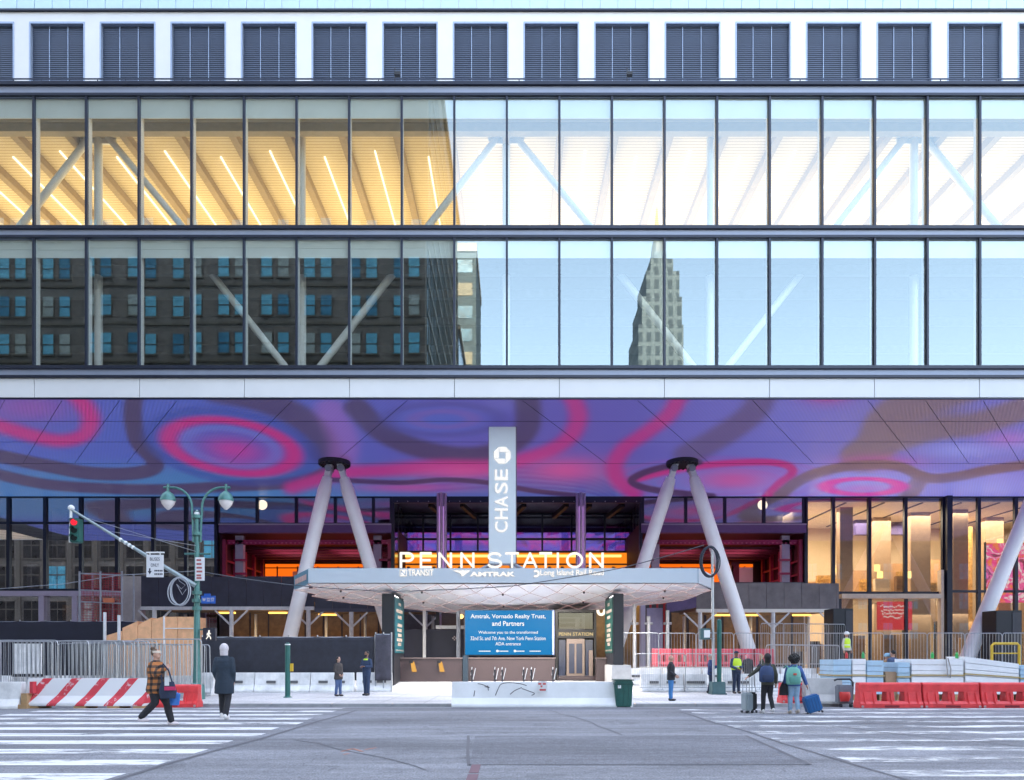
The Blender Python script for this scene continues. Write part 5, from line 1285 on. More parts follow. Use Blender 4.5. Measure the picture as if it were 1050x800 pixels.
yf = mat('yellow_paint', (.65, .42, .03), .5, var=.2)
t = thing('yellow_gate', 'yellow tubular gate frame behind the white boards at the right edge', 'gate', (X(1030, 27), 27, 0))
b = MB(); b.tube([(X(1017, 27), 27, 0), (X(1017, 27), 27, Z(662, 27)), (X(1019, 27), 27, Z(660, 27)), (X(1043, 27), 27, Z(660, 27)), (X(1045, 27), 27, Z(662, 27)), (X(1045, 27), 27, 0)], .05, 8); b.build('frame', yf, t)
b = MB(); b.tube([(X(1017, 27), 27, Z(670, 27)), (X(1045, 27), 27, Z(670, 27))], .03, 6); b.build('rail', yf, t)

# ================================================================ STRAPPED WHITE BOARDS
bw = mat('white_boards', (.86, .87, .88), .55, var=.08, scale=2); bb_ = mat('blue_foam_boards', (.44, .62, .76), .6, var=.12, scale=2)
strap_m = mat('tan_strap', (.42, .32, .14), .7)
def boards(label, a, c, top0, top1, Y_, m, nlay=6):
    x0, x1 = X(a, Y_), X(c, Y_); t = thing('board_stack', label, 'boards', ((x0+x1)/2, Y_, 0), 'strapped stacks of boards'); zt0, zt1 = Z(top0, Y_), Z(top1, Y_); D = 1.1
    b = MB(); rnd = random.Random(int(a)); zb0 = .22
    for k in range(nlay):
        a0, a1 = zb0+(zt0-zb0)*k/nlay, zb0+(zt0-zb0)*(k+1)/nlay-.012; c0, c1 = zb0+(zt1-zb0)*k/nlay, zb0+(zt1-zb0)*(k+1)/nlay-.012
        j = rnd.uniform(-.02, .02); b.hexa([(x0+j, Y_+j, a0), (x1+j, Y_+j, c0), (x1+j, Y_+D, c0), (x0+j, Y_+D, a0), (x0+j, Y_+j, a1), (x1+j, Y_+j, c1), (x1+j, Y_+D, c1), (x0+j, Y_+D, a1)])
    b.build('board_layers', m, t, bevel=.008)
    b = MB(); zm0, zm1 = zb0+(zt0-zb0)*.52, zb0+(zt1-zb0)*.52
    b.hexa([(x0-.03, Y_-.035, zm0), (x1+.03, Y_-.035, zm1), (x1+.03, Y_+D+.03, zm1), (x0-.03, Y_+D+.03, zm0), (x0-.03, Y_-.035, zm0+.05), (x1+.03, Y_-.035, zm1+.05), (x1+.03, Y_+D+.03, zm1+.05), (x0-.03, Y_+D+.03, zm0+.05)]); b.build('strap', strap_m, t)
    b = MB()
    for q in (.12, .5, .88): xx = x0+(x1-x0)*q; b.box(xx-.06, xx+.06, Y_+.02, Y_+D, 0, .215)
    b.build('skid', MATS['timber'], t)
    return t
for a, c, t0, t1, m, lb in ((854.5, 873, 676, 676, bb_, 'pale blue board stack behind the wheeled cart'), (874.5, 888, 675.5, 675.5, bw, 'narrow white board stack next to the pale blue one'), (889, 906, 677, 677, bb_, 'pale blue board stack left of the crouching worker'), (921, 933, 679, 679, bb_, 'small pale blue board stack right of the worker in navy'), (935, 988, 675.5, 676, bw, 'wide level white board stack with a hanging strap loop'), (990, 1045, 673, 680.5, bw, 'wide white board stack with a sloping top'), (1046.5, 1090, 682, 682, bb_, 'pale blue board stack at the right edge')):
    boards(lb, a, c, t0, t1, 24.2, m)
b = MB(); q = [at(p, r, 24.1) for p, r in ((970, 674), (971, 685), (972, 694), (974.5, 695), (975, 686), (972, 675))]
b.tube([(v.x, 24.1, v.z) for v in q], .02, 6); o = b.build('strap_loop', mat('grey_strap', (.3, .28, .26), .7)); tag(o, 'grey webbing loop hanging over the wide white boards', 'strap')
b = MB(); b.box(X(908, 24.3), X(922, 24.3), 24.3, 24.9, 0, Z(689, 24.3)); o = b.build('cardboard_box', mat('cardboard', (.40, .27, .17), .8, var=.15), bevel=.01); tag(o, 'brown cardboard box between the blue board stacks', 'box')
# green and red bits lying on the stacks
for i, (p, c) in enumerate(((885, (.05, .35, .12)), (956, (.05, .4, .1)), (981, (.05, .4, .1)), (868, (.55, .05, .05)))):
    b = MB(); y = 24.6; pz = {885: 676, 956: 676, 981: 676, 868: 676}[p]; z0 = Z(676, 24.2)+.03; b.loft([((X(p, y), y, z0), .05, .05), ((X(p, y), y, z0+.16), .05, .05), ((X(p, y), y, z0+.2), .02, .02), ((X(p, y), y, z0+.24), .02, .02)], 10)
    o = b.build('bottle', mat('bottle_%d' % i, c, .3)); tag(o, ['green bottle standing on the narrow white boards', 'left green bottle on the wide white boards', 'right green bottle on the wide white boards', 'red bottle on the pale blue boards by the cart'][i], 'bottle')

# black cabinets
for a, c, t0, b0, lb in ((854.5, 875, 624, 652, 'black steel cabinet at the end of the grey shed'), (1021.5, 1048, 626, 660, 'large black steel cabinet beside the rightmost column')):
    Y_ = 39.0; t = thing('steel_cabinet', lb, 'cabinet', (X((a+c)/2, Y_), Y_, .3)); x0, x1 = X(a, Y_), X(c, Y_)
    b = MB(); b.box(x0, x1, Y_, Y_+1.2, .3, Z(t0, Y_)); b.build('body', black_m, t, bevel=.02)
    b = MB(); b.box(x0+(x1-x0)*.62, x0+(x1-x0)*.95, Y_-.03, Y_-.003, .5, Z(t0, Y_)-.12); d = b.build('door', mat('door_charcoal', (.05, .05, .06), .4), t)
    b = MB(); b.box(x0+(x1-x0)*.66, x0+(x1-x0)*.69, Y_-.08, Y_-.031, 1.9, 2.2); b.build('handle', galv, d)

# ================================================================ STREET FURNITURE
# green litter bin
BYY = 21.9; t = thing('litter_bin', 'dark green litter bin at the right end of the long white barrier', 'bin', (X(638.5, BYY), BYY, -.09))
x = X(638.5, BYY); z0 = gz(BYY)
sq = lambda r, z: [(x-r, BYY-r, z), (x+r, BYY-r, z), (x+r, BYY+r, z), (x-r, BYY+r, z)]
b = MB(); b.hexa(sq(.245, z0+.03)+sq(.29, z0+.86)); b.build('body', green_paint, t, bevel=.03)
b = MB(); b.hexa(sq(.31, z0+.863)+sq(.31, z0+.90)); b.hexa(sq(.305, z0+.74)+sq(.308, z0+.77)); b.build('rim', mat('green_dark', (.01, .075, .065), .45), t)
b = MB()
for k in (-.16, 0, .16): b.bar((x+k*.9, BYY-.252, z0+.08), (x+k, BYY-.295, z0+.72), .02, .02)
b.build('rib', green_paint, t)
b = MB(); b.box(x-.2, x-.1, BYY-.302, BYY-.295, z0+.62, z0+.72); b.build('sticker', pale_steel, t)
b = MB(); b.hexa(sq(.22, z0)+sq(.22, z0+.028)); b.build('foot', black_m, t)
# green bollard
BLY = 26.0; t = thing('bollard', 'dark green round bollard beside the man in the long coat', 'bollard', (X(295, BLY), BLY, 0)); x = X(295, BLY)
b = MB(); b.loft([((x, BLY, 0), .17, .17), ((x, BLY, .03), .15, .15), ((x, BLY, .06), .10, .10), ((x, BLY, 1.95), .095, .095), ((x, BLY, 2.05), .085, .085), ((x, BLY, 2.1), .04, .04)], 14); b.build('post', green_paint, t, smooth=True)
b = MB(); b.box(x+.1, x+.2, BLY-.04, BLY+.06, 1.0, 1.3); b.build('button_box', yf, t)
b = MB(); b.loft([((x, BLY, 2.0), .105, .105), ((x, BLY, 2.04), .105, .105)], 14); b.build('collar', pale_steel, t)
# twin headed street lamp with signals and signs
LY = 25.0; lx = X(202, LY)
t = thing('street_lamp', 'green twin headed street lamp left of the canopy', 'lamp', (lx, LY, 0))
b = MB(); b.loft([((lx, LY, 0), .28, .28), ((lx, LY, .5), .26, .26), ((lx, LY, .6), .16, .16), ((lx, LY, 1.2), .12, .12), ((lx, LY, 6.9), .075, .075), ((lx, LY, Z(525, LY)), .075, .075)], 12); b.build('pole', teal_metal, t, smooth=True)
for p in (530, 547.5, 608, 616, 624): b = MB(); b.loft([((lx, LY, Z(p, LY)-.06), .17, .17), ((lx, LY, Z(p, LY)+.06), .17, .17)], 12); b.build('collar', teal_metal, t)
b = MB(); b.loft([((lx, LY, Z(530, LY)), .1, .1), ((lx, LY, Z(526, LY)), .09, .09), ((lx, LY, Z(523, LY)), .02, .02)], 10); b.build('finial', pale_steel, t)
for s in (-1, 1):
    b = MB(); pts = [(lx+s*.13, LY, Z(556, LY)), (lx+s*.15, LY, Z(535, LY)), (lx+s*.18, LY, Z(525, LY))]
    for k in range(9): a = R(180-90*k/8); pts.append((lx+s*(.9+.72*math.cos(a)), LY, Z(521, LY)+.75*math.sin(a)))
    pts.append((lx+s*1.22, LY, Z(500, LY)))
    b.tube(pts, .045, 8); arm = b.build('arm', teal_metal, t, smooth=True)
    hx, hz = lx+s*1.06, Z(500, LY); hd = MB(); hd.tube([(hx, LY, hz+.12), (hx, LY, hz-.18)], .05, 8); hd.loft([((hx, LY, hz-.15), .08, .08), ((hx, LY, hz-.25), .2, .2), ((hx, LY, hz-.4), .265, .265), ((hx, LY, hz-.5), .27, .27)], 16); ho = hd.build('lamp_hood', teal_metal, t, smooth=True)
    hd = MB(); hd.loft([((hx, LY, hz-.50), .25, .25), ((hx, LY, hz-.62), .21, .21), ((hx, LY, hz-.74), .12, .12), ((hx, LY, hz-.82), .03, .03)], 16); hd.build('lens', mat('lamp_lens', (.75, .70, .68), .15), ho, smooth=True)
b = MB(); b.tube([(lx-.45, LY, Z(568, LY)), (lx+.5, LY, Z(568, LY))], .04, 8); b.build('cross_bar', teal_metal, t)
SG = LY-.25
t = thing('signal_mast', 'slanting mast arm carrying a red traffic light from the street lamp', 'traffic signal', (lx, LY, Z(600, LY)))
p0, p1 = Vector((lx, LY-.1, Z(601, LY))), Vector((X(72, SG), SG, Z(522, SG))); b = MB(); b.tube([p0, p0+(p1-p0)*.5, p1], [.09, .06, .045], 10); b.build('mast_arm', mat('mast_grey', (.35, .42, .43), .4, .5), t, smooth=True)
b = MB(); b.tube([(lx, LY-.1, Z(560, LY)), p0+(p1-p0)*.72], .012, 5); b.tube([(lx, LY-.1, Z(566, LY)), p0+(p1-p0)*.9], .012, 5); b.build('stay_wire', galv, t)
b = MB()
for q in (.33, .36, .5, .53, .56, .6): c = p0+(p1-p0)*q; b.ball(c, .075, n=8)
b.build('clamp', pale_steel, t)
hx, hz = X(74.5, SG), Z(522, SG)
b = MB(); b.tube([(hx-.05, SG, hz+.05), (hx-.09, SG, hz-1.22)], .045, 8); b.ball((hx-.05, SG, hz+.04), .11, n=10); b.build('hanger', pale_steel, t)
hd = MB(); hd.box(hx-.05, hx+.27, SG-.12, SG+.2, hz-1.22, hz-.35); ho = hd.build('signal_head', mat('signal_green', (.03, .13, .11), .5), t, bevel=.03)
for k, (nm, m) in enumerate((('red_lens', emit('signal_red', (255, 40, 60), 1.4)), ('amber_lens', mat('dead_lens', (.02, .03, .03), .2)), ('green_lens', mat('dead_lens', 0)))):
    zc = hz-.5-k*.28; b = MB(); b.tube([(hx+.13, SG-.15, zc), (hx+.13, SG-.121, zc)], .115, 14); b.build(nm, m, ho)
    b = MB()
    for a in range(20, 161, 14): b.bar((hx+.13+.12*math.cos(R(a)), SG-.27, zc+.12*math.sin(R(a))), (hx+.13+.12*math.cos(R(a)), SG-.121, zc+.12*math.sin(R(a))), .035, .012)
    b.build('visor', MATS['signal_green'], ho)
# signs on lamp and mast
def sign(name, label, cx, cy, w, h, Y_, m, cat='sign', rz=0):
    t = thing(name, label, cat, (X(cx, Y_), Y_, Z(cy, Y_))); ww_, hh = w*Y_/FOC/2, h*Y_/FOC/2; o = origin(t)
    b = MB(); b.box(o.x-ww_, o.x+ww_, Y_-.012, Y_+.012, o.z-hh, o.z+hh); b.build('panel', m, t, bevel=.004)
    return t, o, ww_, hh
sw_ = mat('sign_panel_white', (.74, .74, .76), .5, var=.04); ink = mat('sign_ink', (.04, .04, .06), .6)
t, o, w_, h_ = sign('bus_sign', 'white BUSES ONLY sign hanging from the mast arm', 159, 580.5, 17.5, 23, LY-.3, sw_)
text('sign_lettering', 'BUSES', (o.x, o.y-.013, o.z+h_*.62), w_*1.15, .12, ink, t, depth=.004); text('sign_lettering', 'ONLY', (o.x, o.y-.013, o.z+h_*.08), w_*.95, .12, ink, t, depth=.004)
b = MB(); ax = o.x-w_*.6; b.prism([(ax-.07, o.z-h_*.45), (ax, o.z-h_*.75), (ax+.07, o.z-h_*.45)], o.y-.018, o.y-.0125, 'y'); b.box(ax-.025, ax+.025, o.y-.018, o.y-.0125, o.z-h_*.45, o.z-h_*.2); b.build('arrow', ink, t)
b = MB()
for zz, n_ in ((-.42, 5), (-.72, 5)):
    for k in range(n_): xx = ax+.17+k*.062; b.box(xx, xx+.045, o.y-.017, o.y-.0125, o.z+h_*zz-.03, o.z+h_*zz+.03)
b.build('small_print', ink, t)
b = MB(); b.box(o.x-w_-.02, o.x+w_+.02, o.y-.02, o.y+.03, o.z+h_+.06, o.z+h_+.11); b.bar((o.x-w_*.6, o.y, o.z+h_), (o.x-w_*.6, o.y, o.z+h_+.07), .03); b.bar((o.x+w_*.6, o.y, o.z+h_), (o.x+w_*.6, o.y, o.z+h_+.07), .03); b.bar((o.x, o.y, o.z+h_+.08), (o.x, LY-.12, o.z+h_+.13), .04); b.build('bracket', pale_steel, t)
t, o, w_, h_ = sign('parking_sign', 'narrow white parking sign on the street lamp pole', 205, 583.5, 9.5, 24, LY-.2, sw_)
b = MB()
for k, zz in enumerate((.75, .42, .1, -.22, -.55, -.78)): b.box(o.x-w_*.7, o.x+w_*(.3+.08*(k % 4)), o.y-.017, o.y-.0125, o.z+h_*zz-.035, o.z+h_*zz+.035)
b.build('small_print', mat('sign_red_ink', (.4, .12, .12), .6), t)
t, o, w_, h_ = sign('street_name_sign', 'blue street name sign low on the street lamp pole', 213.7, 615, 14.5, 8, LY-.2, mat('sign_blue', (.02, .10, .42), .45))
b = MB(); b.box(o.x-w_*.6, o.x+w_*.3, o.y-.012, o.y+.012, o.z+h_+.002, o.z+h_+.08); b.build('top_plate', MATS['sign_blue'], t)
text('sign_lettering', 'W 32 ST', (o.x, o.y-.013, o.z), w_*1.7, .13, emit('sign_white_glow', (225, 230, 245), .7), t, depth=.004)  # letters emit their own light to read white
b = MB(); b.bar((o.x-w_, o.y, o.z), (lx+.07, LY, o.z), .03); b.build('bracket', teal_metal, t)
t = thing('walk_signal', 'pedestrian signal showing a white walking figure beside the lamp pole', 'signal', (X(214, LY-.2), LY-.2, Z(651, LY)))
o = origin(t); b = MB(); b.box(o.x-.22, o.x+.22, o.y, o.y+.2, o.z-.22, o.z+.25); b.build('housing', mat('signal_dark', (.03, .03, .045), .5), t, bevel=.02)
b = MB(); y = o.y-.01; wm = emit('walk_white', (255, 250, 240), 1.2); q = lambda u, v: (o.x+u, y, o.z+v)
b.ball((o.x+.015, y, o.z+.13), .032, .01, .032, n=10)
for p1_, p2_, w_ in (((.01, .10), (.0, -.02), .06), ((.0, -.02), (.07, -.10), .035), ((.07, -.10), (.075, -.17), .03), ((.0, -.02), (-.04, -.1), .035), ((-.04, -.1), (-.09, -.16), .03), ((.01, .08), (.08, .02), .025), ((.01, .08), (-.06, .02), .025), ((-.06, .02), (-.05, -.03), .022)): b.bar(q(*p1_), q(*p2_), w_, .012, up=(0, 1, 0))
b.build('walking_figure', wm, t); b = MB(); b.bar((o.x-.2, o.y+.1, o.z+.18), (lx, LY, o.z+.18), .04); b.build('bracket', teal_metal, t)
# coils of cable
def coil(label, cx, cy, rx, rz_, Y_, m, n_, r):
    b = MB(); rnd = random.Random(int(cx)); pts = []
    for k in range(n_*28+1):
        a = 2*math.pi*k/28; j = 1+.05*math.sin(k*.21)+.03*math.sin(k*.57); dx_ = .04*math.sin(k*.043); pts.append((X(cx, Y_)+rx*j*math.sin(a)+dx_, Y_+.05*math.sin(k*.11), Z(cy, Y_)+rz_*j*math.cos(a)))
    b.tube(pts, r, 6); o = b.build('cable_coil', m, smooth=True); return tag(o, label, 'cable')
coil('pale grey loop of cable hanging below the mast arm', 184, 606, .36, .50, LY-.25, mat('grey_cable', (.40, .42, .46), .5), 4, .018)
PY_ = 28.4
coil('black coil of cable hanging on the silver pole before the right column', 727.5, 575.5, .36, .62, PY_-.2, mat('black_cable', (.02, .025, .04), .5), 6, .025)
b = MB(); b.tube([at(p, q, LY-.15) for p, q in ((181, 588), (184, 596), (190, 600), (186, 604), (181, 599), (187, 610), (191, 604))], .012, 5); o = b.build('loose_cable', MATS['grey_cable']); tag(o, 'tangled thin cable inside the pale grey loop', 'cable')
# control pole at right
t = thing('signal_pole', 'green pole with a control box and square base in front of the right column', 'pole', (X(735.5, PY_), PY_, 0)); x = X(735.5, PY_)
b = MB(); b.box(x-.27, x+.27, PY_-.27, PY_+.27, 0, .52); b.box(x-.33, x+.33, PY_-.33, PY_+.33, 0, .05); b.build('base', mat('slate_green', (.07, .14, .15), .5, var=.2), t, bevel=.03)
b = MB(); b.tube([(x+.08, PY_, .5), (x+.08, PY_, Z(637, PY_))], .1, 12); b.ball((x+.08, PY_, Z(637, PY_)), .1, n=10); b.build('post', green_paint, t, smooth=True)
b = MB(); b.tube([(x-.16, PY_-.02, .5), (x-.22, PY_-.02, Z(565, PY_))], .055, 10); b.build('silver_pole', galv, t, smooth=True)
b = MB(); b.box(X(717.5, PY_), X(727, PY_), PY_-.2, PY_+.1, Z(656, PY_), Z(644.5, PY_)); bx = b.build('control_box', mat('slate_green', 0), t, bevel=.02)
b = MB(); b.box(X(720.5, PY_), X(726.5, PY_), PY_-.22, PY_-.202, Z(654, PY_), Z(646.5, PY_)); b.build('cover', pale_steel, bx)
b = MB(); b.bar((X(727, PY_), PY_, Z(649, PY_)), (x-.1, PY_, Z(649, PY_)), .05); b.bar((X(727, PY_), PY_, Z(655, PY_)), (x-.1, PY_, Z(655, PY_)), .03); b.build('bracket', galv, t)
# white scaffold posts
for i, (p, t0) in enumerate(((650.5, 620), (665, 632), (684.5, 626))):
    Y_ = 38.0; t = thing('scaffold_post', ['white scaffold post beside the green pylon', 'white scaffold post in front of the lilac panel', 'white scaffold post with a clamp left of the purple tarpaulin'][i], 'post', (X(p, Y_), Y_, .3)); x = X(p, Y_)
    b = MB(); b.tube([(x, Y_, .3), (x, Y_, Z(t0, Y_))], .095, 10); b.build('pole', shed_white, t, smooth=True)
    b = MB(); b.tube([(x-.22, Y_-.02, Z(639.5, Y_)), (x+.22, Y_-.02, Z(639.5, Y_))], .07, 8); b.build('clamp', galv, t)
t = thing('lilac_panel', 'lilac steel door panel behind the white scaffold posts', 'panel', (X(671, 44.5), 44.5, .3))
b = MB(); b.box(X(663.5, 44.5), X(679.5, 44.5), 44.5, 44.7, .3, Z(623.5, 44.5)); b.build('leaf', mat('lilac_door', (.30, .26, .38), .5), t)
b = MB(); b.box(X(656.5, 44.5), X(661.5, 44.5), 44.4, 44.8, .3, Z(610, 44.5)); b.build('frame', lilac, t)
t = thing('red_scaffold', 'red scaffold frame between the lilac panel and the purple tarpaulin', 'scaffold', (X(674, 46), 46, .3))
for p in (667, 674, 681):
    b = MB(); b.tube([(X(p, 46), 46, .3), (X(p, 46), 46, Z(606, 46))], .07, 6); b.build('upright', mat('scaffold_red', (.5, .02, .03), .5), t)
for z in (612, 619, 626): b = MB(); b.tube([(X(665, 46), 46, Z(z, 46)), (X(683, 46), 46, Z(z, 46))], .05, 6); b.build('ledger', MATS['scaffold_red'], t)
t = room('warm lit shop behind the green pylon', X(600, 47), X(660, 47), 47.2, 50.5, .3, Z(606, 47), mat('warm_back', (.40, .28, .14), .6, var=.5, scale=.9), cream, cream)
arealight(t, 'shop_light', (X(632, 48), 48.5, Z(609, 48)), 3, 1.2, 22, (1, .7, .34))
t = thing('ring_lamp', 'white glowing ring lamp beside the green pylon', 'lamp', (X(616, 44), 44, Z(626, 44))); b = MB()
b.tube([(X(616.5, 44)+.22*math.cos(2*math.pi*k/20), 44, Z(626, 44)+.27*math.sin(2*math.pi*k/20)) for k in range(20)], .09, 8, closed=True); b.build('ring', emit('ring_white', (255, 240, 215), 1.6), t)
b = MB(); b.tube([(X(616.5, 44), 44, Z(626, 44)+.3), (X(616.5, 44), 44, Z(606, 44))], .02, 5); b.build('stem', black_m, t)
# crowd control stands in front of the granite wall
wf = mat('rubber_white', (.8, .79, .78), .6)
def stand_proto():
    t = thing('barrier_stand', 'black post in a white block foot below the blue video board', 'post', (0, 0, 0), 'posts in white block feet')
    b = MB(); b.hexa([(-.17, -.2, 0), (.17, -.2, 0), (.17, .2, 0), (-.17, .2, 0), (-.12, -.15, .16), (.12, -.15, .16), (.12, .15, .16), (-.12, .15, .16)]); b.build('foot', wf, t, bevel=.02)
    b = MB(); b.box(-.045, .045, -.03, .03, .16, .78); b.build('post', black_m, t)
    b = MB(); b.bar((.05, 0, .3), (.17, 0, .85), .05, .03); b.bar((-.05, 0, .5), (.0, 0, .9), .04, .03); b.build('arm', pale_steel, t)
    return t
sp_ = stand_proto(); fst = True
for p in (484, 507.5, 515, 537, 545, 567):
    o = sp_ if fst else dup(sp_); fst = False; Y_ = 33.0; o.location = (X(p, Y_), Y_, gz(Y_))
# plywood stair box at left
ply = mat('orange_plywood', (.85, .46, .24), .65, var=.2, scale=2.5)
PYY = 35.0; t = thing('plywood_stair', 'orange plywood enclosed stair behind the left barricades', 'stair', (X(155, PYY), PYY, .3))
tops = ((108, 652, 125, 647), (125.5, 644, 141, 637), (141.5, 641, 155, 633.5), (155.5, 636, 168, 632))
for a, p1_, c, p2_ in tops:
    b = MB(); b.hexa([(X(a, PYY), PYY, .3), (X(c, PYY), PYY, .3), (X(c, PYY), PYY+1.4, .3), (X(a, PYY), PYY+1.4, .3), (X(a, PYY), PYY, Z(p1_, PYY)), (X(c, PYY), PYY, Z(p2_, PYY)), (X(c, PYY), PYY+1.4, Z(p2_, PYY)), (X(a, PYY), PYY+1.4, Z(p1_, PYY))]); b.build('side_panel', ply, t)
for a, c, p1_, p2_ in ((169, 182, 632.5, 644), (182.4, 198.5, 632.5, 644), (169, 182, 644.5, 655), (182.4, 198.5, 644.5, 655)):
    b = MB(); b.box(X(a, PYY), X(c, PYY), PYY, PYY+1.4, .3 if p2_ > 650 else Z(p2_, PYY), Z(p1_, PYY)); b.build('wall_panel', ply, t)
b = MB(); b.box(X(167.8, PYY), X(169.2, PYY), PYY-.06, PYY-.003, .3, Z(632, PYY)); b.box(X(169.2, PYY), X(198.5, PYY), PYY-.05, PYY-.003, Z(645, PYY), Z(644, PYY)); b.build('batten', pale_steel, t)
for i, (p, t0) in enumerate(((107.5, 628), (122, 631))):
    b = MB(); Y_ = 34.2; b.tube([(X(p, Y_), Y_, .25), (X(p, Y_), Y_, Z(t0, Y_))], .075, 8); o = b.build('white_pole', shed_white); tag(o, ['left white pole in front of the plywood stair', 'right white pole in front of the plywood stair'][i], 'pole')
# red netted scaffold
Y_ = 42.0; t = thing('netted_scaffold', 'grey scaffold tower with red netting in front of the left storefront', 'scaffold', (X(103, Y_), Y_, .3))
for p in (81.5, 103, 125):
    for dy in (0, 1.3):
        b = MB(); b.tube([(X(p, Y_), Y_+dy, .3), (X(p, Y_), Y_+dy, Z(586, Y_))], .06, 6); b.build('upright', steel_grey, t)
for z in (588, 605, 617, 640): b = MB(); b.tube([(X(81, Y_), Y_, Z(z, Y_)), (X(126, Y_), Y_, Z(z+2, Y_))], .045, 6); b.build('ledger', steel_grey, t)
b = MB(); 
for p, q in ((84, 102), (105, 124)):
    for k in range(13): xx = X(p+(q-p)*k/12, Y_+.6); b.bar((xx, Y_+.6, 3.2), (xx, Y_+.6, Z(586.5, Y_)), .018)
    for k in range(24): zz = 3.2+(Z(586.5, Y_)-3.2)*k/23; b.bar((X(p, Y_+.6), Y_+.6, zz), (X(q, Y_+.6), Y_+.6, zz), .018)
b.build('netting', mat('netting_red', (.45, .03, .05), .7), t)
b = MB(); b.box(X(106, Y_-.1), X(117, Y_-.1), Y_-.12, Y_-.06, Z(618, Y_), Z(613.5, Y_)); b.build('orange_board', mat('board_orange', (.65, .2, .1)), t)
b = MB(); Y_ = 46; b.box(X(126, Y_), X(145, Y_), Y_, Y_+.5, .3, Z(591, Y_)); o = b.build('plaster_block', mat('pale_block', (.45, .42, .40), .7)); tag(o, 'pale grey block between the netted scaffold and the navy shed', 'block')
# overhead cables
def cable(label, pts, r=.018, m=None, sag=.0):
    v = [Vector(p) for p in pts]; out = []
    for p, q in zip(v, v[1:]):
        for k in range(12): u = k/12; c = p.lerp(q, u); c.z -= sag*4*u*(1-u); out.append(c)
    out.append(v[-1]); b = MB(); b.tube(out, r, 5); o = b.build('overhead_cable', m or mat('cable_grey', (.22, .24, .28), .5)); return tag(o, label, 'cable')
cable('thin overhead cable running from the left edge to the lamp post', [at(-30, 606, 30), at(64, 599, 28), at(122, 590, 26), Vector((lx, LY-.1, Z(586, LY)))], .014)
cable('thin overhead cable from the lamp post across to the black coil', [Vector((lx+.1, LY, Z(586, LY))), at(300, 600, 26), at(400, 606.5, 27), at(525, 601, 27.5), at(635, 583, 28), at(722, 559, PY_-.1)], .02, mat('dark_cable', (.05, .055, .07), .5), .03)
# ================================================================ PEOPLE
skin_m = mat('skin_light', (.52, .30, .22), .5, var=.06); skin_d = mat('skin_brown', (.22, .11, .07), .5, var=.06)
TODO = []
def remesh(o, vox, sm=2):
    md = o.modifiers.new('r', 'REMESH'); md.mode = 'VOXEL'; md.voxel_size = vox; md.use_smooth_shade = True
    if sm:
        s = o.modifiers.new('s', 'SMOOTH'); s.iterations = sm*2; s.factor = .5
    TODO.append(o)
def capsule(b, pts, rs, n=10):
    v = [Vector(p) for p in pts]
    b.tube(v, rs, n); b.ball(v[0], rs[0], n=n); b.ball(v[-1], rs[-1], n=n)
def hand(b, wr, d, curl=.5, side=1):
    """palm, four unequal bent fingers and a thumb leaving the side of the palm"""
    d = Vector(d).normalized(); lat = Vector((0, 1, 0)) if abs(d.y) < .8 else Vector((1, 0, 0))
    lat = (lat-d*lat.dot(d)).normalized(); nrm = d.cross(lat)*side; wr = Vector(wr)
    pc = wr+d*.05
    for q in (-.024, 0, .024): b.tube([wr+lat*q*.6, pc+lat*q, pc+d*.045+lat*q], [.022, .022, .017], 8)
    for k, (q, l) in enumerate(((-.036, .062), (-.012, .075), (.012, .07), (.036, .055))):
        r0 = pc+d*.045+lat*q; a = r0+d*l*.5-nrm*l*.12*curl*2; c = a+d*l*.4*(1-curl*.6)-nrm*l*.5*curl; b.tube([r0-d*.02, a, c], [.013, .012, .010], 6)
    t0 = wr+d*.025-lat*.025; t1 = t0-lat*.035+d*.025-nrm*.01; b.tube([t0, t1, t1+d*.03-nrm*.012], [.014, .013, .011], 6)
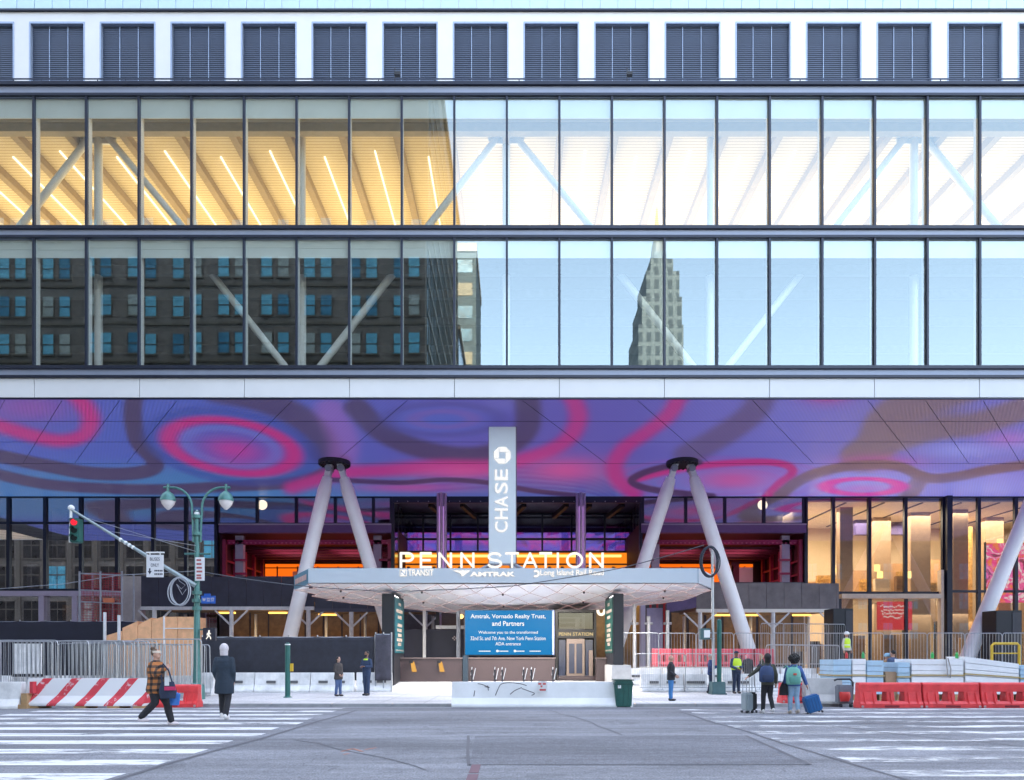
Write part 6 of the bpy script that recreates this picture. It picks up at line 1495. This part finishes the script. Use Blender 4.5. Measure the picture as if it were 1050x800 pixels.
def person(label, px, Y_, h, face, top, trouser, shoe, hair, skin=None, legs=((.0, 0, 0), (.0, 0, 0)), arms=None, coat_z=.84, flare=1.0, hairkind='short', head_turn=0, lean=0, z=None, sleeve=True, vest=None, extras=None, bulk=1.0):
    """figure 1.75 m tall facing -y, scaled to h; legs: (foot forward, knee forward, foot lift) for +x and -x side; arms: (elbow, wrist) offsets from the shoulder"""
    sk = skin or skin_m
    t = thing('person', label, 'person', (0, 0, 0)); s = h/1.75
    b = MB(); tr = MB(); tp = MB(); sh = []
    ln = lambda zz: -lean*max(0, zz-.9)
    arms = arms or (((.05, .02, -.29), (.06, -.05, -.54)), ((-.05, .02, -.29), (-.06, -.05, -.54)))
    V = Vector
    # torso, neck
    torso = [((0, .0, .86), .15, .10), ((0, 0, .95), .165, .115), ((0, ln(1.08), 1.08), .14, .10), ((0, ln(1.25), 1.25), .165, .11), ((0, ln(1.38), 1.38), .175, .10), ((0, ln(1.45), 1.45), .11, .075), ((0, ln(1.48), 1.49), .06, .06)]
    b.loft(torso, 14)
    hx, hy, hz = 0, ln(1.6)-.01, 1.63
    b.tube([(0, ln(1.44)+.01, 1.44), (0, hy+.015, 1.56)], [.058, .052], 10)
    ct, st = math.cos(R(head_turn)), math.sin(R(head_turn))
    def hp(x, y, zz): return V((hx+x*ct-y*st, hy+x*st+y*ct, hz+zz))
    b.ball((hx, hy+.01, hz+.02), .077, .092, .105, n=16); b.ball(hp(0, -.025, -.05), .055, .06, .062, n=12)
    b.tube([hp(0, -.085, .02), hp(0, -.108, -.015), hp(0, -.085, -.028)], [.010, .015, .011], 6)
    for q in (-1, 1): b.ball(hp(q*.078, .012, -.002), .014, .022, .032, n=8)
    # legs
    for q, (ff, kf, fl) in zip((1, -1), legs):
        hip = V((q*.085, 0, .90)); kn = V((q*.09, -kf, .49+fl*.4)); an = V((q*.095, -ff, .085+fl))
        capsule(b, [hip, hip.lerp(kn, .5), kn, kn.lerp(an, .35)+V((0, .015, 0)), an], [.082, .07, .052, .05, .036])
        capsule(tr, [hip+V((0, 0, .03)), hip.lerp(kn, .5), kn, kn.lerp(an, .4)+V((0, .012, 0)), an+V((0, 0, .03))], [.098*bulk, .084*bulk, .068*bulk, .064*bulk, .055*bulk], 12)
        b.tube([an, an+V((0, -.1, -.05))], [.035, .03], 8)
        o = MB(); o.ball((an.x, an.y-.05, an.z-.045), .047, .135, .045, n=12); o.ball((an.x, an.y+.03, an.z-.015), .045, .06, .06, n=10); sh.append(o)
    tr.loft([((0, 0, .80), .15, .10), ((0, 0, .90), .172, .122), ((0, 0, 1.0), .158, .115)], 14)
    # arms
    for q, (e_, w_) in zip((1, -1), arms):
        so_ = V((q*.168, ln(1.4), 1.39)); el = so_+V(e_); wr = so_+V(w_)
        capsule(b, [so_, so_.lerp(el, .5), el, el.lerp(wr, .4), wr], [.052, .045, .038, .036, .027])
        hand(b, wr, (wr-el), .5, q)
        capsule(tp, [so_, so_.lerp(el, .5), el, el.lerp(wr, .5), el.lerp(wr, .93)], [.066*bulk, .064*bulk, .056*bulk, .052*bulk, .046*bulk], 12)
    # coat or jacket
    k = bulk
    rings = []
    if coat_z < .8: rings += [((0, 0, coat_z), .215*flare, .165*flare), ((0, 0, .5*(coat_z+.9)), .20*k, .15*k)]
    else: rings += [((0, 0, coat_z), .182*k, .135*k)]
    rings += [((0, 0, .98), .175*k, .13*k), ((0, ln(1.12), 1.12), .168*k, .122*k), ((0, ln(1.28), 1.28), .188*k, .128*k), ((0, ln(1.37), 1.37), .180*k, .112*k), ((0, ln(1.43), 1.425), .142, .098), ((0, ln(1.47), 1.465), .10, .082), ((0, ln(1.5), 1.50), .075, .075)]
    tp.loft(rings, 18)
    def fin(mb, name, m, vox=None, sm=2, par=None, smooth=True):
        mb.v = [v*s for v in mb.v]; o = mb.build(name, m, par or t, smooth=smooth)
        if vox: remesh(o, vox*s, sm)
        return o
    body = fin(b, 'body', sk, .011, 1)
    fin(tr, 'trousers', trouser, .016, 3); fin(tp, 'jacket', top, .016, 3)
    for o in sh: fin(o, 'shoe', shoe)
    e = MB()
    for q in (-1, 1): 
        e = MB(); e.ball(hp(q*.03, -.082, .012), .012, .008, .007, n=8); fin(e, 'eye', mat('eye_dark', (.02, .015, .012), .2))
    e = MB(); e.ball(hp(0, -.083, -.058), .022, .008, .006, n=8); fin(e, 'mouth', mat('lip', (.35, .12, .10), .4))
    hr = MB()
    if hairkind == 'short': hr.ball((hx+st*-.0, hy+.028, hz+.045), .085, .092, .092, n=16)
    elif hairkind == 'hood': hr.ball((hx, hy+.02, hz+.025), .098, .104, .122, n=16); hr.loft([((0, ln(1.5)+.015, 1.49), .085, .08), ((hx, hy+.03, hz-.03), .088, .088)], 14)
    elif hairkind == 'long': hr.ball((hx, hy+.03, hz+.035), .090, .095, .10, n=16); hr.loft([((hx, hy+.07, hz-.24), .075, .035), ((hx, hy+.065, hz-.1), .09, .05), ((hx, hy+.05, hz+.02), .088, .07)], 14)
    elif hairkind == 'afro':
        rr = random.Random(2); hr.ball((hx, hy+.03, hz+.04), .15, .14, .14, n=16)
        for _ in range(70):
            u = V((rr.gauss(0, 1), rr.gauss(.25, .8), rr.gauss(.1, 1))).normalized(); hr.ball(V((hx, hy+.04, hz+.04))+V((u.x*.145, u.y*.13, u.z*.13)), rr.uniform(.025, .045), n=6)
    elif hairkind == 'bun': hr.ball((hx, hy+.03, hz+.04), .086, .093, .093, n=16); hr.ball((hx, hy+.09, hz+.13), .05, n=10)
    elif hairkind == 'cap': hr.ball((hx, hy+.01, hz+.065), .09, .10, .07, n=16); hr.loft([((hx, hy-.02, hz+.055), .085, .125), ((hx, hy-.02, hz+.068), .082, .12)], 16)
    elif hairkind == 'helmet': hr.ball((hx, hy+.005, hz+.075), .11, .13, .095, n=16); hr.loft([((hx, hy-.02, hz+.04), .125, .155), ((hx, hy-.02, hz+.055), .12, .15)], 16)
    if hairkind != 'bald': fin(hr, {'hood': 'knit_hat', 'cap': 'cap', 'helmet': 'hard_hat'}.get(hairkind, 'hair'), hair)
    if vest:
        v_ = MB(); k2 = k*1.05; v_.loft([((0, 0, .98), .19*k2, .145*k2), ((0, ln(1.12), 1.12), .182*k2, .136*k2), ((0, ln(1.28), 1.28), .198*k2, .142*k2), ((0, ln(1.40), 1.40), .17*k2, .125*k2), ((0, ln(1.46), 1.45), .12, .095)], 18); vo = fin(v_, 'vest', vest)
        v_ = MB(); v_.loft([((0, ln(1.1), 1.10), .186*k2, .141*k2), ((0, ln(1.14), 1.14), .188*k2, .142*k2)], 18); fin(v_, 'reflective_band', mat('reflective', (.7, .7, .68), .3), None, 0, vo)
    if extras: extras(t, s, fin, hp, ln)
    yy = Y_; t.location = (X(px, yy), yy, gz(yy) if z is None else z); t.rotation_euler = (0, 0, R(face))
    return t
black_c = mat('black_cloth', (.018, .018, .024), .8, var=.2, scale=6, bump=.9, fine=11); navy_c = mat('navy_cloth', (.02, .03, .065), .8, var=.2, scale=6, bump=.9, fine=11)
coat_c = mat('navy_wool', (.022, .035, .055), .85, var=.2, scale=6, bump=.9, fine=11); jean = mat('jeans', (.07, .12, .25), .8, var=.2, scale=6, bump=.9, fine=11); jean_l = mat('jeans_pale', (.28, .42, .58), .8, var=.2, scale=6, bump=.9, fine=11); jean_b = mat('jeans_bright', (.04, .17, .40), .8, var=.2, scale=6, bump=.9, fine=11)
olive_c = mat('olive_cloth', (.065, .065, .05), .85, var=.2, scale=6, bump=.9, fine=11); brown_j = mat('dark_brown_jacket', (.05, .04, .038), .7, var=.2, scale=6, bump=.9, fine=11)
white_shoe = mat('white_shoe', (.7, .68, .68), .5); black_shoe = mat('black_shoe', (.02, .02, .022), .4); pink_shoe = mat('pink_shoe', (.80, .70, .72), .5)
hair_k = mat('black_hair', (.012, .011, .012), .6, var=.2, scale=20); hair_b = mat('brown_hair', (.10, .06, .035), .6, var=.2, scale=20); hair_g = mat('pale_knit', (.66, .60, .62), .9, var=.12, scale=25, bump=.3); hair_grey = mat('grey_hair', (.42, .36, .34), .7)
hivis = mat('hivis_yellow', (.55, .75, .03), .6); hat_w = mat('hat_white', (.8, .8, .8), .35)
plaid = bpy.data.materials.new('orange_plaid'); plaid.use_nodes = True; n = plaid.node_tree; bs = n.nodes['Principled BSDF']; L = n.links.new
tc = n.nodes.new('ShaderNodeTexCoord'); sx = n.nodes.new('ShaderNodeSeparateXYZ'); L(tc.outputs['Object'], sx.inputs[0])
def band(o, per, ph, w):
    a = n.nodes.new('ShaderNodeMath'); a.operation = 'MULTIPLY_ADD'; a.inputs[1].default_value = 1/per; a.inputs[2].default_value = ph; L(o, a.inputs[0])
    f = n.nodes.new('ShaderNodeMath'); f.operation = 'FRACT'; L(a.outputs[0], f.inputs[0]); g = n.nodes.new('ShaderNodeMath'); g.operation = 'LESS_THAN'; g.inputs[1].default_value = w; L(f.outputs[0], g.inputs[0]); return g.outputs[0]
hb, vb_ = band(sx.outputs[2], .13, .1, .45), band(sx.outputs[1], .13, 10.3, .42)
ad = n.nodes.new('ShaderNodeMath'); ad.operation = 'ADD'; L(hb, ad.inputs[0]); L(vb_, ad.inputs[1])
rp = n.nodes.new('ShaderNodeValToRGB'); rp.color_ramp.interpolation = 'CONSTANT'
for i, (p, c) in enumerate(((0, (.42, .15, .045)), (.4, (.10, .055, .035)), (.9, (.014, .013, .016)))):
    e = rp.color_ramp.elements[i] if i < 2 else rp.color_ramp.elements.new(p); e.position = p; e.color = (*c, 1)
hf = n.nodes.new('ShaderNodeMath'); hf.operation = 'MULTIPLY'; hf.inputs[1].default_value = .5; L(ad.outputs[0], hf.inputs[0]); L(hf.outputs[0], rp.inputs['Fac']); L(rp.outputs['Color'], bs.inputs['Base Color']); bs.inputs['Roughness'].default_value = .9

# woman in plaid, striding to the right with one arm raised
def ex_plaid(t, s, fin, hp, ln):
    o = MB(); o.loft([(hp(0, .005, .035), .092, .1), (hp(0, .005, .085), .09, .098)], 16); fin(o, 'headband', mat('cream_band', (.65, .55, .45), .8))
person('woman in an orange and black plaid coat striding across the left crosswalk', 160, 15.2, 1.70, 90, plaid, black_c, pink_shoe, hair_b, legs=((.30, .22, .0), (-.28, .02, .10)), arms=(((.06, .05, -.28), (.08, .0, -.5)), ((-.10, -.12, -.22), (-.02, -.30, -.08))), coat_z=.74, flare=1.05, hairkind='bun', bulk=1.32, extras=ex_plaid)
b = MB(); c = Vector((X(172, 15.0), 15.0, .78)); b.loft([((c.x, c.y, c.z-.16), .17, .07), ((c.x, c.y, c.z), .2, .09), ((c.x, c.y, c.z+.2), .14, .06)], 14); t = thing('shoulder_bag', 'navy shoulder bag with a red trim carried by the woman in plaid', 'bag', (c.x, c.y, c.z-.16)); b.build('body', navy_c, t, smooth=True)
b = MB(); b.tube([(c.x-.12, c.y, c.z+.18), (c.x-.16, c.y, c.z+.45), (c.x-.1, c.y, c.z+.6), (c.x+.02, c.y, c.z+.45), (c.x+.1, c.y, c.z+.18)], .018, 6); b.build('strap', navy_c, t)
b = MB(); b.box(c.x-.02, c.x+.22, c.y-.11, c.y-.085, c.z+.02, c.z+.1); b.build('trim', mat('bag_red', (.55, .03, .12), .5), t); b = MB(); b.box(c.x-.02, c.x+.07, c.y-.1, c.y-.08, c.z+.12, c.z+.3); b.build('white_print', white_panel, t)
b = MB(); c = Vector((X(178, 15.1), 15.15, .6)); b.loft([((c.x, c.y, c.z-.14), .1, .06), ((c.x, c.y, c.z+.1), .13, .07), ((c.x, c.y, c.z+.16), .03, .03)], 10); o = b.build('carrier_bag', mat('bag_blue', (.03, .14, .45), .5), smooth=True, bevel=0); tag(o, 'small bright blue bag hanging below the navy shoulder bag', 'bag')
person('man in a long navy coat and pale knit hat walking away', 230, 16.7, 1.84, 180, coat_c, black_c, white_shoe, hair_g, legs=((.12, .10, .03), (-.14, .0, .02)), coat_z=.60, flare=1.02, hairkind='hood', arms=(((.05, .03, -.28), (.01, -.08, -.5)), ((-.05, .03, -.28), (-.01, -.08, -.5))), bulk=1.12)
person('woman in a dark jacket and blue jeans facing the officer', 347, 26.9, 1.56, 62, brown_j, jean, brown_j, hair_k, legs=((.03, .02, 0), (-.05, .0, 0)), hairkind='long', coat_z=.74, bulk=1.12, arms=(((.06, .02, -.26), (-.06, -.12, -.42)), ((-.06, .02, -.26), (.06, -.12, -.42))))
def ex_off(t, s, fin, hp, ln):
    o = MB(); o.loft([((0, 0, 1.0), .175, .132), ((0, 0, 1.05), .176, .134)], 16); fin(o, 'belt', black_m)
    o = MB(); o.ball(hp(0, -.045, -.055), .062, .06, .05, n=12); fin(o, 'face_mask', black_c)
    o = MB(); o.loft([((0, ln(1.4), 1.40), .16, .125), ((0, ln(1.46), 1.46), .1, .095)], 16); fin(o, 'collar_band', hivis)
uni = mat('police_navy', (.025, .045, .10), .75, var=.15, scale=6, bump=.9, fine=11)
fold = (((.09, -.02, -.26), (-.08, -.20, -.24)), ((-.09, -.02, -.26), (.08, -.21, -.27)))
person('officer in navy uniform with folded arms talking to the woman', 376, 27.4, 1.78, -28, uni, uni, black_shoe, hair_k, skin=skin_d, legs=((.03, .02, 0), (-.03, 0, 0)), hairkind='short', coat_z=.9, bulk=1.08, arms=fold, extras=ex_off)
person('bald man in a black jacket and bright blue jeans standing sideways', 688, 24.0, 1.60, 70, black_c, jean_b, black_shoe, hair_grey, hairkind='bald', coat_z=.80, bulk=1.16, arms=(((.04, .03, -.27), (.0, -.17, -.42)), ((-.04, .03, -.27), (.0, -.17, -.42))))
person('man in navy clothes with a raised hand beside the green pole', 728.5, 29.2, 1.68, 80, mat('navy_jacket', (.025, .05, .15), .8, var=.2, scale=6, bump=.9, fine=11), navy_c, black_shoe, hair_grey, hairkind='short', coat_z=.82, arms=(((.06, -.1, -.24), (.0, -.30, -.18)), ((-.06, -.06, -.26), (.0, -.3, -.22))), legs=((.08, .05, 0), (-.1, 0, 0)))
def ex_hv(t, s, fin, hp, ln):
    o = MB(); o.ball((0, -.30, 1.1), .035, .03, .06, n=8); fin(o, 'radio', black_m)
person('officer in a yellow high visibility vest and cap facing the street', 755, 29.0, 1.80, 12, uni, navy_c, black_shoe, navy_c, skin=skin_d, hairkind='cap', coat_z=.9, bulk=1.12, arms=(((.08, -.02, -.27), (-.07, -.23, -.36)), ((-.08, -.02, -.27), (.07, -.23, -.37))), vest=hivis, legs=((.02, .02, 0), (-.02, 0, 0)), extras=ex_hv)
# travellers with luggage
person('traveller in an olive jacket with a navy backpack seen from behind', 787, 18.5, 1.62, 184, olive_c, black_c, white_shoe, hair_k, hairkind='hood', coat_z=.84, bulk=1.05, legs=((.10, .08, .0), (-.14, .02, .05)), arms=(((.22, .03, -.16), (.40, .0, -.30)), ((-.08, .02, -.27), (-.10, -.03, -.5))))
person('woman with big dark hair, blue jacket and pale jeans pulling a suitcase', 814, 18.4, 1.56, 178, mat('blue_jacket', (.05, .11, .30), .75, var=.2, scale=6, bump=.9, fine=11), jean_l, mat('beige_shoe', (.5, .42, .36), .6), hair_k, hairkind='afro', coat_z=.84, bulk=1.12, legs=((.06, .05, .0), (-.08, .02, .03)), arms=(((.08, .02, -.27), (.10, -.02, -.5)), ((-.10, .05, -.26), (-.17, .10, -.5))))
def backpack(label, px, Y_, z0, w, h, m, m2, patch=None):
    t = thing('backpack', label, 'backpack', (X(px, Y_), Y_, z0)); x = X(px, Y_)
    b = MB(); b.loft([((x, Y_, z0), w*.42, .07), ((x, Y_, z0+.04), w*.5, .11), ((x, Y_, z0+h*.6), w*.5, .10), ((x, Y_, z0+h*.9), w*.4, .08), ((x, Y_, z0+h), w*.2, .05)], 16); b.build('body', m, t, smooth=True)
    b = MB(); b.loft([((x, Y_-.09, z0+.04), w*.32, .03), ((x, Y_-.105, z0+h*.25), w*.38, .04), ((x, Y_-.09, z0+h*.45), w*.34, .025)], 12); b.build('front_pocket', m2, t, smooth=True)
    for s in (-1, 1):
        b = MB(); b.tube([(x+s*w*.28, Y_+.06, z0+h*.95), (x+s*w*.36, Y_+.13, z0+h*1.08), (x+s*w*.40, Y_+.24, z0+h*.95)], .02, 6); b.build('strap', m2, t)
    b = MB(); b.tube([(x-.05, Y_, z0+h-.01), (x, Y_, z0+h+.05), (x+.05, Y_, z0+h-.01)], .012, 6); b.build('handle', m2, t)
    if patch: b = MB(); b.box(x-.04, x+.04, Y_-.125, Y_-.1, z0+h*.55, z0+h*.66); b.build('patch', patch, t)
backpack('navy blue backpack worn by the traveller in olive', 786, 18.27, .86, .40, .44, mat('pack_navy', (.03, .055, .14), .7, var=.15), mat('pack_navy_dark', (.02, .035, .09), .7))
backpack('mint green backpack worn by the woman with big hair', 813.5, 18.14, .80, .40, .46, mat('pack_mint', (.16, .42, .34), .7, var=.15), mat('pack_mint_dark', (.10, .30, .25), .7), mat('patch_red', (.6, .08, .06)))
b = MB(); x = X(803, 18.5); b.loft([((x, 18.45, .50), .13, .08), ((x, 18.45, .7), .12, .09), ((x+.05, 18.45, .92), .06, .06)], 12); o = b.build('folded_jacket', black_c, smooth=True); tag(o, 'black jacket hanging from the arm of the woman with big hair', 'jacket')
def suitcase(label, px, Y_, w, h, m, m2, tilt=0, rz=0, hh=.25):
    t = thing('suitcase', label, 'suitcase', (0, 0, 0))
    b = MB(); b.box(-w/2, w/2, -.13, .13, .07, h); b.build('shell', m, t, bevel=.035)
    b = MB()
    for q in (-.3, -.1, .1, .3): b.box(w*q-.012, w*q+.012, -.14, -.128, .12, h-.06)
    b.build('rib', m2, t)
    for sx_ in (-1, 1):
        for sy_ in (-1, 1):
            b = MB(); b.tube([(sx_*w*.4-.015, sy_*.1, .035), (sx_*w*.4+.015, sy_*.1, .035)], .035, 10); b.build('wheel', black_m, t)
    b = MB(); b.tube([(-w*.25, .1, h-.01), (-w*.25, .1, h+hh), (w*.25, .1, h+hh), (w*.25, .1, h-.01)], .012, 6); b.build('handle', galv, t)
    t.location = (X(px, Y_), Y_, gz(Y_)); t.rotation_euler = (tilt, 0, rz) if not isinstance(tilt, tuple) else tilt; return t
suitcase('silver grey hard suitcase held by the traveller in olive', 766, 18.7, .24, .56, mat('case_silver', (.34, .40, .43), .4, .2, var=.08), mat('case_silver_rib', (.26, .31, .34), .4), 0, R(20), .42)
suitcase('black suitcase half behind the silver grey one', 771.5, 18.85, .16, .56, black_c, black_m, 0, R(8), .42)
suitcase('blue suitcase tilted on its wheels behind the big haired woman', 836, 18.35, .40, .52, mat('case_blue', (.015, .13, .36), .5, var=.1), mat('case_blue_rib', (.01, .09, .27), .5), (0, R(-17), 0), 0, .3)
# wheeled cart with a red bag
t = thing('luggage_cart', 'wheeled grey cart with a red bag beside the first red barrier', 'cart', (X(865, 21.9), 21.9, 0)); x = X(865, 21.9); z0 = gz(21.9)
b = MB(); b.box(x-.22, x+.24, 21.75, 22.05, z0+.12, z0+.72); b.build('case', mat('case_grey', (.20, .22, .25), .5), t, bevel=.04)
b = MB(); b.loft([((x-.05, 21.72, z0+.2), .14, .06), ((x-.05, 21.70, z0+.35), .18, .09), ((x-.05, 21.72, z0+.5), .17, .05)], 14); b.build('red_bag', mat('bag_scarlet', (.62, .04, .035), .5), t, smooth=True)
b = MB(); b.tube([(x-.3, 21.9, z0+.86), (x-.2, 21.9, z0+.9), (x+.2, 21.9, z0+.9), (x+.3, 21.9, z0+.8), (x+.27, 21.9, z0+.1)], .03, 8); b.build('handle', black_m, t)
for s in (-.16, .16): b = MB(); b.tube([(x+s-.03, 21.75, z0+.06), (x+s+.03, 21.75, z0+.06)], .06, 10); b.build('wheel', black_m, t)
# people further back
person('person in a brown top with long fair hair half hidden behind the barrier', 781, 31.8, 1.62, 90, olive_c, black_c, black_shoe, mat('fair_hair', (.38, .22, .12), .6), hairkind='long')
person('person in a long black coat behind the fence right of the officer', 767, 31.9, 1.66, 180, black_c, black_c, black_shoe, mat('pink_hat', (.6, .15, .2), .8), hairkind='hood', coat_z=.62)
person('worker in a white hard hat and yellow vest above the board stacks', 868, 33.0, 1.70, 20, mat('cream_jacket', (.55, .5, .45), .8), olive_c, black_shoe, hat_w, hairkind='helmet', vest=hivis, z=1.05)
person('worker in a blue hard hat bending behind the pale blue boards', 901, 26.6, 1.66, 70, mat('tan_jacket', (.35, .22, .12), .8), navy_c, black_shoe, mat('hat_blue', (.25, .45, .6), .4), hairkind='helmet', lean=.45, arms=(((.05, -.15, -.25), (.0, -.32, -.3)), ((-.05, -.15, -.25), (.0, -.32, -.32))))
person('worker in a navy jacket seen from behind between the board stacks', 915.5, 26.3, 1.80, 200, mat('work_navy', (.06, .09, .17), .8, var=.2, scale=6, bump=.9, fine=11), navy_c, black_shoe, hair_k, hairkind='short', bulk=1.2)
b = MB(); b.box(X(840, 33), X(900, 33), 32.4, 33.6, gz(32.4)-.1, 1.045); o = b.build('timber_deck', MATS['timber']); tag(o, 'timber deck under the hard hat worker', 'deck')

# bake the remeshed figures to plain meshes
bpy.context.view_layer.update(); dg = bpy.context.evaluated_depsgraph_get()
baked = [(o, bpy.data.meshes.new_from_object(o.evaluated_get(dg))) for o in TODO]
for o, me in baked:
    old = o.data; o.modifiers.clear(); o.data = me
    me.polygons.foreach_set('use_smooth', [True]*len(me.polygons))
